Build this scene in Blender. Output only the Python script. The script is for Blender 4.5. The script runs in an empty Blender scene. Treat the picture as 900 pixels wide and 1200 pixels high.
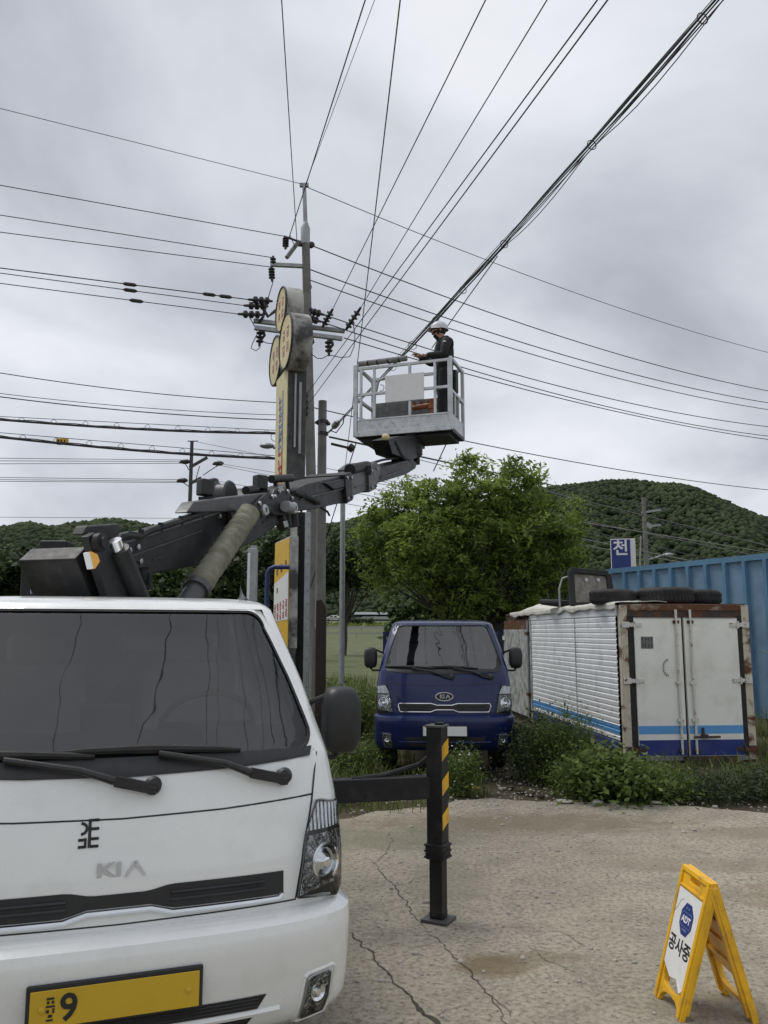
import bpy, bmesh, math, random
import numpy as np
from mathutils import Vector, Matrix, noise as mnoise

random.seed(7)
rng = np.random.default_rng(7)
SC = bpy.context.scene
COL = SC.collection
R = math.radians
PI = math.pi

# ------------------------------------------------------------------ camera
CAM_H, PITCH, FPX = 1.738, R(8.26), 973.0
cam_data = bpy.data.cameras.new('camera')
cam_data.sensor_fit = 'HORIZONTAL'
cam_data.sensor_width = 36.0
cam_data.lens = 36.0 * FPX / 900.0
cam_data.clip_start = 0.05
cam_data.clip_end = 6000
cam = bpy.data.objects.new('camera', cam_data)
COL.objects.link(cam)
cam.location = (0, 0, CAM_H)
cam.rotation_euler = (R(90) + PITCH, 0, 0)
SC.camera = cam

# ------------------------------------------------------------------ light
SC.view_settings.view_transform = 'Standard'
SC.view_settings.look = 'None'
SC.view_settings.exposure = 0.3
SC.view_settings.gamma = 1.0
SUN_EL, SUN_AZ = 62.0, -60.0        # azimuth from +Y towards +X
world = bpy.data.worlds.new('World')
SC.world = world
world.use_nodes = True
wn, wl = world.node_tree.nodes, world.node_tree.links
wn.clear()
w_out = wn.new('ShaderNodeOutputWorld')
w_bg = wn.new('ShaderNodeBackground')
w_bg.inputs['Strength'].default_value = 0.108
w_sky = wn.new('ShaderNodeTexSky')
w_sky.sky_type = 'NISHITA'
w_sky.sun_disc = False
w_sky.sun_elevation = R(SUN_EL)
w_sky.sun_rotation = R(SUN_AZ)
w_tc = wn.new('ShaderNodeTexCoord')
w_sep = wn.new('ShaderNodeSeparateXYZ')
wl.new(w_tc.outputs['Generated'], w_sep.inputs[0])
w_abs = wn.new('ShaderNodeMath'); w_abs.operation = 'ABSOLUTE'
wl.new(w_sep.outputs['Z'], w_abs.inputs[0])
w_den = wn.new('ShaderNodeMath'); w_den.operation = 'ADD'; w_den.inputs[1].default_value = 0.45
wl.new(w_abs.outputs[0], w_den.inputs[0])
w_dx = wn.new('ShaderNodeMath'); w_dx.operation = 'DIVIDE'
w_dy = wn.new('ShaderNodeMath'); w_dy.operation = 'DIVIDE'
wl.new(w_sep.outputs['X'], w_dx.inputs[0]); wl.new(w_den.outputs[0], w_dx.inputs[1])
wl.new(w_sep.outputs['Y'], w_dy.inputs[0]); wl.new(w_den.outputs[0], w_dy.inputs[1])
w_cmb = wn.new('ShaderNodeCombineXYZ')
wl.new(w_dx.outputs[0], w_cmb.inputs[0]); wl.new(w_dy.outputs[0], w_cmb.inputs[1])
w_map = wn.new('ShaderNodeMapping')
w_map.inputs['Location'].default_value = (5.7, 13.36, 0)
wl.new(w_cmb.outputs[0], w_map.inputs[0])
w_n1 = wn.new('ShaderNodeTexNoise')
w_n1.inputs['Scale'].default_value = 2.1
w_n1.inputs['Detail'].default_value = 6
w_n1.inputs['Roughness'].default_value = 0.5
w_n1.inputs['Distortion'].default_value = 0.25
wl.new(w_map.outputs[0], w_n1.inputs['Vector'])
w_ramp = wn.new('ShaderNodeValToRGB')
w_ramp.color_ramp.interpolation = 'B_SPLINE'
e = w_ramp.color_ramp.elements
e[0].position, e[0].color = 0.31, (0.34, 0.36, 0.405, 1)
e[1].position, e[1].color = 0.69, (0.74, 0.748, 0.775, 1)
m = e.new(0.44); m.color = (0.50, 0.525, 0.575, 1)
m = e.new(0.56); m.color = (0.60, 0.622, 0.67, 1)
wl.new(w_n1.outputs['Fac'], w_ramp.inputs['Fac'])
w_mul = wn.new('ShaderNodeVectorMath'); w_mul.operation = 'SCALE'
w_mul.inputs['Scale'].default_value = 9.2
wl.new(w_ramp.outputs['Color'], w_mul.inputs[0])
w_mix = wn.new('ShaderNodeMix'); w_mix.data_type = 'RGBA'
w_mix.inputs['Factor'].default_value = 0.95
wl.new(w_sky.outputs['Color'], w_mix.inputs['A'])
wl.new(w_mul.outputs['Vector'], w_mix.inputs['B'])
wl.new(w_mix.outputs['Result'], w_bg.inputs['Color'])
wl.new(w_bg.outputs['Background'], w_out.inputs['Surface'])

sun_d = bpy.data.lights.new('sun', 'SUN')
sun_d.energy = 1.5
sun_d.angle = R(25)
sun_d.color = (1.0, 0.97, 0.92)
sun = bpy.data.objects.new('sun', sun_d)
COL.objects.link(sun)
sd = Vector((math.sin(R(SUN_AZ)) * math.cos(R(SUN_EL)), math.cos(R(SUN_AZ)) * math.cos(R(SUN_EL)), math.sin(R(SUN_EL))))
sun.rotation_euler = sd.to_track_quat('Z', 'Y').to_euler()
sun.location = (0, 0, 60)

# ------------------------------------------------------------------ helpers
CT, ST = math.cos(PITCH), math.sin(PITCH)

def ray(u, v):
    xc, yc = (u - 450.0) / FPX, (600.0 - v) / FPX
    return Vector((xc, CT - ST * yc, ST + CT * yc))

def P(u, v, Y):
    """World point at forward distance Y seen at photograph position u, v."""
    r = ray(u, v)
    return Vector((0, 0, CAM_H)) + r * (Y / r.y)

def G(u, v, z=0.0):
    """World point on the horizontal plane z."""
    r = ray(u, v)
    return Vector((0, 0, CAM_H)) + r * ((z - CAM_H) / r.z)

def elev(v):
    r = ray(450, v)
    return r.z / r.y

class MB:
    """Collects shapes for one mesh."""
    def __init__(s):
        s.v, s.f = [], []
    def add(s, vs, fs):
        b = len(s.v)
        s.v.extend([tuple(p) for p in vs])
        s.f.extend([tuple(i + b for i in f) for f in fs])
        return s
    def box(s, c, size, M=None):
        hx, hy, hz = size[0] / 2, size[1] / 2, size[2] / 2
        vs = [Vector((x * hx, y * hy, z * hz)) for z in (-1, 1) for y in (-1, 1) for x in (-1, 1)]
        if M is not None:
            vs = [M @ p for p in vs]
        c = Vector(c)
        return s.add([p + c for p in vs], [(0, 2, 3, 1), (4, 5, 7, 6), (0, 1, 5, 4), (2, 6, 7, 3), (0, 4, 6, 2), (1, 3, 7, 5)])
    def bar(s, a, b, w, h, up=(0, 0, 1)):
        """Rectangular bar from a to b; w across, h along up."""
        a, b = Vector(a), Vector(b)
        d = (b - a).normalized()
        up = Vector(up)
        sx = d.cross(up)
        if sx.length < 1e-4:
            sx = d.cross(Vector((1, 0, 0)))
        sx.normalize()
        uz = sx.cross(d).normalized()
        vs = []
        for p in (a, b):
            for q in ((-1, -1), (1, -1), (1, 1), (-1, 1)):
                vs.append(p + sx * (q[0] * w / 2) + uz * (q[1] * h / 2))
        return s.add(vs, [(3, 2, 1, 0), (4, 5, 6, 7), (0, 1, 5, 4), (1, 2, 6, 5), (2, 3, 7, 6), (3, 0, 4, 7)])
    def tube(s, pts, r, n=8, cap=True):
        pts = [Vector(p) for p in pts]
        rs = r if isinstance(r, (list, tuple)) else [r] * len(pts)
        N = len(pts)
        vs, prev = [], None
        for i, p in enumerate(pts):
            d = (pts[min(i + 1, N - 1)] - pts[max(i - 1, 0)])
            d = d.normalized() if d.length > 1e-9 else Vector((0, 0, 1))
            if prev is None:
                a = d.cross(Vector((0, 0, 1)))
                if a.length < 1e-3:
                    a = d.cross(Vector((1, 0, 0)))
            else:
                a = prev - d * prev.dot(d)
                if a.length < 1e-6:
                    a = d.cross(Vector((1, 0, 0)))
            a.normalize(); prev = a
            b = d.cross(a)
            for k in range(n):
                t = 2 * PI * k / n
                vs.append(p + (a * math.cos(t) + b * math.sin(t)) * rs[i])
        fs = [(i * n + k, i * n + (k + 1) % n, (i + 1) * n + (k + 1) % n, (i + 1) * n + k) for i in range(N - 1) for k in range(n)]
        if cap:
            fs.append(tuple(reversed(range(n)))); fs.append(tuple((N - 1) * n + k for k in range(n)))
        return s.add(vs, fs)
    def lathe(s, o, axis, prof, n=24):
        """prof: (distance along axis, radius)."""
        o, ax = Vector(o), Vector(axis).normalized()
        a = ax.cross(Vector((0, 0, 1)))
        if a.length < 1e-3:
            a = ax.cross(Vector((1, 0, 0)))
        a.normalize(); b = ax.cross(a)
        vs = [o + ax * t + (a * math.cos(2 * PI * k / n) + b * math.sin(2 * PI * k / n)) * r for t, r in prof for k in range(n)]
        fs = [(i * n + k, i * n + (k + 1) % n, (i + 1) * n + (k + 1) % n, (i + 1) * n + k) for i in range(len(prof) - 1) for k in range(n)]
        fs.append(tuple(reversed(range(n)))); fs.append(tuple((len(prof) - 1) * n + k for k in range(n)))
        return s.add(vs, fs)
    def prism(s, poly, off):
        """Polygon of 3-D points swept by the vector off."""
        poly = [Vector(p) for p in poly]
        off = Vector(off)
        n = len(poly)
        fs = [tuple(range(n)), tuple(reversed(range(n, 2 * n)))] + [(i, i + n, (i + 1) % n + n, (i + 1) % n) for i in range(n)]
        return s.add(poly + [p + off for p in poly], fs)
    def ball(s, c, r, nu=12, nv=8):
        c = Vector(c)
        r = r if isinstance(r, (tuple, list)) else (r, r, r)
        vs = []
        for j in range(nv + 1):
            t = PI * j / nv
            for k in range(nu):
                f = 2 * PI * k / nu
                vs.append(c + Vector((r[0] * math.sin(t) * math.cos(f), r[1] * math.sin(t) * math.sin(f), r[2] * math.cos(t))))
        fs = [(j * nu + k, (j + 1) * nu + k, (j + 1) * nu + (k + 1) % nu, j * nu + (k + 1) % nu) for j in range(nv) for k in range(nu)]
        return s.add(vs, fs)
    def build(s, name, mat, parent=None, smooth=False, bevel=0, seg=2, M=None):
        me = bpy.data.meshes.new(name)
        vs = s.v if M is None else [tuple(M @ Vector(p)) for p in s.v]
        me.from_pydata(vs, [], s.f)
        me.validate(verbose=False)
        bm = bmesh.new(); bm.from_mesh(me)
        bmesh.ops.remove_doubles(bm, verts=bm.verts, dist=1e-5)
        bmesh.ops.recalc_face_normals(bm, faces=bm.faces)
        if smooth:
            for f in bm.faces: f.smooth = True
        bm.to_mesh(me); bm.free()
        o = bpy.data.objects.new(name, me)
        COL.objects.link(o)
        if mat: me.materials.append(mat)
        if parent: o.parent = parent
        if smooth:
            md = o.modifiers.new('edges', 'EDGE_SPLIT'); md.split_angle = R(38)
        if bevel:
            md = o.modifiers.new('bevel', 'BEVEL'); md.width = bevel; md.segments = seg; md.limit_method = 'ANGLE'; md.angle_limit = R(40)
            if seg > 1:
                for p in me.polygons: p.use_smooth = True
                md.harden_normals = True
        return o

def raw(name, V, F, mat, parent=None, smooth=False, tint=None):
    """Mesh from numpy arrays (F all triangles or all quads); tint = per-vertex value."""
    V = np.asarray(V, dtype=np.float32); F = np.asarray(F, dtype=np.int32)
    me = bpy.data.meshes.new(name)
    k = F.shape[1]
    me.vertices.add(len(V)); me.vertices.foreach_set('co', V.ravel())
    me.loops.add(F.size); me.loops.foreach_set('vertex_index', F.ravel())
    me.polygons.add(len(F))
    me.polygons.foreach_set('loop_start', np.arange(0, F.size, k, dtype=np.int32))
    me.polygons.foreach_set('loop_total', np.full(len(F), k, dtype=np.int32))
    if smooth:
        me.polygons.foreach_set('use_smooth', np.ones(len(F), dtype=bool))
    if tint is not None:
        at = me.attributes.new('tint', 'FLOAT', 'POINT')
        at.data.foreach_set('value', np.asarray(tint, dtype=np.float32))
    me.update(calc_edges=True)
    o = bpy.data.objects.new(name, me); COL.objects.link(o)
    me.materials.append(mat)
    if parent: o.parent = parent
    return o

def tag(o, label=None, cat=None, group=None, kind=None):
    if label: o['label'] = label
    if cat: o['category'] = cat
    if group: o['group'] = group
    if kind: o['kind'] = kind
    return o

def thing(name, label, cat, loc=(0, 0, 0), rz=0.0, group=None):
    o = bpy.data.objects.new(name, None); COL.objects.link(o)
    o.empty_display_size = 0.2
    o.location = loc; o.rotation_euler = (0, 0, rz)
    return tag(o, label, cat, group)

def copy_tree(o, parent=None):
    c = o.copy(); COL.objects.link(c); c.parent = parent
    for ch in list(o.children):
        copy_tree(ch, c)
    return c

def text(s, size, mat, parent, org, xd, yd, name='lettering', depth=0.0015, bold=0.0, sx=1.0, center=True):
    """Flat lettering as a thin mesh; org = middle of the line, xd / yd = reading and up directions."""
    c = bpy.data.curves.new(name, 'FONT'); c.body = s; c.size = size; c.extrude = depth / 2
    c.offset = bold
    c.resolution_u = 3
    if center: c.align_x = 'CENTER'; c.align_y = 'CENTER'
    t = bpy.data.objects.new('tmp_text', c); COL.objects.link(t)
    dg = bpy.context.evaluated_depsgraph_get()
    me = bpy.data.meshes.new_from_object(t.evaluated_get(dg))
    bpy.data.objects.remove(t); bpy.data.curves.remove(c)
    me.name = name
    xd, yd = Vector(xd).normalized(), Vector(yd).normalized()
    zd = xd.cross(yd)
    M = Matrix(((xd.x * sx, yd.x, zd.x, org[0]), (xd.y * sx, yd.y, zd.y, org[1]), (xd.z * sx, yd.z, zd.z, org[2]), (0, 0, 0, 1)))
    me.transform(M)
    me.materials.clear(); me.materials.append(mat)
    o = bpy.data.objects.new(name, me); COL.objects.link(o)
    if parent: o.parent = parent
    return o

# ------------------------------------------------------------------ materials
def srgb(r, g, b):
    f = lambda c: (c / 255 / 12.92) if c / 255 <= 0.04045 else ((c / 255 + 0.055) / 1.055) ** 2.4
    return (f(r), f(g), f(b))

class NT:
    def __init__(s, name):
        s.m = bpy.data.materials.new(name); s.m.use_nodes = True
        s.t = s.m.node_tree; s.n = s.t.nodes; s.l = s.t.links
        s.b = s.n.get('Principled BSDF'); s.out = s.n.get('Material Output')
        tc = s.n.new('ShaderNodeTexCoord'); s.co = tc.outputs['Object']
    def noise(s, scale, detail=4, rough=0.55, vec=None, dist=0.0):
        n = s.n.new('ShaderNodeTexNoise')
        n.inputs['Scale'].default_value = scale; n.inputs['Detail'].default_value = detail
        n.inputs['Roughness'].default_value = rough; n.inputs['Distortion'].default_value = dist
        s.l.new(vec or s.co, n.inputs['Vector'])
        return n.outputs['Fac']
    def ramp(s, fac, stops):
        r = s.n.new('ShaderNodeValToRGB'); e = r.color_ramp.elements
        while len(e) > 1: e.remove(e[-1])
        for i, (p, c) in enumerate(stops):
            if i == 0: e[0].position = p; q = e[0]
            else: q = e.new(p)
            q.color = (c, c, c, 1) if isinstance(c, (int, float)) else tuple(c) + (1,)
        s.l.new(fac, r.inputs['Fac'])
        return r.outputs['Color']
    def mix(s, fac, a, b, mode='MIX'):
        n = s.n.new('ShaderNodeMix'); n.data_type = 'RGBA'; n.blend_type = mode
        for k, x in (('Factor', fac), ('A', a), ('B', b)):
            if isinstance(x, (int, float)): n.inputs[k].default_value = x if k == 'Factor' else (x, x, x, 1)
            elif isinstance(x, tuple): n.inputs[k].default_value = x + (1,) if len(x) == 3 else x
            else: s.l.new(x, n.inputs[k])
        return n.outputs['Result']
    def math(s, op, a, b=0.0, clamp=False):
        n = s.n.new('ShaderNodeMath'); n.operation = op; n.use_clamp = clamp
        for i, x in enumerate((a, b)):
            if isinstance(x, (int, float)): n.inputs[i].default_value = x
            else: s.l.new(x, n.inputs[i])
        return n.outputs[0]
    def scaled(s, sx, sy, sz):
        n = s.n.new('ShaderNodeMapping'); n.inputs['Scale'].default_value = (sx, sy, sz)
        s.l.new(s.co, n.inputs[0]); return n.outputs[0]
    def bump(s, h, strength=0.3, dist=0.01, chain=None):
        n = s.n.new('ShaderNodeBump'); n.inputs['Strength'].default_value = strength; n.inputs['Distance'].default_value = dist
        s.l.new(h, n.inputs['Height'])
        if chain: s.l.new(chain, n.inputs['Normal'])
        s.l.new(n.outputs[0], s.b.inputs['Normal']); return n.outputs[0]
    def set(s, **k):
        for a, x in k.items():
            a = {'color': 'Base Color', 'rough': 'Roughness', 'metal': 'Metallic', 'coat': 'Coat Weight', 'spec': 'Specular IOR Level', 'alpha': 'Alpha'}.get(a, a)
            i = s.b.inputs[a]
            if isinstance(x, (int, float)): i.default_value = x
            elif isinstance(x, tuple): i.default_value = x + (1,) if len(x) == 3 else x
            else: s.l.new(x, i)
        return s

def mk(name, col, rough=0.6, metal=0.0, var=0.12, scale=4.0, bump=0.0, bscale=60.0, coat=0.0, dirt=None, dirt_amt=0.4, dscale=2.0, spec=0.5, dthr=(0.5, 0.72)):
    """Painted, plastic or metal surface with soft tone variation, optional dirt and fine relief."""
    t = NT(name)
    f = t.noise(scale, 5)
    c = t.mix(t.ramp(f, [(0.3, 0.0), (0.7, 1.0)]), tuple(x * (1 - var) for x in col), tuple(min(1, x * (1 + var)) for x in col))
    if dirt:
        d = t.noise(dscale, 8, 0.65)
        c = t.mix(t.math('MULTIPLY', t.ramp(d, [(dthr[0], 0.0), (dthr[1], 1.0)]), dirt_amt), c, dirt)
    rr = t.ramp(t.noise(scale * 3, 4), [(0.3, max(0.02, rough - 0.07)), (0.7, min(1, rough + 0.07))])
    t.set(color=c, rough=rr, metal=metal, coat=coat, spec=spec)
    if bump: t.bump(t.noise(bscale, 5), bump, 0.004)
    return t.m

def rust_mat(name, paint, amt=0.5, scale=3.0):
    t = NT(name)
    a = t.noise(scale, 9, 0.68, dist=0.6)
    b = t.noise(scale * 7, 6, 0.6)
    rust = t.mix(b, (0.035, 0.016, 0.010), (0.19, 0.075, 0.03))
    k = t.ramp(a, [(amt - 0.06, 1.0), (amt + 0.05, 0.0)])
    c = t.mix(k, t.mix(b, tuple(x * 0.8 for x in paint), paint), rust)
    t.set(color=c, rough=0.8)
    t.bump(t.math('ADD', k, b), 0.35, 0.004)
    return t.m

M = {}
M['white_paint'] = mk('white_paint', (0.79, 0.80, 0.78), 0.26, var=0.035, scale=2.5, coat=0.8, dirt=(0.38, 0.36, 0.31), dirt_amt=0.28, dscale=5, dthr=(0.5, 0.8))
M['blue_paint'] = mk('blue_paint', (0.0055, 0.015, 0.080), 0.3, var=0.15, scale=3, coat=0.35, spec=0.3, dirt=(0.02, 0.026, 0.07), dirt_amt=0.35, dscale=3)
M['black_plastic'] = mk('black_plastic', (0.018, 0.018, 0.019), 0.5, var=0.2, scale=12, bump=0.15, bscale=500)
M['rubber'] = mk('rubber', (0.016, 0.016, 0.016), 0.75, var=0.25, scale=8, bump=0.2, bscale=160, dirt=(0.09, 0.08, 0.065), dirt_amt=0.35, dscale=6)
M['dark_interior'] = mk('dark_interior', (0.030, 0.030, 0.032), 0.8, var=0.2)
M['grey_interior'] = mk('grey_interior', (0.16, 0.165, 0.17), 0.8, var=0.15)
M['boom_grey'] = mk('boom_grey', (0.017, 0.017, 0.0175), 0.5, var=0.25, scale=5, spec=0.35, dirt=(0.055, 0.05, 0.043), dirt_amt=0.4, dscale=5, bump=0.05)
M['boom_light'] = mk('boom_light', (0.060, 0.060, 0.062), 0.45, var=0.15, scale=5, dirt=(0.03, 0.03, 0.03), dirt_amt=0.4, dscale=5)
M['black_steel'] = mk('black_steel', (0.011, 0.011, 0.012), 0.5, var=0.3, scale=9, spec=0.35, bump=0.1, bscale=90, dirt=(0.055, 0.05, 0.043), dirt_amt=0.35, dscale=9)
M['chrome'] = mk('chrome', (0.75, 0.76, 0.78), 0.16, 1.0, var=0.05)
M['silver'] = mk('silver', (0.62, 0.63, 0.65), 0.3, 0.35, var=0.05)
M['steel'] = mk('steel', (0.42, 0.43, 0.44), 0.4, 0.85, var=0.15, scale=9, dirt=(0.12, 0.10, 0.08), dirt_amt=0.4, dscale=10)
M['alloy'] = mk('alloy', (0.58, 0.595, 0.61), 0.5, 0.25, var=0.15, scale=7, dirt=(0.17, 0.17, 0.16), dirt_amt=0.55, dscale=8, bump=0.06)
M['tread_plate'] = mk('tread_plate', (0.58, 0.59, 0.60), 0.5, 0.2, var=0.12, scale=12, dirt=(0.2, 0.2, 0.19), dirt_amt=0.5, dscale=14)
M['grey_board'] = mk('grey_board', (0.16, 0.165, 0.16), 0.8, var=0.3, scale=14, dirt=(0.35, 0.35, 0.34), dirt_amt=0.4, dscale=20)
M['foam_pipe'] = mk('foam_pipe', (0.20, 0.205, 0.20), 0.85, var=0.2, scale=10, bump=0.2, bscale=40)
M['copper_paint'] = mk('copper_paint', (0.30, 0.09, 0.035), 0.5, var=0.2)
M['olive_cloth'] = mk('olive_cloth', (0.20, 0.195, 0.145), 0.9, var=0.2, scale=14, bump=0.5, bscale=30, dirt=(0.07, 0.07, 0.05), dirt_amt=0.5, dscale=9)
M['amber'] = mk('amber', (0.85, 0.40, 0.02), 0.25, var=0.1, coat=0.5)
M['lamp_white'] = mk('lamp_white', (0.8, 0.8, 0.8), 0.3, var=0.05)
M['plate_yellow'] = mk('plate_yellow', (0.56, 0.36, 0.02), 0.4, var=0.08)
M['letter_black'] = mk('letter_black', (0.015, 0.015, 0.015), 0.5, var=0.1)
M['letter_navy'] = mk('letter_navy', (0.02, 0.03, 0.16), 0.5, var=0.1)
M['letter_red'] = mk('letter_red', (0.42, 0.035, 0.05), 0.6, var=0.2)
M['letter_pink'] = mk('letter_pink', (0.52, 0.22, 0.28), 0.7, var=0.2)
M['letter_white'] = mk('letter_white', (0.82, 0.82, 0.82), 0.5, var=0.05)
M['letter_blue'] = mk('letter_blue', (0.20, 0.25, 0.42), 0.6, var=0.15)
M['sign_yellow'] = mk('sign_yellow', (0.78, 0.43, 0.012), 0.4, var=0.1, scale=6, dirt=(0.26, 0.15, 0.04), dirt_amt=0.75, dscale=9, coat=0.1)
M['sign_yellow_dark'] = mk('sign_yellow_dark', (0.36, 0.19, 0.012), 0.55, var=0.15)
M['sign_white'] = mk('sign_white', (0.76, 0.76, 0.75), 0.45, var=0.05, scale=6, dirt=(0.5, 0.48, 0.43), dirt_amt=0.5, dscale=6)
M['sign_navy'] = mk('sign_navy', (0.015, 0.035, 0.19), 0.4, var=0.05)
M['cream'] = mk('cream', (0.66, 0.58, 0.32), 0.6, var=0.1, scale=3, dirt=(0.33, 0.27, 0.14), dirt_amt=0.4, dscale=4)
M['sign_case'] = mk('sign_case', (0.40, 0.39, 0.36), 0.5, var=0.2, scale=3, dirt=(0.03, 0.03, 0.028), dirt_amt=0.95, dscale=1.3, dthr=(0.46, 0.60))
M['sign_case_dark'] = mk('sign_case_dark', (0.05, 0.05, 0.048), 0.7, var=0.3, scale=3, dirt=(0.15, 0.14, 0.12), dirt_amt=0.5, dscale=4)
M['banner_yellow'] = mk('banner_yellow', (0.66, 0.40, 0.02), 0.5, var=0.08)
M['concrete_pole'] = mk('concrete_pole', (0.185, 0.18, 0.165), 0.85, var=0.2, scale=3, bump=0.2, bscale=50, dirt=(0.085, 0.085, 0.078), dirt_amt=0.7, dscale=1.2)
M['galv'] = mk('galv', (0.34, 0.35, 0.355), 0.5, 0.5, var=0.15, scale=6, dirt=(0.15, 0.13, 0.1), dirt_amt=0.3)
M['insulator'] = mk('insulator', (0.035, 0.030, 0.032), 0.4, var=0.2)
M['cable'] = mk('cable', (0.022, 0.022, 0.024), 0.6, var=0.1)
M['bare_cable'] = mk('bare_cable', (0.10, 0.10, 0.105), 0.5, var=0.1)
M['blue_steel'] = mk('blue_steel', (0.165, 0.275, 0.385), 0.55, var=0.15, scale=1.5, dirt=(0.09, 0.13, 0.17), dirt_amt=0.7, dscale=1.4, bump=0.05)
M['blue_rib'] = mk('blue_rib', (0.105, 0.225, 0.35), 0.55, var=0.15, scale=1.5, dirt=(0.07, 0.12, 0.18), dirt_amt=0.5, dscale=0.9)
M['rust'] = rust_mat('rust', (0.55, 0.50, 0.40), 0.62, 3)
M['rust_dark'] = rust_mat('rust_dark', (0.05, 0.04, 0.035), 0.48, 4)
M['rust_cream'] = rust_mat('rust_cream', (0.60, 0.52, 0.38), 0.47, 5)
M['rust_brown'] = rust_mat('rust_brown', (0.30, 0.25, 0.19), 0.60, 6)
M['rust_post'] = rust_mat('rust_post', (0.60, 0.55, 0.43), 0.435, 3.5)
M['hinge'] = rust_mat('hinge', (0.70, 0.69, 0.63), 0.40, 12)
M['box_white'] = mk('box_white', (0.80, 0.80, 0.74), 0.45, var=0.06, scale=1.5, dirt=(0.38, 0.33, 0.22), dirt_amt=0.45, dscale=2.2, coat=0.1, dthr=(0.5, 0.8))
M['box_alu'] = mk('box_alu', (0.80, 0.82, 0.83), 0.45, 0.0, var=0.06, scale=3, dirt=(0.33, 0.32, 0.28), dirt_amt=0.5, dscale=4.5, dthr=(0.52, 0.74))
M['box_old_door'] = mk('box_old_door', (0.42, 0.44, 0.42), 0.6, var=0.2, scale=4, dirt=(0.16, 0.16, 0.13), dirt_amt=0.8, dscale=7, dthr=(0.46, 0.62))
M['stripe_blue'] = mk('stripe_blue', (0.10, 0.33, 0.66), 0.45, var=0.12, scale=2, dirt=(0.25, 0.28, 0.3), dirt_amt=0.3, dscale=4)
M['stripe_navy'] = mk('stripe_navy', (0.012, 0.03, 0.19), 0.5, var=0.2, scale=3, dirt=(0.07, 0.07, 0.09), dirt_amt=0.5, dscale=3)
M['tarp'] = mk('tarp', (0.62, 0.61, 0.55), 0.7, var=0.12, scale=4, bump=0.4, bscale=9, dirt=(0.25, 0.22, 0.15), dirt_amt=0.5, dscale=4)
M['old_wood'] = mk('old_wood', (0.21, 0.195, 0.17), 0.85, var=0.35, scale=14, bump=0.3, bscale=40)
M['shed_blue'] = mk('shed_blue', (0.018, 0.026, 0.055), 0.7, var=0.25, scale=2)
M['helmet'] = mk('helmet', (0.62, 0.61, 0.66), 0.4, var=0.05)
M['jacket'] = mk('jacket', (0.011, 0.012, 0.014), 0.8, var=0.25, scale=20, bump=0.3, bscale=30)
M['trousers'] = mk('trousers', (0.013, 0.014, 0.017), 0.85, var=0.25, scale=20, bump=0.3, bscale=30)
M['skin'] = mk('skin', (0.36, 0.20, 0.14), 0.6, var=0.06)
M['hair'] = mk('hair', (0.012, 0.010, 0.009), 0.6, var=0.2)
M['stone'] = mk('stone', (0.36, 0.34, 0.30), 0.9, var=0.25, scale=12, bump=0.4, bscale=40)
M['bark'] = mk('bark', (0.055, 0.046, 0.036), 0.95, var=0.35, scale=10, bump=0.6, bscale=25)
M['blue_pipe'] = mk('blue_pipe', (0.010, 0.028, 0.11), 0.5, var=0.15)
M['brown_steel'] = mk('brown_steel', (0.022, 0.012, 0.010), 0.7, var=0.3, scale=4)
M['asphalt'] = mk('asphalt', (0.055, 0.055, 0.055), 0.9, var=0.2, scale=2, bump=0.2)
M['far_white'] = mk('far_white', (0.75, 0.77, 0.77), 0.5, var=0.05)
M['far_teal'] = mk('far_teal', (0.05, 0.14, 0.14), 0.6, var=0.1)
M['far_dark'] = mk('far_dark', (0.012, 0.02, 0.026), 0.5, var=0.2)
M['rail_pale'] = mk('rail_pale', (0.33, 0.33, 0.27), 0.7, var=0.1)
M['net_green'] = mk('net_green', (0.02, 0.07, 0.055), 0.8, var=0.3, scale=8)
M['yellow_tag'] = mk('yellow_tag', (0.62, 0.40, 0.03), 0.6, var=0.25, scale=20)
M['dash'] = mk('dash', (0.02, 0.02, 0.021), 0.7, var=0.2)

def leaf_mat(name, dark, light, rough=0.6, trans=0.25):
    """Foliage: each leaf's own tint comes from a per-leaf attribute."""
    t = NT(name)
    a = t.n.new('ShaderNodeAttribute'); a.attribute_name = 'tint'
    c = t.mix(a.outputs['Fac'], dark, light)
    t.set(color=c, rough=rough, spec=0.3)
    tr = t.n.new('ShaderNodeBsdfTranslucent'); t.l.new(c, tr.inputs['Color'])
    mx = t.n.new('ShaderNodeMixShader'); mx.inputs[0].default_value = trans
    t.l.new(t.b.outputs[0], mx.inputs[1]); t.l.new(tr.outputs[0], mx.inputs[2])
    t.l.new(mx.outputs[0], t.out.inputs['Surface'])
    return t.m
M['leaf'] = leaf_mat('leaf', (0.055, 0.092, 0.018), (0.30, 0.39, 0.085), trans=0.5)
M['leaf_dark'] = leaf_mat('leaf_dark', (0.018, 0.034, 0.010), (0.07, 0.105, 0.025), trans=0.25)
M['leaf_weed'] = leaf_mat('leaf_weed', (0.035, 0.062, 0.014), (0.17, 0.23, 0.055), trans=0.35)
M['leaf_dim'] = leaf_mat('leaf_dim', (0.018, 0.032, 0.012), (0.06, 0.085, 0.028), trans=0.25)
M['grass_blade'] = leaf_mat('grass_blade', (0.045, 0.075, 0.015), (0.20, 0.23, 0.06), trans=0.3)
def hill_mat():
    t = NT('hill_wood')
    a = t.n.new('ShaderNodeAttribute'); a.attribute_name = 'tint'
    f = t.noise(0.9, 6, 0.7)
    c = t.mix(a.outputs['Fac'], (0.040, 0.056, 0.030), (0.088, 0.112, 0.050))  # greens paled a little: slight distance haze is put into the colour
    c = t.mix(t.ramp(f, [(0.35, 0.0), (0.7, 1.0)]), t.mix(0.4, c, (0.024, 0.036, 0.020)), c)
    t.set(color=c, rough=0.9, spec=0.1)
    t.bump(f, 1.0, 0.6)
    return t.m
M['hill_wood'] = hill_mat()
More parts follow.
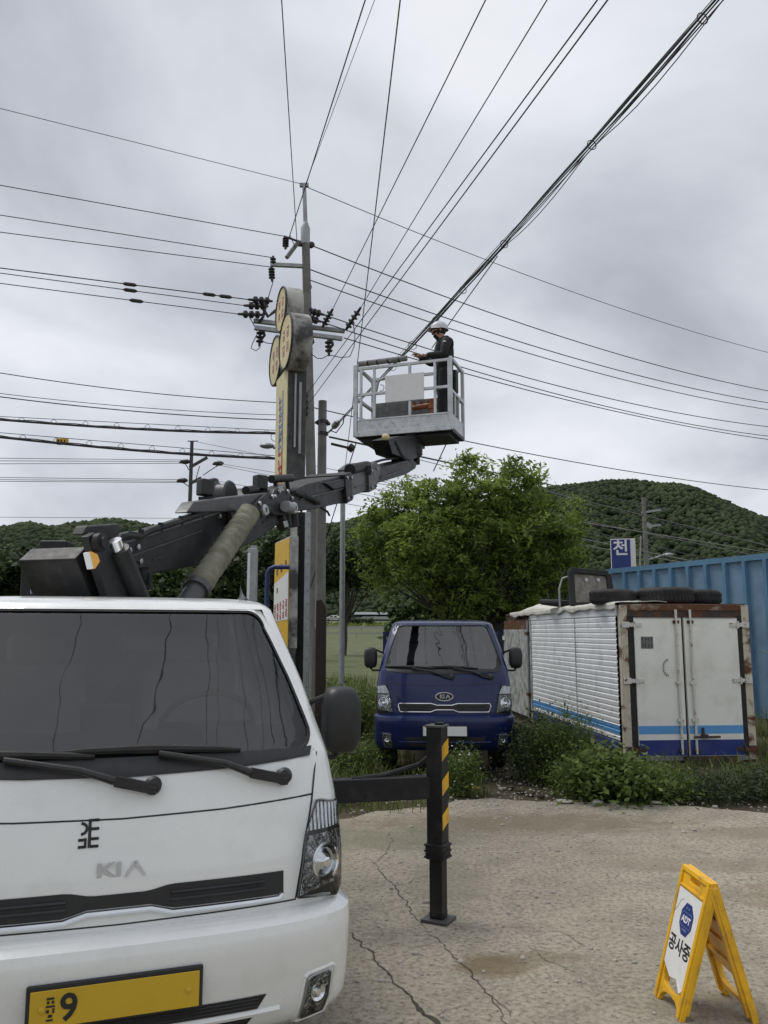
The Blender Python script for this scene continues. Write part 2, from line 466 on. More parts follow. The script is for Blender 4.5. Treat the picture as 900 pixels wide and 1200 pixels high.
M['hill_soil'] = mk('hill_soil', (0.03, 0.045, 0.02), 1.0, var=0.3, scale=0.1)

def glass_mat(name, tint, density, rough=0.02):
    """Tinted pane: part clear, with the mirror of real glass on top."""
    t = NT(name)
    tr = t.n.new('ShaderNodeBsdfTransparent'); tr.inputs[0].default_value = tuple(tint) + (1,)
    gl = t.n.new('ShaderNodeBsdfGlossy'); gl.inputs['Roughness'].default_value = rough
    bm_ = t.n.new('ShaderNodeBump'); bm_.inputs['Strength'].default_value = 0.12; bm_.inputs['Distance'].default_value = 0.05
    t.l.new(t.noise(2.6, 2, 0.4), bm_.inputs['Height']); t.l.new(bm_.outputs[0], gl.inputs['Normal'])
    fr = t.n.new('ShaderNodeFresnel'); fr.inputs['IOR'].default_value = 1.6
    k = t.math('ADD', t.math('MULTIPLY', fr.outputs[0], 1.5), density, True)
    mx = t.n.new('ShaderNodeMixShader'); t.l.new(k, mx.inputs[0])
    t.l.new(tr.outputs[0], mx.inputs[1]); t.l.new(gl.outputs[0], mx.inputs[2])
    t.l.new(mx.outputs[0], t.out.inputs['Surface'])
    return t.m
M['windshield'] = glass_mat('windshield', (0.66, 0.69, 0.69), 0.02)
M['windshield_clear'] = glass_mat('windshield_clear', (0.62, 0.66, 0.66), 0.05)
M['side_glass'] = glass_mat('side_glass', (0.7, 0.72, 0.71), 0.02)
def lens_mat():
    t = NT('lens')
    tr = t.n.new('ShaderNodeBsdfTransparent'); tr.inputs[0].default_value = (0.88, 0.9, 0.9, 1)
    gl = t.n.new('ShaderNodeBsdfGlossy'); gl.inputs['Roughness'].default_value = 0.04
    fr = t.n.new('ShaderNodeFresnel'); fr.inputs['IOR'].default_value = 1.5
    mx = t.n.new('ShaderNodeMixShader'); t.l.new(fr.outputs[0], mx.inputs[0])
    t.l.new(tr.outputs[0], mx.inputs[1]); t.l.new(gl.outputs[0], mx.inputs[2])
    t.l.new(mx.outputs[0], t.out.inputs['Surface'])
    return t.m
M['lens'] = lens_mat()
def reflector_mat():
    t = NT('reflector')
    f = t.noise(26, 3, 0.6, dist=1.2)
    c = t.ramp(f, [(0.35, 0.05), (0.5, 0.42), (0.62, 0.85)])
    t.set(color=c, rough=0.12, metal=0.9)
    t.bump(f, 0.9, 0.03)
    return t.m
M['reflector'] = reflector_mat()
def fluted_mat():
    t = NT('fluted_reflector')
    w = t.n.new('ShaderNodeTexWave'); w.inputs['Scale'].default_value = 18; w.inputs['Distortion'].default_value = 1.5
    t.l.new(t.co, w.inputs['Vector'])
    t.set(color=(0.72, 0.73, 0.74), rough=0.2, metal=0.8)
    t.bump(w.outputs['Fac'], 0.6, 0.01)
    return t.m
M['fluted'] = fluted_mat()

def ground_mat():
    t = NT('lot_concrete')
    big = t.noise(0.55, 6, 0.6, dist=0.5)
    mid = t.noise(3.2, 7, 0.62)
    fine = t.noise(30, 6, 0.8)
    vo = t.n.new('ShaderNodeTexVoronoi'); vo.inputs['Scale'].default_value = 62; t.l.new(t.co, vo.inputs['Vector'])
    grit = t.ramp(vo.outputs['Color'], [(0.25, 0.0), (0.75, 1.0)])
    c = t.mix(t.ramp(big, [(0.35, 0.0), (0.65, 1.0)]), (0.280, 0.250, 0.194), (0.388, 0.350, 0.278))
    c = t.mix(t.ramp(mid, [(0.38, 0.55), (0.55, 0.0)]), c, (0.185, 0.172, 0.135))
    c = t.mix(t.ramp(fine, [(0.38, 1.0), (0.53, 0.0)]), c, (0.12, 0.108, 0.082))
    c = t.mix(t.math('MULTIPLY', t.ramp(fine, [(0.58, 0.0), (0.70, 1.0)]), 0.8), c, (0.50, 0.47, 0.40))
    c = t.mix(t.math('MULTIPLY', grit, 0.28), c, (0.46, 0.42, 0.335))
    # darker and greener on the side where the truck stands
    sp = t.n.new('ShaderNodeSeparateXYZ'); t.l.new(t.co, sp.inputs[0])
    side_tone = t.math('MULTIPLY', t.ramp(t.math('MULTIPLY', t.math('ADD', sp.outputs['X'], 0.1), -1.6), [(0.0, 0.0), (1.0, 1.0)]), t.ramp(mid, [(0.3, 0.2), (0.7, 0.8)]))
    c = t.mix(side_tone, c, (0.115, 0.12, 0.082))
    # earth washed over the far edge of the slab, dry brown stains near the front
    def blob(cx, cy, rx, ry, col, amt, c):
        dx = t.math('DIVIDE', t.math('SUBTRACT', sp.outputs['X'], cx), rx)
        dy = t.math('DIVIDE', t.math('SUBTRACT', sp.outputs['Y'], cy), ry)
        d = t.math('ADD', t.math('MULTIPLY', dx, dx), t.math('MULTIPLY', dy, dy))
        d = t.math('ADD', d, t.math('MULTIPLY', t.math('SUBTRACT', t.noise(5, 6, 0.7), 0.5), 2.6))
        return t.mix(t.math('MULTIPLY', t.ramp(d, [(0.25, 1.0), (1.1, 0.0)]), amt), c, col)
    c = blob(0.57, 4.68, 0.24, 0.18, (0.15, 0.105, 0.055), 0.75, c)
    c = blob(0.80, 4.78, 0.30, 0.12, (0.15, 0.11, 0.065), 0.5, c)
    c = blob(1.2, 8.0, 1.8, 0.5, (0.16, 0.135, 0.09), 0.7, c)
    c = blob(2.9, 5.8, 0.7, 0.4, (0.17, 0.12, 0.075), 0.5, c)
    c = blob(1.55, 4.2, 0.5, 0.22, (0.20, 0.175, 0.13), 0.45, c)
    c = blob(2.4, 6.6, 0.9, 0.25, (0.21, 0.18, 0.135), 0.5, c)
    c = blob(0.45, 6.2, 0.35, 0.6, (0.20, 0.185, 0.14), 0.45, c)
    c = blob(-0.2, 3.6, 0.35, 0.5, (0.15, 0.145, 0.11), 0.5, c)
    c = blob(3.6, 7.6, 1.2, 0.3, (0.20, 0.17, 0.12), 0.5, c)
    c = blob(0.1, 7.4, 0.8, 0.5, (0.15, 0.15, 0.10), 0.6, c)
    t.set(color=c, rough=0.93, spec=0.2)
    h = t.math('ADD', t.math('MULTIPLY', fine, 0.7), t.math('ADD', t.math('MULTIPLY', grit, 0.5), mid))
    t.bump(h, 0.55, 0.012)
    return t.m
M['lot'] = ground_mat()
def soil_mat():
    t = NT('soil')
    f = t.noise(1.2, 7, 0.65); g = t.noise(22, 6, 0.7)
    c = t.mix(f, (0.06, 0.05, 0.033), (0.135, 0.115, 0.08))
    c = t.mix(t.ramp(g, [(0.4, 0.5), (0.6, 0.0)]), c, (0.035, 0.035, 0.02))
    t.set(color=c, rough=0.95, spec=0.1); t.bump(g, 0.7, 0.03)
    return t.m
M['soil'] = soil_mat()
M['verge'] = mk('verge', (0.085, 0.10, 0.035), 0.95, var=0.35, scale=0.8, bump=0.4, bscale=6, dirt=(0.14, 0.13, 0.07), dirt_amt=0.6, dscale=0.6)
M['crack'] = mk('crack', (0.055, 0.05, 0.036), 1.0, var=0.4, scale=20)
M['crack_pale'] = mk('crack_pale', (0.11, 0.10, 0.075), 1.0, var=0.4, scale=20)

# ================================================================== THE SETTING
def sheet(name, pts, z, mat, label=None, kind='structure', cat='ground'):
    mb = MB(); mb.add([(p[0], p[1], z) for p in pts], [tuple(range(len(pts)))])
    o = mb.build(name, mat); tag(o, label, cat, None, kind); return o

sheet('ground', [(-3000, -400), (3000, -400), (3000, 3000), (-3000, 3000)], -0.02, M['soil'], 'bare dark soil ground around the paved lot')

edge_px = [(403, 961), (440, 950), (500, 946), (540, 938), (576, 936), (630, 939), (700, 940), (760, 944), (820, 945), (900, 954)]
edge = [G(u, v) for u, v in edge_px]
edge = [Vector((edge[0].x - 0.9, edge[0].y - 0.05, 0))] + edge + [Vector((edge[-1].x + 2.5, edge[-1].y - 0.15, 0))]
dense = []
for a, b in zip(edge[:-1], edge[1:]):
    n = max(2, int((b - a).length / 0.06))
    for i in range(n):
        p = a.lerp(b, i / n)
        w = mnoise.noise(Vector((p.x * 2.3, p.y * 2.3, 3))) * 0.10 + mnoise.noise(Vector((p.x * 9, p.y * 9, 7))) * 0.045
        dense.append((p.x, p.y + w))
lot_pts = [(-16, 8.4)] + dense + [(16, 8.2), (16, -14), (-16, -14)]
mb = MB()
mb.prism([(x, y, 0.0) for x, y in lot_pts], (0, 0, -0.019))
o = mb.build('pavement', M['lot']); tag(o, 'worn beige concrete lot with cracks and grit', 'pavement', None, 'structure')

def ribbon(name, pts, widths, z, mat, label):
    mb = MB(); vs = []
    dn, dw = [], []
    for i in range(len(pts) - 1):
        n = max(2, int((pts[i + 1] - pts[i]).length / 0.025))
        for k in range(n):
            dn.append(pts[i].lerp(pts[i + 1], k / n)); dw.append(widths[i] + (widths[i + 1] - widths[i]) * k / n)
    dn.append(pts[-1]); dw.append(widths[-1])
    for i, p in enumerate(dn):
        d = (dn[min(i + 1, len(dn) - 1)] - dn[max(i - 1, 0)]).normalized()
        nrm = Vector((-d.y, d.x, 0))
        off = mnoise.noise(Vector((p.x * 11, p.y * 11, 1))) * 0.030 + mnoise.noise(Vector((p.x * 40, p.y * 40, 5))) * 0.012
        w = dw[i] * (0.55 + 0.9 * abs(mnoise.noise(Vector((p.x * 25, p.y * 25, 9)))) * 1.6)
        q = p + nrm * off
        vs += [(q.x - nrm.x * w / 2, q.y - nrm.y * w / 2, z), (q.x + nrm.x * w / 2, q.y + nrm.y * w / 2, z)]
    mb.add(vs, [(2 * i, 2 * i + 1, 2 * i + 3, 2 * i + 2) for i in range(len(dn) - 1)])
    o = mb.build(name, mat); tag(o, label, 'crack', None, 'structure'); return o
ribbon('pavement_crack', [G(*p) for p in [(399, 1080), (412, 1096), (428, 1110), (452, 1140), (478, 1166), (497, 1186), (514, 1205), (528, 1222)]], [0.008, 0.009, 0.010, 0.010, 0.012, 0.028, 0.045, 0.03], 0.0035, M['crack'], 'long dark crack in the concrete beside the white truck')
ribbon('pavement_crack', [G(*p) for p in [(424, 1000), (439, 1013), (461, 1038), (478, 1062), (490, 1080), (513, 1103), (532, 1122), (550, 1140), (571, 1169), (587, 1190), (604, 1210)]], [0.002, 0.004, 0.008, 0.008, 0.005, 0.005, 0.007, 0.009, 0.008, 0.006, 0.004], 0.0038, M['crack'], 'thinner crack passing the foot of the striped outrigger leg')
for pts in ([(461, 1038), (480, 1034), (500, 1026)], [(513, 1103), (500, 1108), (480, 1112)], [(439, 1013), (452, 1000), (460, 985), (455, 975)], [(571, 1169), (590, 1176), (600, 1192)], [(620, 1110), (634, 1122), (650, 1130), (672, 1140)],
            [(514, 1190), (530, 1182), (552, 1178)], [(655, 1093), (668, 1098), (682, 1108)]):
    ribbon('pavement_crack', [G(*p) for p in pts], [0.0045] * len(pts), 0.0041, M['crack_pale'], 'hairline crack branching across the concrete lot')

# --- far verge that carries a raised road, hills
mb = MB(); prof = [(26, -0.015), (60, 0.05), (100, 0.35), (122, 1.0), (150, 2.0), (170, 3.2), (188, 4.3), (260, 4.6), (262, -0.5)]
vs = []
xs = [-700, -300, -120, -50, 0, 50, 120, 300, 700]
for y, z in prof:
    vs += [(x, y + (0.0 if y > 40 else 0), z) for x in xs]
nx = len(xs)
mb.add(vs, [(j * nx + i, j * nx + i + 1, (j + 1) * nx + i + 1, (j + 1) * nx + i) for j in range(len(prof) - 1) for i in range(nx - 1)])
o = mb.build('grass_bank', M['verge'], smooth=True); tag(o, 'far grassy bank that rises to the raised road', 'bank', None, 'structure')
mb = MB(); mb.box((0, 206, 4.37), (1300, 14, 0.05)); o = mb.build('road', M['asphalt']); tag(o, 'far raised asphalt road below the hills', 'road', None, 'structure')

ridge_px = [(-900, 660), (-500, 640), (-200, 622), (0, 616), (30, 611), (62, 618), (100, 612), (122, 610), (200, 616), (300, 622), (380, 614), (415, 609), (440, 606), (520, 600), (590, 588), (640, 577), (670, 569), (700, 565), (745, 566), (785, 571), (820, 580), (860, 593), (900, 607), (980, 640), (1150, 672), (1500, 690)]
raz, rel = [], []
for u, v in ridge_px:
    r = ray(u, v); raz.append(math.atan2(r.x, r.y)); rel.append(math.atan2(r.z, math.hypot(r.x, r.y)))
raz, rel = np.array(raz), np.array(rel)
def ridge(az): return np.interp(az, raz, rel)
def rdist(az): return np.interp(az, [R(-35), R(-10), R(8), R(20)], [330, 340, 430, 430])
R0 = 262.0
def hill_z(az, r):
    rd = rdist(az)
    top = np.tan(ridge(az)) * rd + CAM_H - 3.2
    s = np.clip((r - R0) / (rd - R0), 0, 1.6)
    up = np.where(s <= 1, np.sin(np.clip(s, 0, 1) * PI / 2) ** 1.25, 1 - (s - 1) * 0.8)
    bumpy = np.sin(az * 34 + r * 0.021) * 2.2 + np.sin(az * 71 - r * 0.045) * 1.3
    return 4.0 + (top - 4.0) * up + bumpy * np.clip(s * 3, 0, 1) * np.clip((1.0 - s) * 3, 0, 1)
naz, nr = 150, 26
A = np.linspace(R(-75), R(75), naz); S = np.linspace(0, 1.6, nr)
AA, SS = np.meshgrid(A, S); RR = R0 + SS * (rdist(AA) - R0)
Z = hill_z(AA, RR)
V = np.stack([RR * np.sin(AA), RR * np.cos(AA), Z], -1).reshape(-1, 3)
F = np.array([(j * naz + i, j * naz + i + 1, (j + 1) * naz + i + 1, (j + 1) * naz + i) for j in range(nr - 1) for i in range(naz - 1)])
o = raw('hills', V, F, M['hill_soil'], smooth=True); tag(o, 'low hills behind the lot', 'hill', None, 'structure')

def ico(sub):
    bm = bmesh.new(); bmesh.ops.create_icosphere(bm, subdivisions=sub, radius=1)
    v = np.array([p.co[:] for p in bm.verts]); f = np.array([[q.index for q in g.verts] for g in bm.faces]); bm.free()
    return v, f
def crowns(C, rad, tint, sub=2, rough=0.3, flat=0.9):
    v0, f0 = ico(sub)
    n = len(C); k = len(v0)
    rr = 1 + rng.normal(0, rough, (n, k)).clip(-0.5, 0.7)
    V = v0[None] * rr[..., None] * rad[:, None, None]
    V[..., 2] *= flat
    V = V + C[:, None, :]
    F = (f0[None] + (np.arange(n) * k)[:, None, None]).reshape(-1, 3)
    T = np.clip(tint[:, None] + rng.normal(0, 0.12, (n, k)), 0, 1)
    return V.reshape(-1, 3), F, T.reshape(-1)
NC = 26500
az = rng.uniform(R(-33), R(33), NC); ss = rng.uniform(0.0, 1.04, NC) ** 0.85
rd = rdist(az); rr_ = R0 + ss * (rd - R0)
C = np.stack([rr_ * np.sin(az), rr_ * np.cos(az), hill_z(az, rr_) + rng.uniform(0.3, 2.2, NC)], -1)
V, F, T = crowns(C, rng.uniform(0.95, 1.9, NC), np.clip(rng.normal(0.42, 0.13, NC) + 0.16 * np.sin(az * 41 + rr_ * 0.05), 0, 1), sub=1, rough=0.12, flat=0.85)
o = raw('hill_forest', V, F, M['hill_wood'], smooth=True, tint=T)
tag(o, 'dense dark green woodland covering the hills', 'forest', None, 'stuff')

# ------------------------------------------------------------------ plants
def leaf_quads(C, size, aspect, tint, down=0.35, spread=None):
    """One folded diamond leaf per centre."""
    n = len(C)
    d = rng.normal(0, 1, (n, 3)); d[:, 2] = d[:, 2] * 0.6 - down * 0.9
    d /= np.linalg.norm(d, axis=1, keepdims=True)
    q = rng.normal(0, 0.55, (n, 3)); q[:, 2] += 1.0; s = np.cross(d, q); s /= np.linalg.norm(s, axis=1, keepdims=True) + 1e-9
    L = size * rng.uniform(0.6, 1.3, n)[:, None]; W = L * aspect
    nn = np.cross(d, s)
    base, tip = C - d * L / 2, C + d * L / 2
    lft, rgt = C + s * W / 2 + nn * W * 0.18, C - s * W / 2 + nn * W * 0.18
    V = np.stack([base, lft, tip, rgt], 1).reshape(-1, 3)
    F = np.arange(4 * n).reshape(-1, 4)
    T = np.repeat(np.clip(tint, 0, 1), 4)
    return V, F, T

def crown_points(blobs, n, clump=0.30, per=26, shell=0.55):
    """Leaf centres gathered in clumps through a union of ellipsoids. blobs: (x, y, z, rx, ry, rz)."""
    B = np.array(blobs, dtype=float)
    vol = B[:, 3] * B[:, 4] * B[:, 5]
    nc = max(3, n // per)
    idx = rng.choice(len(B), nc, p=vol / vol.sum())
    d = rng.normal(0, 1, (nc, 3)); d /= np.linalg.norm(d, axis=1, keepdims=True)
    rad = rng.uniform(shell, 1.18, nc) ** 0.85
    CC = B[idx, :3] + d * rad[:, None] * B[idx, 3:]
    k = rng.integers(0, nc, n)
    sg = clump * rng.uniform(0.55, 1.35, nc)
    off = rng.normal(0, 1, (n, 3)); off[:, 2] *= 0.7
    pts = CC[k] + off * sg[k][:, None] * 0.55
    ct = rng.normal(0.56, 0.2, nc)
    return pts, ct[k] + rng.normal(0, 0.13, n), CC

def tree(name, label, base, blobs, n, leaf, mat, trunk_r=0.16, cat='tree', group=None, clump=0.3, aspect=0.36, limbs=12, shell=0.5, per=26):
    root = thing(name, label, cat, base, 0, group)
    b0 = Vector(base)
    bl = [(x - b0.x, y - b0.y, z - b0.z, rx, ry, rz) for x, y, z, rx, ry, rz in blobs]
    pts, tint, CC = crown_points(bl, n, clump, per, shell)
    V, F, T = leaf_quads(pts, leaf, aspect, tint)
    raw('crown', V, F, mat, root, tint=T)
    top = Vector(np.array(bl)[:, :3].mean(0)); top.z *= 0.8
    mb = MB()
    fork = Vector((top.x * 0.35, top.y * 0.35, top.z * 0.42))
    mb.tube([(0, 0, -0.05), fork * 0.5 + Vector((0.05, 0, 0)), fork], [trunk_r * 1.25, trunk_r, trunk_r * 0.8], 8)
    tg = [Vector(b[:3]) for b in bl] + [Vector(c) for c in CC[:limbs]]
    for q in tg:
        md = fork.lerp(q, 0.5) + Vector((random.uniform(-.15, .15), random.uniform(-.15, .15), -0.05 * q.z + random.uniform(0, .2)))
        mb.tube([fork * 0.96, md, q], [trunk_r * 0.5, trunk_r * 0.25, trunk_r * 0.07], 5)
    mb.build('trunk', M['bark'], root, smooth=True)
    return root

def pxblob(u, v, rpx, Y, dy=0.0, ry=None):
    c = P(u, v, Y + dy); s = rpx / FPX * (Y + dy)
    s *= 0.9; return (c.x, c.y, c.z, s, ry or s * 0.9, s)
YT = 23.0
bl = [pxblob(*b) for b in [(562, 572, 40, YT, 0), (612, 572, 36, YT, .6), (515, 588, 34, YT, -.4), (472, 582, 26, YT, .3), (452, 622, 36, YT, .4), (500, 640, 52, YT, -.8), (560, 630, 58, YT, 0), (622, 628, 52, YT, .5),
      (664, 622, 34, YT, .8), (645, 668, 40, YT, .3), (448, 668, 32, YT, .5), (540, 690, 44, YT, -.6), (600, 690, 40, YT, 0), (425, 645, 18, YT, .6), (545, 548, 16, YT, 0), (606, 546, 13, YT, .3), (668, 596, 14, YT, .8)]]
tree('broadleaf_tree', 'tall bright green broadleaf tree behind the blue truck', (2.6, YT, 0), bl, 42000, 0.19, M['leaf'], 0.15, aspect=0.32, clump=0.26, limbs=70, shell=0.5, per=44)
# trees beyond it and under the boom
def simple_tree(name, label, u, vtop, Y, wpx, mat, n=5200, leaf=0.55, group='trees beyond the lot', seed=0, low=False):
    c = P(u, vtop, Y); h = c.z; w = wpx / FPX * Y / 2
    base = (c.x, Y, 0.0)
    rs = random.Random(seed)
    bl = []
    for i in range(9):
        a = rs.uniform(0, 2 * PI); k = rs.uniform(0, 0.62)
        zz = rs.uniform(0.35, 0.86) if not low else rs.uniform(0.60, 0.88)
        r = rs.uniform(0.32, 0.5) * w * (1.15 - 0.45 * zz)
        bl.append((c.x + math.cos(a) * k * w, Y + math.sin(a) * k * w, h * zz, r, r, min(r * 1.0, h * 0.16)))
    bl.append((c.x, Y, h * 0.88, w * 0.32, w * 0.32, h * 0.12))
    if not low: bl.append((c.x, Y, h * 0.3, w * 0.8, w * 0.8, h * 0.28))
    return tree(name, label, base, bl, n, leaf, mat, 0.12 + w * 0.03, group=group, clump=leaf * 1.5, aspect=0.55, limbs=4, shell=0.35)
gt = 'trees beyond the lot'
simple_tree('background_tree', 'dark tree seen at the far left below the hill ridge', 20, 640, 58, 120, M['leaf_dim'], seed=1)
simple_tree('background_tree', 'dark tree behind the dark control box of the lift', 110, 646, 60, 110, M['leaf_dim'], seed=2)
simple_tree('background_tree', 'lighter green tree showing just under the lower boom', 196, 662, 34, 80, M['leaf_dark'], seed=3, leaf=0.34)
simple_tree('background_tree', 'dark tree showing behind the cloth wrapped cylinder', 262, 632, 46, 110, M['leaf_dim'], seed=4, leaf=0.45)
simple_tree('background_tree', 'dark tree behind the grey post and blue pipe', 318, 628, 52, 90, M['leaf_dim'], seed=5, leaf=0.45)
simple_tree('background_tree', 'dark tree right behind the slim tall grey post', 402.5, 626, 62, 110, M['leaf_dim'], seed=6, leaf=0.5, low=True)
simple_tree('background_tree', 'dark tree filling the gap behind the bright broadleaf tree', 520, 662, 44, 170, M['leaf_dark'], seed=9, n=6500, leaf=0.42)
simple_tree('background_tree', 'dark tree behind the shed at the edge of the broadleaf crown', 655, 668, 40, 120, M['leaf_dim'], seed=10, leaf=0.4)

def weed(name, label, u, v, h, w, n, leaf=0.06, mat='leaf_weed', group=None, aspect=0.42, base=None, flowers=0, cat='weed'):
    b = base or G(u, v)
    root = thing(name, label, cat, (b.x, b.y, 0), 0, group)
    mb = MB(); pts = []
    ns = max(5, int(n / 60))
    for i in range(ns):
        a = random.uniform(0, 2 * PI); k = math.sqrt(random.random()) * w
        hh = h * random.uniform(0.55, 1.0) * (1 - 0.35 * k / w)
        p0 = Vector((math.cos(a) * k * 0.55, math.sin(a) * k * 0.55, -0.01)); p2 = Vector((math.cos(a) * k, math.sin(a) * k, hh))
        p1 = p0.lerp(p2, 0.5) + Vector((0, 0, hh * 0.12))
        mb.tube([p0, p1, p2], [0.006, 0.0045, 0.002], 4)
        for j in range(max(1, n // ns)):
            t = random.uniform(0.12, 1.03)
            q = p0.lerp(p1, t * 2) if t < 0.5 else p1.lerp(p2, t * 2 - 1)
            sp = leaf * (1.5 + 1.2 * (1 - t))
            pts.append((q.x + random.gauss(0, sp), q.y + random.gauss(0, sp), max(0.01, q.z + random.gauss(0, sp * 0.6))))
    mb.build('stem', M['bark'] if mat == 'x' else M['leaf_stem'], root)
    pts = np.array(pts); tint = rng.normal(0.60, 0.24, len(pts))
    V, F, T = leaf_quads(pts, leaf, aspect, tint, down=0.1)
    raw('foliage', V, F, M[mat], root, tint=T)
    if flowers:
        fm = MB()
        for i in range(flowers):
            q = pts[random.randrange(len(pts))]
            fm.ball((q[0], q[1], min(h, q[2] + 0.05)), (0.011, 0.011, 0.006), 6, 4)
        fo = fm.build('flowers', M['letter_white'], root); fo['kind'] = 'stuff'
    return root
M['leaf_stem'] = mk('leaf_stem', (0.08, 0.10, 0.03), 0.8, var=0.2)
gw = 'weeds in front of the white box'
weed('weed_bush', 'large dark weed bush between blue truck and white box', 628, 918, 1.0, 0.42, 4200, 0.055, 'leaf_dim', gw, base=G(632, 914))
weed('weed_bush', 'tall feathery weed clump against the ribbed side of the box', 662, 918, 1.12, 0.40, 5600, 0.05, 'leaf_weed', gw, aspect=0.3)
weed('weed_bush', 'broad leaved bush below the near corner of the box', 716, 936, 0.58, 0.34, 2600, 0.085, 'leaf_weed', gw, aspect=0.55)
weed('weed_bush', 'low yellowish weed clump in front of the feathery clump', 682, 932, 0.55, 0.38, 2600, 0.055, 'leaf_weed', gw, aspect=0.2)
weed('weed_bush', 'low dim weed clump under the left rear door of the box', 775, 934, 0.34, 0.42, 2400, 0.055, 'leaf_weed', gw, aspect=0.35)
weed('weed_bush', 'low weed clump under the right rear door of the box', 836, 936, 0.30, 0.42, 2400, 0.055, 'leaf_dim', gw, aspect=0.3)
weed('weed_bush', 'weed clump beside the far right corner of the box', 893, 934, 0.36, 0.40, 2200, 0.06, 'leaf_dim', gw, aspect=0.28)
weed('weed_bush', 'flowering weed clump right beside the striped outrigger leg', 540, 930, 0.62, 0.20, 2600, 0.045, 'leaf_weed', None, aspect=0.3, flowers=26)
weed('weed_bush', 'small weed clump below the bumper of the blue truck', 520, 925, 0.30, 0.22, 1400, 0.045, 'leaf_weed', None, aspect=0.25)
weed('weed_bush', 'weed clump behind the outrigger beam and black mirror', 416, 905, 0.55, 0.40, 3200, 0.06, 'leaf_weed', None, aspect=0.3)
weed('weed_bush', 'tall weeds beyond the post left of the blue truck', 405, 868, 1.15, 0.62, 4200, 0.08, 'leaf_weed', None, aspect=0.3)
weed('weed_bush', 'small weed tuft at the left rim of the lot', 412, 938, 0.20, 0.30, 1400, 0.04, 'leaf_weed', None, aspect=0.25)

def grass(polys, n, h0, h1, name, label):
    """Blades scattered over ground polygons given as (x0, x1, y0, y1) boxes."""
    polys = [(a, b, c * 1.15, d * 1.15) for a, b, c, d in polys]
    ar = np.array([(b[1] - b[0]) * (b[3] - b[2]) for b in polys]); k = rng.choice(len(polys), n, p=ar / ar.sum())
    B = np.array(polys)[k]
    x = rng.uniform(B[:, 0], B[:, 1]); y = rng.uniform(B[:, 2], B[:, 3])
    keep = np.array([mnoise.noise(Vector((a * 1.7, b * 1.7, 2))) + 0.35 * mnoise.noise(Vector((a * 7, b * 7, 4))) > -0.12 for a, b in zip(x, y)])
    x, y = x[keep], y[keep]; n = len(x)
    h = rng.uniform(h0, h1, n) * rng.uniform(0.5, 1.3, n); a = rng.uniform(0, 2 * PI, n); ln = h * rng.uniform(0.2, 0.9, n)
    w = rng.uniform(0.004, 0.008, n)
    dx, dy = np.cos(a), np.sin(a); sx, sy = -dy * w, dx * w
    z0 = np.full(n, -0.02)
    V = np.stack([np.stack([x - sx, y - sy, z0], -1), np.stack([x + sx, y + sy, z0], -1),
                  np.stack([x + dx * ln * 0.35 + sx * .8, y + dy * ln * 0.35 + sy * .8, h * 0.65], -1), np.stack([x + dx * ln * 0.35 - sx * .8, y + dy * ln * 0.35 - sy * .8, h * 0.65], -1),
                  np.stack([x + dx * ln, y + dy * ln, h], -1)], 1).reshape(-1, 3)
    i = np.arange(n) * 5
    F = np.concatenate([np.stack([i, i + 1, i + 2], -1), np.stack([i, i + 2, i + 3], -1), np.stack([i + 3, i + 2, i + 4], -1)])
    T = np.repeat(np.clip(rng.normal(0.45, 0.25, n), 0, 1), 5)
    o = raw(name, V, F, M['grass_blade'], tint=T); tag(o, label, 'grass', None, 'stuff')
grass([(1.9, 6.6, 7.95, 9.6), (2.6, 7.5, 8.2, 10.0), (1.7, 2.9, 8.3, 10.6), (0.35, 1.15, 8.0, 9.2), (-0.8, 0.55, 7.3, 8.9), (-2.2, 0.4, 8.4, 14), (-4, 0.3, 12, 22), (4.9, 9.5, 9.5, 13.0), (6.2, 9.5, 7.6, 9.6)],
      26000, 0.05, 0.22, 'grass', 'patchy green grass between the concrete lot and the box')
grass([(-9, -0.3, 13, 27), (4, 10, 12, 15)], 16000, 0.1, 0.42, 'tall_grass', 'rough tall grass beyond the lot')
# stones and rubble along the rim of the slab
for i, (u, v, s, lb) in enumerate([(700, 942, 0.10, 'pale fist sized stone below the broad leaved bush'), (719, 943, 0.06, 'small pale stone just right of the biggest stone'), (662, 941, 0.15, 'flat grey stone slab at the rim of the concrete'), (768, 942, 0.11, 'flat pale stone under the left rear door'), (797, 940, 0.06, 'small grey stone below the middle of the rear doors'),
                                   (610, 928, 0.10, 'dark broken stone in the rubble by the blue truck'), (622, 931, 0.09, 'flat dark stone in front of the dark weed bush'), (598, 924, 0.08, 'small dark stone beside the right wheel of the blue truck'), (634, 934, 0.07, 'dark stone nearest the lot in the rubble trail'), (838, 946, 0.05, 'small brown stone at the right end of the rim')]):
    v0, f0 = ico(2); rs = np.random.default_rng(i + 3)
    vv = v0 * (1 + rs.normal(0, 0.08, (len(v0), 1))); vv = np.round(vv * 2.2) / 2.2 * 0.5 + vv * 0.5
    p = G(u, v); flat = 0.25 if s > 0.1 else 0.6
    vv = vv * np.array([s * 0.6, s * 0.5, s * 0.5 * flat])
    o = raw('stone', vv, f0, M['stone'] if u > 640 else M['soil'], smooth=False); o.location = (p.x, p.y, s * 0.12)
    tag(o, lb, 'stone', 'stones along the rim of the slab')
# fallen leaf
mb = MB(); p = G(556, 927); mb.add([(-.07, 0, .02), (0, .035, .035), (.08, 0, .03), (0, -.03, .02)], [(0, 1, 2), (0, 2, 3)])
o = mb.build('fallen_leaf', M['banner_yellow']); o.location = (p.x, p.y, 0.01); tag(o, 'dry yellow leaf lying beside the flowering weed', 'leaf')
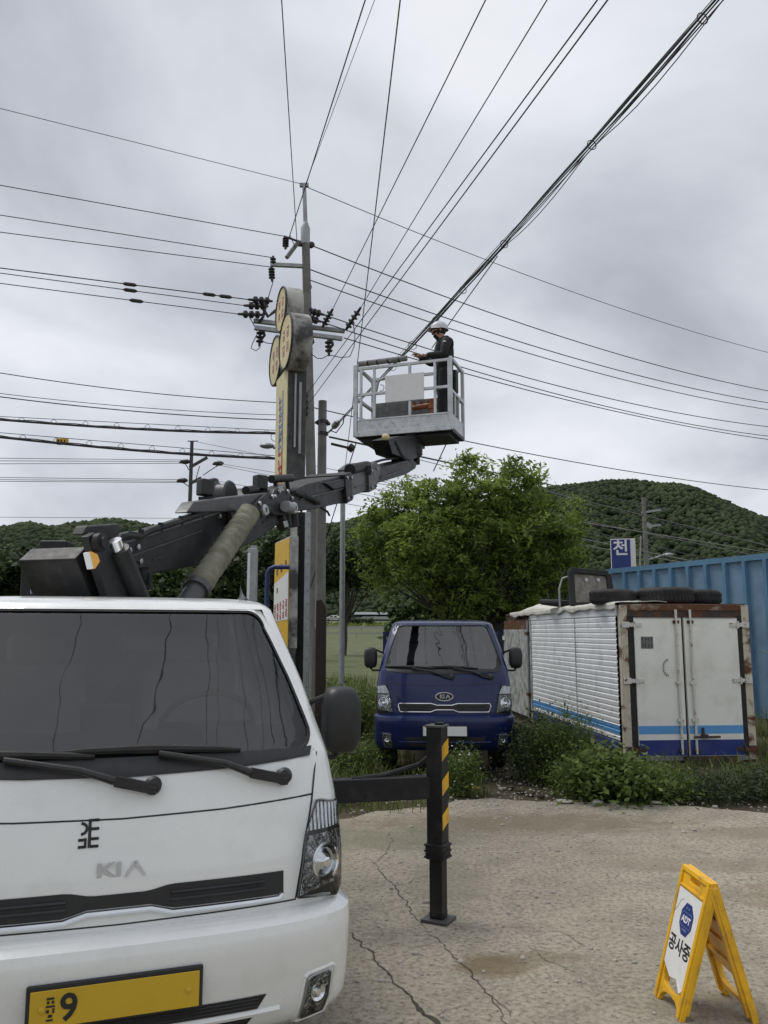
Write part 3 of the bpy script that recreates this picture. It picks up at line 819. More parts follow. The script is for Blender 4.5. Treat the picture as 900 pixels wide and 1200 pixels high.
# rubble
V_, F_, T_ = [], [], []
C = []
for i in range(900):
    a = rng.uniform(0, 1)
    if a < 0.6: p = (rng.uniform(-0.3, 6.5), rng.normal(9.05, 0.3))
    else: p = (rng.uniform(1.3, 2.4), rng.uniform(9.2, 11.4))
    C.append((p[0], p[1], 0.003))
for i in range(500):
    C.append((rng.uniform(-0.4, 4.5), rng.uniform(3.4, 9.0), 0.003))
C = np.array(C)
V, F, T = crowns(C, np.abs(rng.normal(0, 0.009, len(C))) + 0.003, rng.uniform(0, 1, len(C)), sub=1, rough=0.15, flat=0.7)
o = raw('gravel', V, F, M['stone'], tint=T); tag(o, 'loose pebbles scattered on the concrete and along its rim', 'gravel', None, 'stuff')

# ================================================================== CAB-OVER TRUCKS
def it(z, xs, ys): return float(np.interp(z, xs, ys))
ZW0, ZW1 = 1.275, 1.84
ZP = [0.56, 0.76, 0.90, 1.05, 1.20, 1.25, 1.275, 1.84, 1.86, 1.876, 1.888, 1.897, 1.903, 1.908]
YP = [0.045, 0.05, 0.06, 0.085, 0.125, 0.142, 0.158, 0.605, 0.64, 0.70, 0.78, 0.90, 1.06, 1.30]
def YB(z): return it(z, ZP, YP)
def WW(z): return it(z, [0.56, 0.9, 1.1, 1.275, 1.55, 1.84, 1.86, 1.876, 1.888, 1.897, 1.903, 1.908], [0.835, 0.845, 0.835, 0.808, 0.745, 0.655, 0.638, 0.612, 0.575, 0.52, 0.45, 0.34])
def WS(z): return it(z, [0.56, 1.275, 1.55, 1.84, 1.91], [0.73, 0.728, 0.672, 0.592, 0.30])
def DD(z): return it(z, [0.56, 1.275, 1.86, 1.91], [0.32, 0.30, 0.22, 0.12])
PE = 4.2
def FF(x, z):
    k = min(abs(x) / WW(z), 1.0)
    return YB(z) + DD(z) * (1 - (1 - k ** PE) ** (1 / PE)) + 0.03 * k * k
def SF(x, z, off=0.0): return Vector((x, FF(x, z) - off, z))
ZB = [0.33, 0.38, 0.44, 0.52, 0.60, 0.68, 0.725, 0.745, 0.752]
YBB = [0.10, 0.03, 0.0, -0.02, -0.04, -0.05, -0.04, -0.005, 0.06]
def BF(x, z):
    k = min(abs(x) / 0.86, 1.0)
    return it(z, ZB, YBB) + 0.36 * (1 - (1 - k ** PE) ** (1 / PE)) + 0.03 * k * k
def BS(x, z, off=0.0): return Vector((x, BF(x, z) - off, z))

def patch(poly, surf, off, rows=10, cols=10, skirt=0.0):
    """Sheet that follows the surface inside an outline (x, z) that every level line crosses once."""
    zs = [p[1] for p in poly]; z0, z1 = min(zs), max(zs)
    mb = MB(); vs = []
    for j in range(rows + 1):
        z = z0 + (z1 - z0) * (0.002 + 0.996 * j / rows)
        xs = []
        for (xa, za), (xb, zb) in zip(poly, poly[1:] + poly[:1]):
            if (za <= z < zb) or (zb <= z < za):
                xs.append(xa + (xb - xa) * (z - za) / (zb - za))
        if len(xs) < 2: xs = [xs[0], xs[0]] if xs else [0, 0]
        xl, xr = min(xs), max(xs)
        for i in range(cols + 1):
            vs.append(surf(xl + (xr - xl) * i / cols, z, off))
    c1 = cols + 1
    fs = [(j * c1 + i, j * c1 + i + 1, (j + 1) * c1 + i + 1, (j + 1) * c1 + i) for j in range(rows) for i in range(cols)]
    if skirt:
        ring = [i for i in range(c1)] + [j * c1 + cols for j in range(1, rows + 1)] + [rows * c1 + i for i in range(cols - 1, -1, -1)] + [j * c1 for j in range(rows - 1, 0, -1)]
        b = len(vs)
        vs += [Vector(vs[i]) + Vector((0, skirt, 0)) for i in ring]
        n = len(ring)
        fs += [(ring[i], ring[(i + 1) % n], b + (i + 1) % n, b + i) for i in range(n)]
    mb.add(vs, fs)
    return mb

def rrect(hs, ht, hb, rad, z0=ZW0, z1=ZW1, n=8, m=10):
    """Rounded outline inside the windscreen opening, with a fixed number of points."""
    za, zb = z0 + hb, z1 - ht
    out = []
    def arc(cx, cz, a0):
        for i in range(n + 1):
            a = a0 + (PI / 2) * i / n
            out.append((cx + rad * math.cos(a), cz + rad * math.sin(a)))
    wa, wb = WS(za) - hs, WS(zb) - hs
    r_ = max(rad, 1e-4)
    arc(wa - r_, za + r_, -PI / 2)
    arc(wb - r_, zb - r_, 0)
    L = [(-x, z) for x, z in reversed(out)]
    full = out + L
    res = []
    for i, p in enumerate(full):
        q = full[(i + 1) % len(full)]
        res.append(p)
        if i in (n, 2 * n + 1, 3 * n + 2, 4 * n + 3):
            for k in range(1, m):
                px_, pz_ = p[0] + (q[0] - p[0]) * k / m, p[1] + (q[1] - p[1]) * k / m
                if abs(q[1] - p[1]) > 0.2:          # side edges follow the bowed pillar
                    f_ = (pz_ - za) / (zb - za); px_ += math.copysign(1, px_) * (WS(pz_) - (WS(za) + (WS(zb) - WS(za)) * f_))
                res.append((px_, pz_))
    return res
def ring_mesh(A, B, surf, offA, offB, skirt=0.0):
    mb = MB(); n = len(A)
    vs = [surf(x, z, offA) for x, z in A] + [surf(x, z, offB) for x, z in B]
    fs = [(i, (i + 1) % n, n + (i + 1) % n, n + i) for i in range(n)]
    if skirt:
        vs += [surf(x, z, offB) + Vector((0, skirt, 0)) for x, z in B]
        fs += [(n + i, n + (i + 1) % n, 2 * n + (i + 1) % n, 2 * n + i) for i in range(n)]
    return mb.add(vs, fs)

def curve_tube(pts, r, surf=SF, off=0.0, n=6, step=0.04, closed=False):
    out = []
    seq = list(pts) + ([pts[0]] if closed else [])
    for a, b in zip(seq[:-1], seq[1:]):
        k = max(1, int(math.hypot(b[0] - a[0], b[1] - a[1]) / step))
        for i in range(k): out.append(surf(a[0] + (b[0] - a[0]) * i / k, a[1] + (b[1] - a[1]) * i / k, off))
    out.append(surf(seq[-1][0], seq[-1][1], off))
    mb = MB(); mb.tube(out, r, n); return mb

def seam(root, pts, r=0.0035, surf=SF, name='panel_gap'):
    return curve_tube(pts, r, surf, -0.001).build(name, M['black_plastic'], root, smooth=True)

def wheel(root, x, y, r=0.33, w=0.2):
    t = MB()
    t.lathe((x - w / 2, y, r), (1, 0, 0), [(0, r * 0.62), (0.0, r * 0.9), (w * 0.12, r * 0.985), (w * 0.2, r), (w * 0.8, r), (w * 0.88, r * 0.985), (w, r * 0.9), (w, r * 0.62)], 30)
    wo = t.build('wheel', M['rubber'], root, smooth=True)
    s = 1 if x > 0 else -1
    rm = MB(); rm.lathe((x + s * w * 0.5, y, r), (-s, 0, 0), [(-0.012, r * 0.2), (0.005, r * 0.3), (0.03, r * 0.55), (0.0, r * 0.64), (w * 0.5, r * 0.6)], 24)
    rm.build('rim', M['steel'], wo, smooth=True)

def cab_truck(root, paint, kind):
    body_m = paint
    # ---- shell
    zs = [0.56, 0.63, 0.70, 0.76, 0.83, 0.90, 0.97, 1.05, 1.12, 1.20, 1.25, ZW0] + [ZW0 + (ZW1 - ZW0) * i / 9 for i in range(1, 10)] + [1.85, 1.86, 1.868, 1.876, 1.882, 1.888, 1.893, 1.897, 1.903, 1.908]
    rows = []
    for z in zs:
        w, ws = WW(z), WS(z)
        yF = FF(w, z); ywf = max(it(z, [ZW0, ZW1], [0.62, 0.95]), yF + 0.03)
        half = [ws * i / 8 for i in range(9)] + [ws + (w - ws) * (1 - (1 - i / 6) ** 2.2) for i in range(1, 7)]
        front = [(-x, FF(x, z)) for x in reversed(half)] + [(x, FF(x, z)) for x in half[1:]]
        left = [(-w, 1.70), (-w, 1.40), (-w, ywf)]
        right = [(w, ywf), (w, 1.40), (w, 1.70)]
        rows.append(left + front + right)
    nc = len(rows[0]); mb = MB()
    vs = [Vector((x, y, z)) for z, r in zip(zs, rows) for x, y in r]
    fs = []
    for j in range(len(zs) - 1):
        zmid = (zs[j] + zs[j + 1]) / 2
        for i in range(nc - 1):
            if ZW0 < zmid < ZW1:
                if 9 <= i < 25: continue                 # windscreen opening
                if i in (1, nc - 3): continue            # door window openings
            fs.append((j * nc + i, j * nc + i + 1, (j + 1) * nc + i + 1, (j + 1) * nc + i))
    top = (len(zs) - 1) * nc
    fs.append(tuple(top + i for i in range(nc)))
    mb.add(vs, fs)
    # back wall
    zr = [z for z in zs]
    mb.add([Vector((-WW(z), 1.70, z)) for z in zr] + [Vector((WW(z), 1.70, z)) for z in zr], [(i, i + 1, len(zr) + i + 1, len(zr) + i) for i in range(len(zr) - 1)])
    body = mb.build('cab', body_m, root, smooth=True)
    # ---- windscreen: painted corner fillets, black rubber and band, pane
    out0 = rrect(-0.034, -0.018, -0.010, 0.001)
    rub = rrect(0.004, 0.006, 0.006, 0.075)
    frit = rrect(0.036, 0.034, 0.105, 0.060)
    ring_mesh(out0, rub, SF, 0.0025, 0.004).build('windscreen_surround', body_m, root, smooth=True)
    ring_mesh(rub, rrect(0.014, 0.016, 0.014, 0.068), SF, 0.0065, 0.006, 0.02).build('windscreen_rubber', M['rubber'], root, smooth=True)
    pane = patch(rrect(0.008, 0.010, 0.010, 0.072), SF, -0.003, 16, 20).build('windscreen', M['windshield'] if kind == 'lift' else M['windshield_clear'], root, smooth=True)
    cw = [(-0.715, ZW0 + 0.02), (0.715, ZW0 + 0.02), (0.70, ZW0 - 0.012), (0.5, ZW0 - 0.027), (0.25, ZW0 - 0.040), (0, ZW0 - 0.044), (-0.25, ZW0 - 0.040), (-0.5, ZW0 - 0.027), (-0.70, ZW0 - 0.012)]
    patch(cw, SF, 0.0075, 8, 24, 0.006).build('cowl_band', M['black_plastic'], root, smooth=True)
    ring_mesh(rrect(0.012, 0.012, 0.012, 0.07), frit, SF, -0.0045, -0.0045).build('black_band', M['dash'], pane, smooth=True)
    # ---- door windows
    for s in (-1, 1):
        g = MB(); q = []
        for z in (ZW0, 1.55, ZW1):
            q += [(s * (WW(z) - 0.012), max(it(z, [ZW0, ZW1], [0.62, 0.95]), FF(WW(z), z) + 0.03), z), (s * (WW(z) - 0.012), 1.40, z)]
        g.add(q, [(0, 1, 3, 2), (2, 3, 5, 4)]); g.build('door_window', M['side_glass'], root)
        d = MB()
        for a, b in (((1.28, 0.52), (0.66, 0.50)), ((0.66, 0.50), (0.64, 1.36)), ((0.64, 1.36), (1.83, 1.45))):
            d.tube([(s * (WW(a[0] + (b[0] - a[0]) * k / 6) + 0.001), a[1] + (b[1] - a[1]) * k / 6, a[0] + (b[0] - a[0]) * k / 6) for k in range(7)], 0.004, 5)
        d.build('door_gap', M['black_plastic'], root, smooth=True)
        h = MB(); h.box((s * (WW(1.17) + 0.015), 1.25, 1.17), (0.03, 0.16, 0.035)); h.build('door_handle', M['black_plastic'], root, bevel=0.008)
    # ---- interior
    mb = MB()
    mb.add([Vector(p) for p in ((-.66, 1.66, .7), (.66, 1.66, .7), (.60, 1.66, 1.865), (-.60, 1.66, 1.865))], [(0, 1, 2, 3)])
    mb.add([Vector(p) for p in ((-.72, .3, .75), (.72, .3, .75), (.72, 1.66, .75), (-.72, 1.66, .75))], [(0, 1, 2, 3)])
    mb.add([Vector(p) for p in ((-.58, .76, 1.862), (.58, .76, 1.862), (.58, 1.66, 1.864), (-.58, 1.66, 1.864))], [(0, 1, 2, 3)])
    mb.build('cab_lining', M['grey_interior'], root)
    mb = MB()
    mb.add([Vector(p) for p in ((-.66, .30, 1.265), (.66, .30, 1.265), (.69, .46, 1.32), (.70, .66, 1.27), (.70, .66, .95), (-.70, .66, .95), (-.70, .66, 1.27), (-.69, .46, 1.32))],
           [(0, 1, 2, 7), (7, 2, 3, 6), (6, 3, 4, 5), (0, 7, 6, 5), (1, 4, 3, 2)])
    dsh = mb.build('dashboard', M['dash'] if kind == 'lift' else M['grey_interior'], root)
    bu_ = MB().box((-0.06, 0.41, 1.40), (0.19, 0.05, 0.14)).build('black_unit', M['black_plastic'], dsh, bevel=0.01)
    for x in (-0.37, 0.37):
        st = MB(); st.box((x, 1.12, 0.98), (0.50, 0.5, 0.16)); st.box((x, 1.36, 1.28), (0.48, 0.13, 0.62)); st.box((x, 1.37, 1.66), (0.26, 0.09, 0.16))
        st.build('seat', M['grey_interior'], root, bevel=0.04)
    sw = MB(); pts = []
    for k in range(25):
        a = 2 * PI * k / 24; pts.append((0.37 + 0.2 * math.cos(a), 0.73 + 0.12 * math.sin(a), 1.33 - 0.155 * math.sin(a)))
    sw.tube(pts, 0.014, 8); sw.tube([(0.37, 0.60, 1.10), (0.37, 0.73, 1.33)], 0.03, 8); sw.bar((0.18, 0.73, 1.33), (0.56, 0.73, 1.33), 0.02, 0.05)
    sw.build('steering_wheel', M['dash'] if kind == 'lift' else M['grey_interior'], root, smooth=True)
    for x in (0.37,):
        MB().tube([(0.10, 0.60, 1.76), (0.10, 0.66, 1.72)], 0.008, 6).box((0.10, 0.67, 1.69), (0.22, 0.03, 0.065)).build('rear_view_mirror', M['black_plastic'], root, bevel=0.01)
    # ---- seams of the front panel
    seam(root, [(-0.70, 1.125), (-0.35, 1.105), (0, 1.097), (0.35, 1.105), (0.70, 1.125)])
    for s in (-1, 1):
        seam(root, [(s * 0.735, 1.27), (s * 0.715, 1.20), (s * 0.695, 1.10)])
        seam(root, [(s * 0.62, 0.775), (s * 0.655, 0.95), (s * 0.695, 1.10)])
    # ---- grille
    gx = [(-0.56, 0.86), (-0.545, 0.885), (-0.16, 0.885), (-0.09, 0.865), (0.09, 0.865), (0.16, 0.885), (0.545, 0.885), (0.56, 0.86), (0.545, 0.80), (0.53, 0.785), (0.17, 0.785), (0.10, 0.81), (-0.10, 0.81), (-0.17, 0.785), (-0.53, 0.785), (-0.545, 0.80)]
    if kind == 'lift':
        gx = [(x * 1.04, 0.800 + (z - 0.785) * 0.78) for x, z in gx]
    seg = MB()
    up = [p for p in gx[1:7]]; lo = list(reversed(gx[9:15]))
    n = 44; vs = []
    for i in range(n + 1):
        x = -0.55 + 1.1 * i / n
        if kind == 'lift': x *= 1.04
        zu = it(x, [p[0] for p in up], [p[1] for p in up]); zl = it(x, [p[0] for p in lo], [p[1] for p in lo])
        for k in range(4): vs.append(SF(x, zl + (zu - zl) * k / 3, 0.003))
    seg.add(vs, [(4 * i + k, 4 * i + 4 + k, 4 * i + 5 + k, 4 * i + 1 + k) for i in range(n) for k in range(3)])
    gr = seg.build('grille', M['black_plastic'], root, smooth=True)
    if kind == 'lift':
        curve_tube([(x, z - 0.012) for x, z in gx[8:]], 0.011, SF, 0.006, 8).build('chrome_strip', M['chrome'], gr, smooth=True)
        seam(root, [(-0.62, 0.772), (0, 0.765), (0.62, 0.772)], 0.003)
    else:
        curve_tube(gx, 0.010, SF, 0.007, 8, closed=True).build('chrome_strip', M['chrome'], gr, smooth=True)
    for k in (0.35, 0.65):
        for xa, xb in ((-0.5, -0.17), (0.17, 0.5)):
            z = (0.785 + 0.1 * k) if kind != 'lift' else (0.800 + 0.078 * k)
            curve_tube([(xa, z), (xb, z)], 0.006, SF, 0.006, 5).build('slat', M['black_plastic'], gr)
    # ---- badge
    zc = 0.968; el = [(0.105 * math.cos(2 * PI * k / 32), zc + 0.048 * math.sin(2 * PI * k / 32)) for k in range(32)]
    ks = 1.0
    if kind == 'lift':
        zc = 0.938; ks = 1.45
        bd = MB().bar((-0.10, YB(zc) + 0.006, zc), (0.10, YB(zc) + 0.006, zc), 0.004, 0.004).build('badge', M['silver'], root)
        yy = YB(zc) - 0.004
    else:
        bd = patch(el, SF, 0.010, 8, 14, 0.012).build('badge', M['letter_black'], root, smooth=True)
        curve_tube(el, 0.0055, SF, 0.012, 6, closed=True).build('badge_rim', M['silver'], bd, smooth=True)
        yy = YB(zc) - 0.0165
    text('KI', 0.066 * (ks if ks == 1 else 1.0), M['silver'], bd, (-0.026 * ks, yy, zc), (1, 0, 0), (0, -0.17, 1), 'lettering', 0.008, 0.002, sx=ks)
    c = MB()   # the bar-less A
    for a, b in (((0.025, -0.023), (0.047, 0.023)), ((0.047, 0.023), (0.069, -0.023))):
        ax_ = 0.020 if ks > 1 else 0.004
        c.bar((a[0] * ks - ax_, yy + 0.001, zc + a[1]), (b[0] * ks - ax_, yy + 0.001, zc + b[1]), 0.010, 0.010, (0, -1, 0))
    c.build('letter', M['silver'], bd)
    # ---- headlights
    for s in (-1, 1):
        hl = [(0.715, 1.105), (0.835, 1.10), (0.842, 1.03), (0.842, 0.93), (0.842, 0.84), (0.825, 0.775), (0.795, 0.758), (0.62, 0.768), (0.64, 0.87), (0.66, 0.99)]
        hl = [(s * x, z) for x, z in hl]
        h = patch(hl, SF, 0.004, 16, 12).build('headlight', M['black_plastic'], root, smooth=True)
        ts = [(s * x, z) for x, z in [(0.722, 1.097), (0.828, 1.092), (0.832, 1.03), (0.83, 1.0), (0.668, 1.0), (0.69, 1.05)]]
        patch(ts, SF, 0.008, 6, 8, 0.004).build('indicator', M['fluted'], h, smooth=True)
        rf = [(s * x, z) for x, z in [(0.668, 0.985), (0.832, 0.985), (0.834, 0.93), (0.83, 0.84), (0.815, 0.79), (0.635, 0.782), (0.65, 0.87)]]
        patch(rf, SF, 0.0075, 10, 10, 0.003).build('reflector', M['reflector'], h, smooth=True)
        cx, cz = s * 0.735, 0.885; cy = FF(cx, cz)
        nrm = Vector((s * 0.55, -1, 0.12)).normalized()
        lamp = MB(); lamp.lathe((cx, cy - 0.004, cz), nrm, [(-0.01, 0.066), (0.016, 0.069), (0.018, 0.060), (0.006, 0.050), (0.010, 0.038), (0.020, 0.026), (0.024, 0.012)], 22)
        lamp.build('lamp_bowl', M['chrome'], h, smooth=True)
        patch(hl, SF, 0.030, 16, 12, 0.026).build('lens', M['lens'], h, smooth=True)
    # ---- bumper
    xs = [0.86 * i / 10 * 0.86 for i in range(10)] + [0.86 * (0.774 + 0.226 * (1 - (1 - k / 7) ** 2.2)) for k in range(0, 8)]
    xs = sorted(set(round(x, 5) for x in xs))
    zz = [0.33, 0.355, 0.38, 0.41, 0.44, 0.48, 0.52, 0.56, 0.60, 0.64, 0.68, 0.70, 0.725, 0.735, 0.745, 0.752]
    full = [-x for x in reversed(xs) if x > 0] + xs
    mb = MB(); vs = []; nb = len(full) + 2
    for z in zz:
        ins = it(z, [0.33, 0.40, 0.725, 0.752], [0.03, 0, 0, 0.03])
        r = [Vector((-0.86 + ins, 0.72, z))] + [Vector((x * (1 - ins / 0.86), BF(x, z), z)) for x in full] + [Vector((0.86 - ins, 0.72, z))]
        vs += r
    mb.add(vs, [(j * nb + i, j * nb + i + 1, (j + 1) * nb + i + 1, (j + 1) * nb + i) for j in range(len(zz) - 1) for i in range(nb - 1)])
    bp = mb.build('bumper', body_m, root, smooth=True)
    # crease line and intake, fog lamps
    for zc_, h_, w0, w1 in ((0.475, 0.048, 0.50, 0.47), (0.40, 0.055, 0.46, 0.42)):
        patch([(-w0, zc_ + h_ / 2), (w0, zc_ + h_ / 2), (w1, zc_ - h_ / 2), (-w1, zc_ - h_ / 2)], BS, 0.003, 4, 24).build('intake', M['black_plastic'], bp, smooth=True)
        for k in (-0.25, 0.0, 0.25):
            curve_tube([(-w1, zc_ + h_ * k), (w1, zc_ + h_ * k)], 0.003, BS, 0.004, 5, 0.1).build('slat', M['black_plastic'], bp)
    curve_tube([(-0.55, 0.437), (0.55, 0.437)], 0.012, BS, 0.0, 6, 0.06).build('intake_bar', body_m, bp, smooth=True)
    for s in (-1, 1):
        fg = [(0.655, 0.515), (0.665, 0.525), (0.735, 0.53), (0.748, 0.52), (0.742, 0.43), (0.728, 0.375), (0.65, 0.362), (0.637, 0.372)]
        pd = [(s * (0.692 + (x - 0.692) * 1.35), 0.445 + (z - 0.445) * 1.16) for x, z in fg]
        curve_tube(pd, 0.009, BS, -0.003, 6, closed=True).build('fog_pod_rim', body_m, bp, smooth=True)
        fgs = [(s * x, z) for x, z in fg]
        fo = patch(fgs, BS, 0.003, 10, 6, 0.003).build('fog_lamp', M['reflector'], bp, smooth=True)
        curve_tube(fgs, 0.005, BS, 0.004, 6, closed=True).build('fog_lamp_rim', M['galv'], fo, smooth=True)
        lb = MB(); fx, fz = s * 0.692, 0.465; lb.lathe((fx, BF(fx, fz) - 0.001, fz), (s * 0.4, -1, 0), [(-0.004, 0.032), (0.012, 0.032), (0.006, 0.02), (0.014, 0.01)], 16)
        lb.build('lamp_bowl', M['chrome'], fo, smooth=True)
        patch(fgs, BS, 0.014, 10, 6, 0.011).build('lens', M['lens'], fo, smooth=True)
    # ---- number plate
    py = BF(0, 0.575) - 0.016
    pl = MB(); pl.box((0, py, 0.575), (0.545, 0.014, 0.135)); plo = pl.build('plate_holder', M['black_plastic'], root, bevel=0.006)
    MB().box((0, py - 0.009, 0.572), (0.52, 0.004, 0.110)).build('number_plate', M['plate_yellow'] if kind == 'lift' else M['sign_white'], plo, bevel=0.002)
    if kind == 'lift':
        text('9', 0.112, M['letter_black'], plo, (-0.145, py - 0.0128, 0.568), (1, 0, 0), (0, 0, 1), 'digit', 0.002, 0.002)
        mk_ = MB()     # worn, unreadable two-syllable district mark
        for (a, b, c_, d) in ((-0.200, 0.603, 0.022, 0.006), (-0.206, 0.592, 0.007, 0.008), (-0.192, 0.592, 0.007, 0.008), (-0.199, 0.580, 0.026, 0.005), (-0.207, 0.566, 0.009, 0.009), (-0.190, 0.567, 0.006, 0.014), (-0.199, 0.552, 0.012, 0.008), (-0.2, 0.54, 0.02, 0.005)):
            mk_.box((a, py - 0.0125, b), (c_, 0.002, d))
        mk_.build('district_mark', M['letter_black'], plo)
        for x in (-0.225, 0.225):
            MB().lathe((x, py - 0.011, 0.572), (0, -1, 0), [(0, 0.010), (0.004, 0.010), (0.006, 0.005)], 12).build('plate_bolt', M['plate_yellow'], plo, smooth=True)
    # ---- wipers
    for px_, bx0, bx1 in ((0.10, -0.73, -0.10), (0.58, -0.22, 0.42)):
        w = MB()
        w.lathe(SF(px_, 1.195, -0.005), (0, -1, 0.35), [(0, 0.032), (0.035, 0.030), (0.048, 0.018)], 14)
        mid = (bx0 + bx1) / 2 + 0.02
        w.bar(SF(px_ + 0.012, 1.19, 0.03), SF(px_ - 0.13, 1.225, 0.035), 0.036, 0.026, (0, -1, 0))
        w.tube([SF(px_ - 0.13, 1.225, 0.035), SF((px_ + mid) / 2, 1.265, 0.042), SF(mid, 1.305, 0.032)], [0.015, 0.012, 0.011], 8)
        wo = w.build('wiper', M['black_plastic'], root, smooth=True)
        b = MB()
        b.tube([SF(bx0 + (bx1 - bx0) * k / 8, 1.318 - 0.016 * k / 8 + 0.008 * math.sin(PI * k / 8), 0.016) for k in range(9)], [0.007, .013, .014, .016, .018, .016, .014, .013, .007], 8)
        b.build('blade', M['rubber'], wo, smooth=True)
    # ---- mirrors on arms
    for s in (-1, 1):
        a = MB(); mz = 1.36 if kind == 'lift' else 1.42
        a.tube([(s * 0.775, 0.62, mz + 0.06), (s * 0.86, 0.57, mz + 0.10), (s * 0.92, 0.55, mz + 0.06)], 0.013, 7)
        a.build('mirror_arm', M['black_plastic'], root, smooth=True); a = MB()
        a.tube([(s * 0.79, 0.60, mz - 0.16), (s * 0.90, 0.56, mz - 0.16), (s * 0.95, 0.55, mz - 0.10)], 0.013, 7)
        a.build('mirror_arm', M['black_plastic'], root, smooth=True)
        h = MB()
        pr = []
        for k in range(28):
            t = 2 * PI * k / 28; c_, s_ = math.cos(t), math.sin(t)
            pr.append((0.084 * abs(c_) ** 0.55 * (1 if c_ > 0 else -1), (0.142 if kind == 'lift' else 0.132) * abs(s_) ** 0.6 * (1 if s_ > 0 else -1)))
        lay = [(0.0, 1.0), (0.022, 1.0), (-0.03, 0.97), (-0.06, 0.84), (-0.075, 0.55), (-0.08, 0.0)]
        vs = []; L = [(0.025, 0.93), (0.02, 1.0), (-0.02, 1.0), (-0.05, 0.94), (-0.068, 0.80), (-0.08, 0.5), (-0.085, 0.12)]
        for dy, k in L:
            vs += [(s * 0.925 + x * k, 0.55 + dy, mz + z * k) for x, z in pr]
        n = 28
        h.add(vs, [(j * n + i, j * n + (i + 1) % n, (j + 1) * n + (i + 1) % n, (j + 1) * n + i) for j in range(len(L) - 1) for i in range(n)] + [tuple(range(n)), tuple((len(L) - 1) * n + i for i in range(n))])
        ho = h.build('mirror', M['black_plastic'], root, smooth=True)
        MB().add([(s * 0.925 + x * 0.88, 0.577, mz + z * 0.88) for x, z in pr], [tuple(range(n))]).build('mirror_glass', M['chrome'], ho)
    # ---- chassis, wheels
    ch = MB()
    ch.box((0, 1.0, 0.52), (1.3, 1.5, 0.26)); ch.box((-0.38, 3.0, 0.62), (0.09, 3.9, 0.18)); ch.box((0.38, 3.0, 0.62), (0.09, 3.9, 0.18))
    ch.box((0, 0.95, 0.33), (1.25, 0.10, 0.10)); ch.box((0, 3.6, 0.35), (1.2, 0.12, 0.12))
    for x in (-0.38, 0.38):
        for y in (1.9, 2.7, 4.6): ch.box((0, y, 0.62), (0.7, 0.08, 0.12))
    ch.build('chassis', M['black_steel'], root)
    for x in (-0.70, 0.70):
        wheel(root, x, 0.98); wheel(root, x, 3.6)
    return root

# ---- blue cargo truck
bp_ = P(523, 905, 9.4)
bt = thing('cargo_truck', 'dark navy blue cab-over cargo truck parked in the weeds', 'truck', (0.729, 10.23, 0.0), R(-2.5))
cab_truck(bt, M['blue_paint'], 'cargo')
bed = MB()
bed.box((0, 3.35, 0.86), (1.66, 3.0, 0.09)); bed.build('bed_floor', M['blue_paint'], bt)
for x in (-0.83, 0.83):
    MB().box((x, 3.35, 1.09), (0.035, 3.0, 0.36)).build('side_board', M['blue_paint'], bt, bevel=0.006)
MB().box((0, 4.86, 1.09), (1.62, 0.035, 0.36)).build('tailgate', M['blue_paint'], bt, bevel=0.006)
fb = MB()
for x in (-0.8, 0.8): fb.bar((x, 1.84, 0.9), (x, 1.84, 1.75), 0.05, 0.05)
for z in (1.1, 1.4, 1.72): fb.bar((-0.8, 1.84, z), (0.8, 1.84, z), 0.04, 0.05)
fb.build('headboard', M['blue_paint'], bt)

# ---- white boom lift truck
WYAW = R(19.7)
wt = thing('lift_truck', 'white cab-over truck in the foreground carrying a folding aerial lift', 'truck', (-0.877, 2.918, 0.0), WYAW)
cab_truck(wt, M['white_paint'], 'lift')
WMI = (Matrix.Translation(wt.location) @ Matrix.Rotation(WYAW, 4, 'Z')).inverted()
# shark fin on the roof
fin = MB()
fz = 1.893
for i in range(9):
    f = i / 8; y = 0.93 + 0.17 * f; wd_ = 0.032 * math.sin(PI * min(1, f * 0.9 + 0.1)) ; hh_ = 0.012 + 0.062 * max(0, f - 0.25) ** 1.5 / 0.65
    for xx, zz_ in ((-wd_, 0), (-wd_ * 0.45, hh_ * 0.4), (-wd_ * 0.12, hh_ * 0.9), (0, hh_), (wd_ * 0.12, hh_ * 0.9), (wd_ * 0.45, hh_ * 0.4), (wd_, 0)):
        fin.v.append((0.565 + xx, y, fz + zz_ * 1.15))
fin.f = [(i * 7 + k, i * 7 + k + 1, i * 7 + k + 8, i * 7 + k + 7) for i in range(8) for k in range(6)] + [tuple(range(7)), tuple(reversed(range(56, 63)))]
fin.build('aerial_fin', M['boom_light'], wt, smooth=True)
# remains of the door lettering on the front panel
fr = MB()
def stroke(x0, z0, x1, z1, w): fr.bar(SF(x0, z0, 0.0025), SF(x1, z1, 0.0025), w, 0.003, (0, -1, 0))
lx, lz = -0.115, 1.058
for k in range(10):
    a0, a1 = -PI / 2 + PI * k / 10, -PI / 2 + PI * (k + 1) / 10
    stroke(lx - 0.018 + 0.019 * math.cos(a0), lz + 0.017 + 0.017 * math.sin(a0), lx - 0.018 + 0.019 * math.cos(a1), lz + 0.017 + 0.017 * math.sin(a1), 0.009)
for z in (0.042, 0.015, -0.016, -0.040): stroke(lx + 0.012, lz + z, lx + 0.040, lz + z, 0.009)
for z in (-0.018, -0.040): stroke(lx - 0.026, lz + z, lx - 0.004, lz + z, 0.009)
stroke(lx + 0.010, lz + 0.046, lx + 0.010, lz - 0.044, 0.010); stroke(lx - 0.003, lz - 0.012, lx - 0.003, lz - 0.044, 0.008)
fr.build('lettering', M['letter_black'], wt)

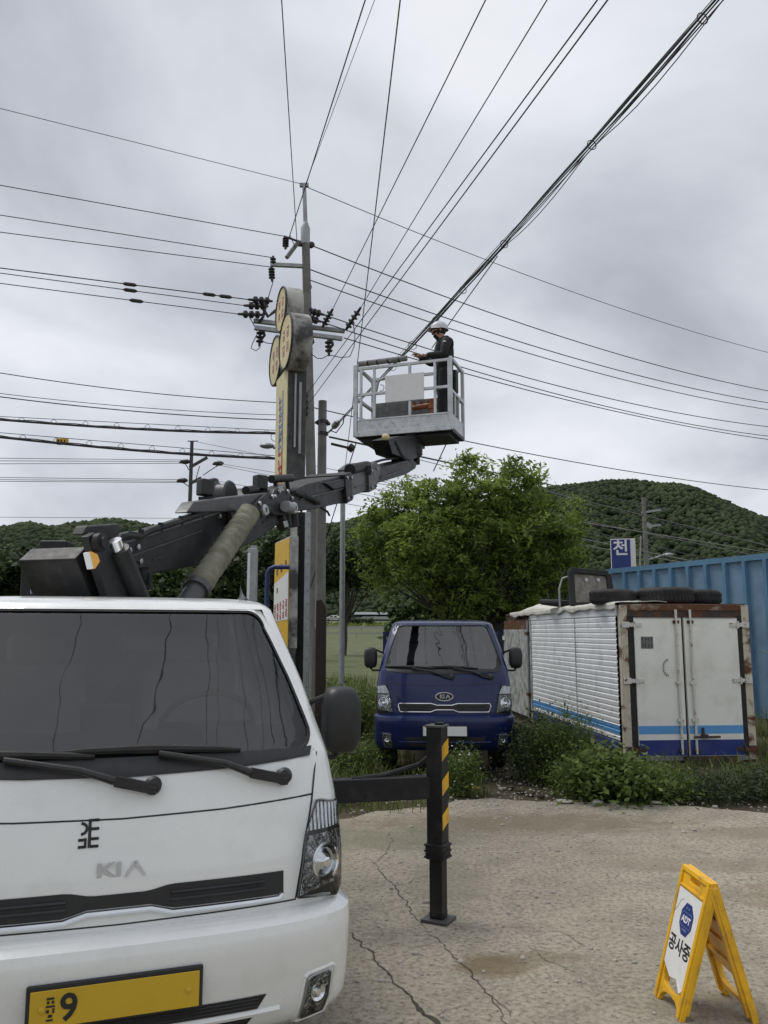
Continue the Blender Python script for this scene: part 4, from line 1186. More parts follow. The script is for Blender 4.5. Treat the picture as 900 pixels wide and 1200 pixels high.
# ---- lift: a vertical plane through turret and boom tip
BA = Vector((-1.56, 4.95, 0)); BT_ = Vector((0.40, 11.3, 0))
bd_ = (BT_ - BA).normalized(); bn = Vector((bd_.y, -bd_.x, 0))        # plane normal, towards the camera side
def Q(u, v, side=0.0):
    """Point of the lift's plane (shifted sideways by side) seen at u, v."""
    r = ray(u, v); o = Vector((0, 0, CAM_H)); a = BA + bn * side
    return o + r * ((a - o).dot(bn) / r.dot(bn))
def lift(mb, name, mat, parent=wt, smooth=False, bevel=0):
    return mb.build(name, mat, parent, smooth, bevel, M=WMI)
def slab(px, t, side=0.0):
    mb = MB(); mb.prism([Q(u, v, side + t / 2) for u, v in px], -bn * t); return mb
near = lambda u, v, s: Q(u, v, s)
# turret
tur = MB(); c0 = BA + bd_ * 0.05
tur.lathe((c0.x, c0.y, 0.72), (0, 0, 1), [(0, 0.46), (0.10, 0.46), (0.12, 0.40), (0.40, 0.36), (0.42, 0.42), (0.55, 0.42)], 28)
to = lift(tur, 'turret', M['black_steel'], smooth=True)
sub = MB(); sub.box((c0.x, c0.y, 0.68), (1.1, 1.0, 0.12), Matrix.Rotation(WYAW, 3, 'Z')); lift(sub, 'sub_frame', M['black_steel'])
ba = slab([(103, 629), (112, 624), (121, 627), (186, 730), (140, 745)], 0.05, 0.24); bo = lift(ba, 'turret_side_plate', M['boom_grey'], bevel=0.008)
ba = slab([(103, 629), (112, 624), (121, 627), (186, 730), (140, 745)], 0.05, -0.24); lift(ba, 'turret_side_plate', M['boom_grey'], bevel=0.008)
lift(slab([(88, 655), (103, 640), (150, 715), (118, 730)], 0.36, 0.0), 'turret_back_plate', M['black_steel'], bevel=0.01)
pin = MB(); p = Q(114, 636, 0.28); pin.lathe(p, bn, [(0, 0.05), (0.03, 0.05), (0.035, 0.03), (0.05, 0.03), (0.05, 0.012)], 16); lift(pin, 'pivot_pin', M['black_steel'], bo, smooth=True)
am = slab([(103.5, 648), (108, 646), (115, 649), (118, 658), (112, 667), (107, 665)], 0.02, 0.285); ao = lift(am, 'marker_lamp', M['amber'], bo, bevel=0.006)
lift(slab([(102.5, 648), (105, 647), (109.5, 666), (107, 667)], 0.026, 0.285), 'lamp_edge', M['lamp_white'], ao)
lift(slab([(97, 627), (103, 616), (140, 613.5), (143, 622), (136, 633), (122, 632), (112, 625)], 0.08, 0.16), 'cylinder_bracket', M['boom_grey'], bevel=0.012)
cy = MB(); cy.tube([Q(138, 644, 0.27), Q(178, 740, 0.27)], 0.062, 18); co = lift(cy, 'tilt_cylinder', M['boom_grey'], smooth=True)
cy = MB(); cy.tube([Q(134, 633, 0.27), Q(139, 648, 0.27)], 0.038, 14); lift(cy, 'piston_rod', M['chrome'], co, smooth=True)
cy = MB(); cy.tube([Q(165, 668, 0.2), Q(170, 690, 0.2)], 0.05, 10); cy.box(Q(167, 678, 0.2), (0.10, 0.07, 0.07)); lift(cy, 'valve_block', M['black_steel'], co, smooth=True)
# control box at the left of the turret
Lb = MB(); q0 = P(25, 655, 5.05); q1 = P(101, 655, 4.95)
zt, zb = q0.z, 1.55
back = Vector((-0.02, 0.30, 0))
Lb.prism([q0, q1, Vector((q1.x, q1.y, zb)), Vector((q0.x, q0.y, zb))], back); lo = lift(Lb, 'control_box', M['black_steel'], bevel=0.015)
Lb = MB(); q2 = P(46, 633, 5.3); q3 = P(78, 633, 5.26); Lb.prism([q2, q3, Vector((q3.x, q3.y, zt - .05)), Vector((q2.x, q2.y, zt - .05))], back * 0.6); lift(Lb, 'valve_cover', M['black_steel'], bevel=0.012)
st = MB(); a = P(36, 667, 5.035); b = P(60, 667, 5.025); c = P(60, 696, 5.025); d = P(36, 696, 5.035); st.prism([a, b, c, d], (0.003, -0.012, 0)); so = lift(st, 'sticker', M['lamp_white'], lo)
st = MB(); a = P(36, 687, 5.02); b = P(60, 687, 5.01); c = P(60, 696, 5.01); d = P(36, 696, 5.02); st.prism([a, b, c, d], (0.001, -0.004, 0)); lift(st, 'sticker_band', M['letter_blue'], so)
# lower boom
lb_ = slab([(122, 640), (141, 634), (215, 611), (268, 593), (330, 577), (330, 612), (300, 634), (236, 662), (178, 673), (150, 676), (128, 662)], 0.16, 0.09)
lbo = lift(lb_, 'lower_boom', M['boom_grey'], bevel=0.012)
lift(MB().bar(Q(141, 637, 0.178), Q(266, 597, 0.178), 0.012, 0.03, bn), 'boom_edge', M['boom_light'], lbo)
lift(MB().bar(Q(152, 652, 0.176), Q(236, 622, 0.176), 0.006, 0.01, bn), 'weld_line', M['boom_light'], lbo)
hs = MB()
for k in range(5):
    pts = []
    for i, (u, v) in enumerate([(136, 636), (142, 628), (150, 626), (162, 627), (175, 621), (200, 613), (225, 604), (250, 596), (262, 592), (268, 598), (270, 614), (274, 626)]):
        pts.append(Q(u, v + 1.5 - k * 0.5 + (0.8 if (i + k) % 3 == 0 else 0), 0.185 - k * 0.045))
    hs.tube(pts, 0.020, 6)
ho_ = lift(hs, 'hose', M['rubber'], lbo, smooth=True); ho_['kind'] = 'stuff'
for u, v in ((165, 625), (188, 617), (212, 609), (236, 601)):
    lift(MB().bar(Q(u, v + 1, 0.19), Q(u, v + 1, -0.12), 0.03, 0.06), 'hose_clamp', M['black_steel'], lbo)
# upper shell over the elbow
us = slab([(219, 601), (228, 588), (262, 583), (315, 577), (323, 584), (314, 604), (306, 606), (298, 598), (270, 600)], 0.10, 0.16)
uso = lift(us, 'elbow_shell', M['boom_light'], bevel=0.012)
lift(slab([(297, 592), (314, 577), (326, 583), (315, 605), (306, 607)], 0.03, 0.225), 'elbow_plate', M['boom_grey'], uso, bevel=0.008)
ed = slab([(317, 600), (318, 585), (323, 574), (331, 569.5), (339, 573), (343, 582), (345, 600), (338, 604), (322, 604)], 0.42); edo = lift(ed, 'elbow_disc', M['boom_grey'], bevel=0.012)
for u, v, r, nm in ((306, 598, 0.045, 'elbow_pin'), (341, 595.5, 0.050, 'elbow_pin')):
    p = Q(u, v, 0.225); mb = MB(); mb.lathe(p, bn, [(-0.03, r), (0.035, r), (0.045, r * .8), (0.045, r * 0.45), (0.03, r * 0.4)], 18); lift(mb, nm, M['steel'], uso, smooth=True)
bar_ = MB(); bar_.tube([Q(334, 593, 0.26), Q(341, 595, 0.26)], 0.045, 14); lift(bar_, 'link_tube', M['galv'], edo, smooth=True)
lk = MB()
for u0, v0, u1, v1, r in ((326, 604, 332, 618, .05), (334, 600, 336, 617, .045), (342, 600, 344, 617, .05), (312, 606, 326, 600, .02), (318, 604, 318, 590, .018), (306, 612, 322, 604, .015)):
    lk.tube([Q(u0, v0, 0.16), Q(u1, v1, 0.16)], r, 10)
lift(lk, 'elbow_linkage', M['black_steel'], edo, smooth=True)
lift(slab([(332, 611), (337, 610), (338, 617), (334, 618)], 0.006, 0.235), 'warning_sticker', M['galv'], edo)
lift(slab([(326, 571), (331, 570), (334, 574.5), (328, 576)], 0.006, 0.216), 'warning_sticker', M['galv'], edo)
# under body of the elbow
lift(slab([(236, 662), (300, 634), (330, 612), (345, 606), (350, 598), (330, 590), (300, 600), (250, 630)], 0.26), 'elbow_underside', M['black_steel'], bevel=0.01)
# hose reel and work lamps
rl = MB(); p = Q(270, 580, -0.05); rl.lathe(p - bn * 0.13, bn, [(0, 0.105), (0.015, 0.115), (0.02, 0.09), (0.12, 0.09), (0.125, 0.115), (0.14, 0.105)], 26); lift(rl, 'hose_reel', M['boom_light'], uso, smooth=True)
for u, v in ((240.5, 571.5), (305, 565.5)):
    p = Q(u, v, 0.1); cl = MB()
    Mx = Matrix.Rotation(math.atan2(bn.x, -bn.y) * 0.6, 3, 'Z')
    cl.box(p, (0.10, 0.085, 0.115), Mx); w = lift(cl, 'work_lamp', M['black_plastic'], uso, bevel=0.012)
    br = MB(); br.tube([p + Vector((0, 0, -0.03)), Q(u + 1, v + 17, 0.1)], 0.014, 6); br.box(p + Vector((0, 0, -0.075)), (0.085, 0.03, 0.02)); lift(br, 'lamp_bracket', M['black_steel'], w)
    for k in range(4): lift(MB().box(p + Vector((0, 0.05, -0.04 + 0.027 * k)), (0.092, 0.03, 0.008), Mx), 'cooling_fin', M['black_plastic'], w)
tp = MB()
for u0, u1, v in ((318, 342, 561.5), (288, 300, 575)):
    tp = MB(); tp.tube([Q(u0, v, 0.1), Q(u1, v - 1.5, 0.1)], 0.035, 10)
    for u in ((292,) if u0 < 300 else (322, 336)): tp.tube([Q(u, v, .1), Q(u + 2, 578, 0.1)], 0.02, 6)
    lift(tp, 'roller', M['black_steel'], uso, smooth=True)
# telescopic upper boom
s1 = slab([(343, 575), (360, 567), (408, 556), (412, 560), (412, 586), (406, 588), (372, 596), (345, 600)], 0.36); s1o = lift(s1, 'upper_boom', M['boom_grey'], bevel=0.01)
s2 = slab([(404, 559), (437, 548.5), (440, 553), (440, 571), (412, 582), (404, 584)], 0.30); s2o = lift(s2, 'boom_extension', M['boom_light'], bevel=0.01)
s3 = slab([(432, 552), (470, 541), (483, 538), (489, 543), (487, 549), (476, 556), (440, 567)], 0.25); s3o = lift(s3, 'boom_extension', M['boom_grey'], bevel=0.01)
lift(slab([(404, 556), (412, 553), (414, 586), (407, 590)], 0.44), 'boom_collar', M['black_steel'], s1o, bevel=0.008)
lift(slab([(432, 548), (441, 541), (447, 548), (441, 573), (433, 577)], 0.36), 'boom_collar', M['boom_light'], s2o, bevel=0.008)
for a, b in (((416, 571), (436, 565.5)), ((446, 560), (476, 549)), ((352, 585), (404, 572))):
    lift(MB().bar(Q(a[0], a[1], 0.19 if a[0] < 410 else (0.155 if a[0] < 440 else 0.13)), Q(b[0], b[1], 0.19 if a[0] < 410 else (0.155 if a[0] < 440 else 0.13)), 0.008, 0.016, bn), 'boom_rib', M['boom_light'], s2o)
wn_ = MB(); wn_.tube([Q(410, 551, 0.1), Q(430, 547, 0.1)], 0.065, 12); wn_.box(Q(420, 552, 0.05), (0.28, 0.16, 0.09)); lift(wn_, 'cable_winch', M['black_steel'], s2o, smooth=True)
hs = MB()
for k in range(3):
    hs.tube([Q(345, 577 - k, 0.19 - k * .03), Q(356, 581 - k, 0.2), Q(368, 586, 0.2), Q(374, 590 - k, 0.2)], 0.018, 6)
lift(hs, 'hose', M['rubber'], s1o, smooth=True)
lift(MB().tube([Q(428, 545, .05), Q(448, 539, .05), Q(470, 536, .05)], 0.016, 6), 'hose', M['rubber'], s2o, smooth=True)
lift(MB().tube([Q(372, 592, .1), Q(384, 600, .1), Q(386, 604, .1)], 0.012, 6), 'hose', M['rubber'], s1o, smooth=True)
lift(slab([(381, 566), (404, 561), (408, 566), (404, 571), (392, 574)], 0.42), 'slide_block', M['black_steel'], s1o, bevel=0.01)
for own, sd_, pts in ((s1o, 0.225, [(406, 560), (411, 560), (407, 584), (412, 582)]), (s2o, 0.185, [(435, 552), (441, 549), (435, 571), (440, 569)]), (edo, 0.215, [(321, 582), (326, 576), (336, 576), (341, 584)]), (uso, 0.245, [(303, 590), (318, 582), (312, 600)]), (lbo, 0.175, [(150, 645), (160, 641), (152, 660), (163, 658), (256, 605), (262, 620)])):
    for u, v in pts:
        mb = MB(); mb.lathe(Q(u, v, sd_ - 0.01), bn, [(0, 0.018), (0.018, 0.018), (0.02, 0.009)], 6); lift(mb, 'bolt', M['steel'], own)
for u0, v0, u1, v1 in ((356, 574, 396, 564), (150, 664, 232, 640), (172, 645, 196, 637)):      # rubbed, bare-metal scuffs
    a_, b_ = Q(u0, v0, 0.183 if u0 > 300 else 0.173), Q(u1, v1, 0.183 if u0 > 300 else 0.173)
    mb = MB()
    for k in range(5):
        t0 = random.random() * 0.8; mb.bar(a_.lerp(b_, t0), a_.lerp(b_, t0 + random.uniform(0.04, 0.14)), 0.004, 0.006, bn)
    o = lift(mb, 'scuff', M['boom_light'], s1o if u0 > 300 else lbo); o['kind'] = 'stuff'
# lift cylinder in its cloth sleeve
cl = MB(); a, b = Q(231, 690, 0.30), Q(292, 601, 0.30); pts, rs = [], []
for k in range(41):
    t = k / 40; pts.append(a.lerp(b, t) + Vector((0, 0, mnoise.noise(Vector((k * 0.5, 0, 1))) * 0.008))); rs.append(0.080 - 0.004 * t + 0.008 * mnoise.noise(Vector((k * 0.8, 3, 0))) + 0.005 * math.sin(k * 2.1))
cl.tube(pts, rs, 22); clo = lift(cl, 'cloth_sleeve', M['olive_cloth'], smooth=True)
cl = MB(); d = (b - a).normalized()
cl.tube([a - d * 1.05, a + d * 0.1], 0.068, 20); cl.lathe(a - d * 0.02, d, [(0, 0.06), (0.0, 0.085), (0.05, 0.085), (0.05, 0.06)], 18); lift(cl, 'lift_cylinder', M['boom_light'], smooth=True)
# head, rotator under the basket
hd = slab([(455, 515), (468, 511), (492, 513), (494, 534), (482, 540), (460, 532)], 0.22)
lift(hd, 'rotator_arm', M['black_steel'], s3o, bevel=0.012)
p = Q(482, 524, 0.0); rt = MB(); rt.lathe(p + Vector((0, 0, -0.14)), (0, 0, 1), [(0, 0.12), (0.03, 0.155), (0.17, 0.155), (0.19, 0.12), (0.30, 0.12)], 20); lift(rt, 'rotator', M['boom_grey'], s3o, smooth=True)
rt = MB(); rt.tube([Q(488, 520, 0.05), Q(488, 544, 0.05)], 0.05, 10); lift(rt, 'head_joint', M['black_steel'], s3o, smooth=True); lift(MB().tube([Q(462, 518, 0.1), Q(470, 534, 0.1), Q(478, 541, 0.1)], 0.03, 8), 'hose', M['rubber'], s3o, smooth=True); lift(MB().box(Q(464, 536, 0), (0.12, 0.12, 0.12)), 'valve_block', M['black_steel'], s3o, bevel=0.01)
kn = MB(); kn.ball(Q(452, 512, 0.2), (0.045, 0.045, 0.038), 14, 9); lift(kn, 'basket_lamp', M['cream'], s3o, smooth=True)

# ---- basket
BYAW = R(-19)
bc = P(530.5, 503, 10.9)                           # lower near corner of the long front side
BL, BD, BH = 1.42, 0.72, 1.04
bM = Matrix.Translation(bc) @ Matrix.Rotation(BYAW, 4, 'Z')
def bw(x, y, z): return bM @ Vector((x, y, z))
class BK:
    """Basket pieces, drawn in its own frame: x along the front from -BL to 0, y to the back, z up."""
    def __init__(s): s.m = MB()
    def bar(s, a, b, w=0.045, h=0.045): s.m.bar(bw(*a), bw(*b), w, h, bM.to_3x3() @ Vector((0, 1, 0)) if abs(a[1] - b[1]) < 1e-6 else (0, 0, 1)); return s
    def box(s, c, sz): s.m.box(bw(*c), sz, bM.to_3x3()); return s
    def tube(s, pts, r, n=8): s.m.tube([bw(*p) for p in pts], r, n); return s
    def done(s, name, mat, parent, smooth=False, bevel=0): return lift(s.m, name, mat, parent, smooth, bevel)
k = BK(); k.box((-BL / 2, BD / 2, 0.015), (BL - 0.02, BD - 0.02, 0.05)); bk = k.done('basket', M['black_steel'], wt)
k = BK(); k.box((-BL / 2, BD / 2, -0.03), (BL * 0.9, BD * 0.8, 0.05)); k.box((-BL / 2 - 0.1, BD / 2, -0.075), (0.5, 0.45, 0.06)); k.done('floor_frame', M['black_steel'], bk)
k = BK(); k.box((-BL / 2, 0.0, 0.135), (BL - 0.11, 0.02, 0.20)); tb = k.done('toe_board', M['tread_plate'], bk)
k = BK(); k.box((-BL / 2, -0.012, 0.03), (BL - 0.05, 0.035, 0.075)).box((-BL / 2, -0.008, 0.232), (BL - 0.05, 0.02, 0.022)); k.done('bottom_rail', M['alloy'], bk, bevel=0.004)
tp_ = MB()      # raised diamonds of the tread plate
for i in range(34):
    for j in range(4):
        x = -BL + 0.09 + i * 0.037; z = 0.09 + j * 0.037; sgn = 1 if (i + j) % 2 else -1
        c = bw(x, -0.0115, z); e1 = bM.to_3x3() @ Vector((1, 0, sgn)).normalized(); e2 = bM.to_3x3() @ Vector((-sgn, 0, 1)).normalized(); nn = bM.to_3x3() @ Vector((0, -0.004, 0))
        tp_.add([c + e1 * 0.016, c + e2 * 0.005, c - e1 * 0.016, c - e2 * 0.005, c + nn], [(0, 1, 4), (1, 2, 4), (2, 3, 4), (3, 0, 4)])
o = lift(tp_, 'tread_diamonds', M['tread_plate'], tb); o['kind'] = 'stuff'
for x in (-BL + 0.02, -0.03):
    BK().bar((x, 0, 0), (x, 0, BH - (0.0 if x < -1 else 0.04)), 0.06, 0.05).done('corner_post', M['alloy'], bk, bevel=0.006)
for x in (-BL + 0.10, -BL + 0.30, -BL + 0.82, -BL + 1.18):
    BK().bar((x, 0, 0.24), (x, 0, BH - 0.06), 0.035, 0.04).done('post', M['alloy'], bk, bevel=0.005)
for z in (0.60, BH - 0.06):
    BK().bar((-BL + 0.02, 0, z), (-0.03, 0, z), 0.04, 0.035).done('rail', M['alloy'], bk, bevel=0.005)
fp = BK(); fp.tube([(-BL + 0.07, -0.01, BH + 0.01), (-BL + 0.78, -0.01, BH + 0.02)], 0.040, 14); fpo = fp.done('foam_sleeve', M['foam_pipe'], bk, smooth=True)
for x in (0.2, 0.34, 0.5, 0.66):
    BK().tube([(-BL + x, -0.01, BH + 0.012), (-BL + x + 0.02, -0.01, BH + 0.013)], 0.043, 14).done('tape', M['black_plastic'], fpo)
# far and end sides
for x in (-BL + 0.02, -BL / 2, -0.03):
    BK().bar((x, BD, 0), (x, BD, BH), 0.045, 0.045).done('post', M['alloy'], bk)
for z in (0.58, BH):
    BK().bar((-BL + 0.02, BD, z), (-0.03, BD, z), 0.04, 0.035).done('rail', M['alloy'], bk)
for x in (-BL + 0.02, -0.03):
    for z in (0.56, BH - 0.02):
        BK().bar((x, 0.03, z), (x, BD - 0.03, z), 0.04, 0.04).done('rail', M['alloy'], bk)
    BK().box((x, BD / 2, 0.13), (0.018, BD - 0.06, 0.22)).done('end_panel', M['alloy'], bk)
for y in (BD * 0.33, BD * 0.62):
    BK().bar((-0.03, y, 0.24), (-0.03, y, 0.56), 0.03, 0.03).done('post', M['alloy'], bk)
BK().box((-0.035, BD * 0.5, 0.40), (0.012, BD * 0.42, 0.26)).done('end_plate', M['grey_board'], bk)
BK().box((-BL / 2 - 0.02, BD - 0.03, 0.36), (BL - 0.16, 0.012, 0.60)).done('back_board', M['grey_board'], bk)
BK().box((-0.06, BD * 0.55, 0.78), (0.07, 0.16, 0.32)).done('tool_pouch', M['rubber'], bk, bevel=0.02)
# gate hoops
BK().tube([(-BL + 0.10, 0.10, 0.95), (-BL + 0.13, 0.10, 0.92), (-BL + 0.24, 0.10, 0.80), (-BL + 0.26, 0.10, 0.72), (-BL + 0.26, 0.10, 0.52)], 0.028, 10).done('gate_hoop', M['galv'], bk, smooth=True)
BK().tube([(-BL + 0.30, 0.06, 0.62), (-BL + 0.34, 0.06, 0.80), (-BL + 0.42, 0.06, 0.83), (-BL + 0.62, 0.06, 0.84), (-BL + 0.65, 0.06, 0.82), (-BL + 0.65, 0.06, 0.60)], 0.018, 8).done('gate_hoop', M['galv'], bk, smooth=True)
hk = [(-BL + 0.37 + 0.045 * math.cos(a), 0.08, 0.70 + 0.045 * math.sin(a)) for a in [R(q) for q in range(100, -130, -20)]]
BK().tube(hk, 0.006, 6).done('hook', M['galv'], bk, smooth=True)
BK().box((-0.67, -0.028, 0.64), (0.56, 0.012, 0.38)).done('front_sheet', M['sign_white'], bk, bevel=0.003)
# copper coloured valve fitting standing inside
vb = BK(); vb.tube([(-0.33, 0.2, 0.05), (-0.33, 0.2, 0.50)], 0.050, 14); vb.tube([(-0.62, 0.2, 0.40), (-0.33, 0.2, 0.42)], 0.038, 12)
for x in (-0.60, -0.50, -0.40): vb.tube([(x, 0.2, 0.40), (x, 0.2, 0.48)], 0.024, 8)
vb.tube([(-0.33, 0.2, 0.36), (-0.33, 0.2, 0.40)], 0.07, 14)
o = vb.done('pipe_fitting', M['copper_paint'], None, smooth=True)
o.matrix_world = wt.matrix_world.copy(); o.location = wt.location; o.rotation_euler = (0, 0, WYAW)
tag(o, 'copper coloured pipe fitting standing inside the basket', 'fitting')

# ---- outrigger
leg_b = G(514, 1079); leg_t = Vector((leg_b.x - 0.005, leg_b.y, 1.15))
lyaw = R(-27)
LM = Matrix.Rotation(lyaw, 3, 'Z')
def lp(x, y, z): return Vector((leg_b.x, leg_b.y, 0)) + LM @ Vector((x, y, 0)) + Vector((0, 0, z))
o1 = MB(); o1.box(lp(0, 0, 0.80), (0.105, 0.105, 0.70), LM); olo = lift(o1, 'outrigger_leg', M['black_steel'], bevel=0.006)
lift(MB().box(lp(0, 0, 1.157), (0.118, 0.118, 0.016), LM), 'leg_cap', M['boom_light'], olo, bevel=0.004)
lift(MB().box(lp(0.02, 0.0, 1.172), (0.05, 0.05, 0.014), LM), 'cap_bolt', M['black_steel'], olo)
cl_ = MB(); cl_.box(lp(0, 0, 0.41), (0.125, 0.125, 0.095), LM); lift(cl_, 'leg_collar', M['black_steel'], olo, bevel=0.012)
for z in (0.375, 0.41, 0.445):
    lift(MB().box(lp(0, 0, z), (0.142, 0.11, 0.012), LM), 'collar_rib', M['rubber'], olo, bevel=0.003)
lift(MB().box(lp(0, 0, 0.20), (0.085, 0.085, 0.38), LM), 'inner_leg', M['black_steel'], olo, bevel=0.006)
lift(MB().box(lp(0, 0, 0.045), (0.09, 0.09, 0.05), LM), 'ankle', M['black_steel'], olo, bevel=0.01)
lift(MB().box(lp(0, 0, 0.011), (0.17, 0.16, 0.018), LM), 'foot_plate', M['boom_light'], olo, bevel=0.003)
for k in range(3):          # yellow bands slanting over the side face
    z = 1.005 - 0.205 * k
    sx = 0.0555
    q = [lp(sx - 0.0, -0.05, z - 0.055), lp(sx, 0.05, z - 0.015), lp(sx, 0.05, z + 0.075), lp(sx, -0.05, z + 0.035)]
    mb = MB(); mb.prism(q, LM @ Vector((-0.002, 0, 0))); lift(mb, 'yellow_band', M['sign_yellow'], olo)
beam_d = Vector((-math.cos(R(13)), -math.sin(R(13)), 0))
b0 = lp(-0.045, 0, 0.785); b1 = b0 + beam_d * 1.95
ob = MB(); ob.bar(b0, b1, 0.10, 0.135); obo = lift(ob, 'outrigger_beam', M['black_steel'], bevel=0.006)
lift(MB().box(b0 + beam_d * 0.42 + Vector((0.012, -0.052, -0.035)), (0.022, 0.02, 0.028), Matrix.Rotation(R(13), 3, 'Z')), 'beam_stop', M['rubber'], obo)
hsb = MB(); hsb.tube([lp(-0.02, 0.07, 1.05), lp(-0.06, 0.09, 0.98), lp(-0.16, 0.07, 0.90), b0 + beam_d * 0.3 + Vector((0, 0.03, 0.075)), b0 + beam_d * 0.5 + Vector((0, 0, 0.06))], 0.016, 8); lift(hsb, 'hose', M['rubber'], obo, smooth=True)

# ================================================================== OLD TRUCK BOX IN THE WEEDS
nb_ = G(733, 893)
BXW, BXL, BXH = 1.87, 7.1, 2.13
bx = thing('truck_box', 'rusty white and blue truck box body standing on the ground', 'container', (nb_.x, nb_.y, 0.0), R(4.7))
def bxo(mb, name, mat, parent=bx, smooth=False, bevel=0): return mb.build(name, mat, parent, smooth, bevel)
core = MB(); core.box((BXW / 2, BXL / 2, 1.06), (BXW - 0.10, BXL - 0.10, 2.06)); bxo(core, 'inner_shell', M['rust_dark'])
fl = MB(); fl.box((BXW / 2, BXL / 2, -0.0), (BXW - 0.04, BXL - 0.04, 0.10)); bxo(fl, 'floor_frame', M['rust_dark'])
bxo(MB().box((1.20, -0.02, 0.02), (0.75, 0.10, 0.10)), 'under_beam', M['rust_dark'])
for x, m_ in ((0.055, M['rust_post']), (BXW - 0.055, M['rust_post'])):
    bxo(MB().box((x, 0.045, BXH / 2), (0.11, 0.09, BXH - 0.02)), 'corner_post', m_, bevel=0.01)
bxo(MB().box((0.155, 0.035, BXH / 2 - 0.05), (0.085, 0.06, BXH - 0.22)), 'door_seal', M['rubber'])
bxo(MB().box((BXW - 0.15, 0.035, BXH / 2 - 0.05), (0.08, 0.06, BXH - 0.22)), 'door_seal', M['rubber'])
bxo(MB().box((BXW / 2, 0.05, BXH - 0.045), (BXW - 0.225, 0.10, 0.09)), 'top_beam', M['rust_brown'], bevel=0.008)
bxo(MB().box((BXW / 2, 0.045, BXH - 0.135), (BXW - 0.225, 0.07, 0.085)), 'top_seal', M['rust_dark'])
bxo(MB().box((BXW / 2, 0.045, 0.035), (BXW - 0.22, 0.09, 0.05)), 'bottom_rail', M['galv'])
DZ0, DZ1 = 0.065, BXH - 0.185
for s, (x0, x1) in ((0, (0.195, 0.875)), (1, (0.91, BXW - 0.185))):
    d = MB(); d.box(((x0 + x1) / 2, 0.012, (DZ0 + DZ1) / 2), (x1 - x0, 0.05, DZ1 - DZ0)); do = bxo(d, 'rear_door', M['box_white'], bevel=0.008)
    for nm, za, zb, m_ in (('light_blue_stripe', 0.365, 0.475, 'stripe_blue'), ('navy_stripe', 0.075, 0.285, 'stripe_navy')):
        bxo(MB().box(((x0 + x1) / 2, -0.0145, (za + zb) / 2), (x1 - x0 - 0.012, 0.004, zb - za)), nm, M[m_], do)
    rx = x1 - 0.085 if s == 0 else x0 + 0.085
    rd = MB(); rd.tube([(rx, -0.040, 0.10), (rx, -0.040, DZ1 + 0.11)], 0.017, 10); ro = bxo(rd, 'locking_rod', M['hinge'], do, smooth=True)
    for z in (DZ1 - 0.06, 1.05, 0.55, 0.14):
        bxo(MB().box((rx, -0.034, z), (0.085, 0.035, 0.045)), 'rod_keeper', M['rust_dark'] if z > 1.5 or z < 0.3 else M['hinge'], ro, bevel=0.005)
    for z in (DZ1 - 0.10, 1.08, 0.16):
        hx0, hx1 = (0.02, 0.30) if s == 0 else (BXW - 0.30, BXW - 0.02)
        h = MB(); h.box(((hx0 + hx1) / 2, -0.022, z), (hx1 - hx0, 0.016, 0.055)); h.box((hx0 + 0.05 if s == 0 else hx1 - 0.05, -0.022, z), (0.10, 0.024, 0.082)); h.tube([((x0 if s == 0 else x1), -0.032, z - 0.05), ((x0 if s == 0 else x1), -0.032, z + 0.05)], 0.016, 8)
        bxo(h, 'hinge', M['hinge'] if z > 0.3 else M['rust_dark'], do, bevel=0.004)
    ed_ = MB()
    for zz_ in (DZ0 + 0.006, DZ1 - 0.006): ed_.box(((x0 + x1) / 2, -0.016, zz_), (x1 - x0 - 0.02, 0.006, 0.012))
    bxo(ed_, 'door_edge', M['galv'], do)
    if s == 0:
        pl = MB(); pl.box((0.37, -0.0155, 1.60), (0.175, 0.005, 0.165)); po = bxo(pl, 'notice', M['grey_board'], do)
        gl = MB()       # two lines of weathered block characters, no longer legible
        rs = random.Random(5)
        for row, zc in enumerate((1.640, 1.560)):
            for k in range(4):
                cx = 0.37 - 0.063 + k * 0.042
                for q in range(5):
                    if q % 2: gl.box((cx + rs.uniform(-.008, .008), -0.0190, zc + rs.uniform(-.02, .02)), (0.007, 0.002, rs.uniform(0.02, 0.04)))
                    else: gl.box((cx + rs.uniform(-.005, .005), -0.0192, zc - 0.022 + q * 0.011), (rs.uniform(0.016, 0.028), 0.002, 0.007))
        bxo(gl, 'print', M['letter_black'], po)
        em = MB(); ec = (0.66, -0.0150, 1.255)   # left rim of a round emblem with spokes
        for k in range(9):
            a = R(95 + k * 21); em.bar((ec[0] + 0.052 * math.cos(a), ec[1], ec[2] + 0.088 * math.sin(a)), (ec[0] + 0.078 * math.cos(a), ec[1], ec[2] + 0.115 * math.sin(a)), 0.006, 0.003, (0, -1, 0))
            b = R(95 + (k + 1) * 21)
            if k < 8: em.bar((ec[0] + 0.080 * math.cos(a), ec[1], ec[2] + 0.118 * math.sin(a)), (ec[0] + 0.080 * math.cos(b), ec[1], ec[2] + 0.118 * math.sin(b)), 0.006, 0.003, (0, -1, 0))
        bxo(em, 'emblem', M['letter_black'], do)
    else:
        lt = MB(); lt.bar((x0 + 0.05, -0.055, 0.325), (x0 + 0.42, -0.055, 0.325), 0.028, 0.028); lt.box((x0 + 0.20, -0.05, 0.335), (0.09, 0.05, 0.05)); lt.bar((x0 + 0.185, -0.05, 0.33), (x0 + 0.18, -0.05, 0.45), 0.03, 0.03)
        bxo(lt, 'latch_handle', M['rust_dark'], do, bevel=0.005)
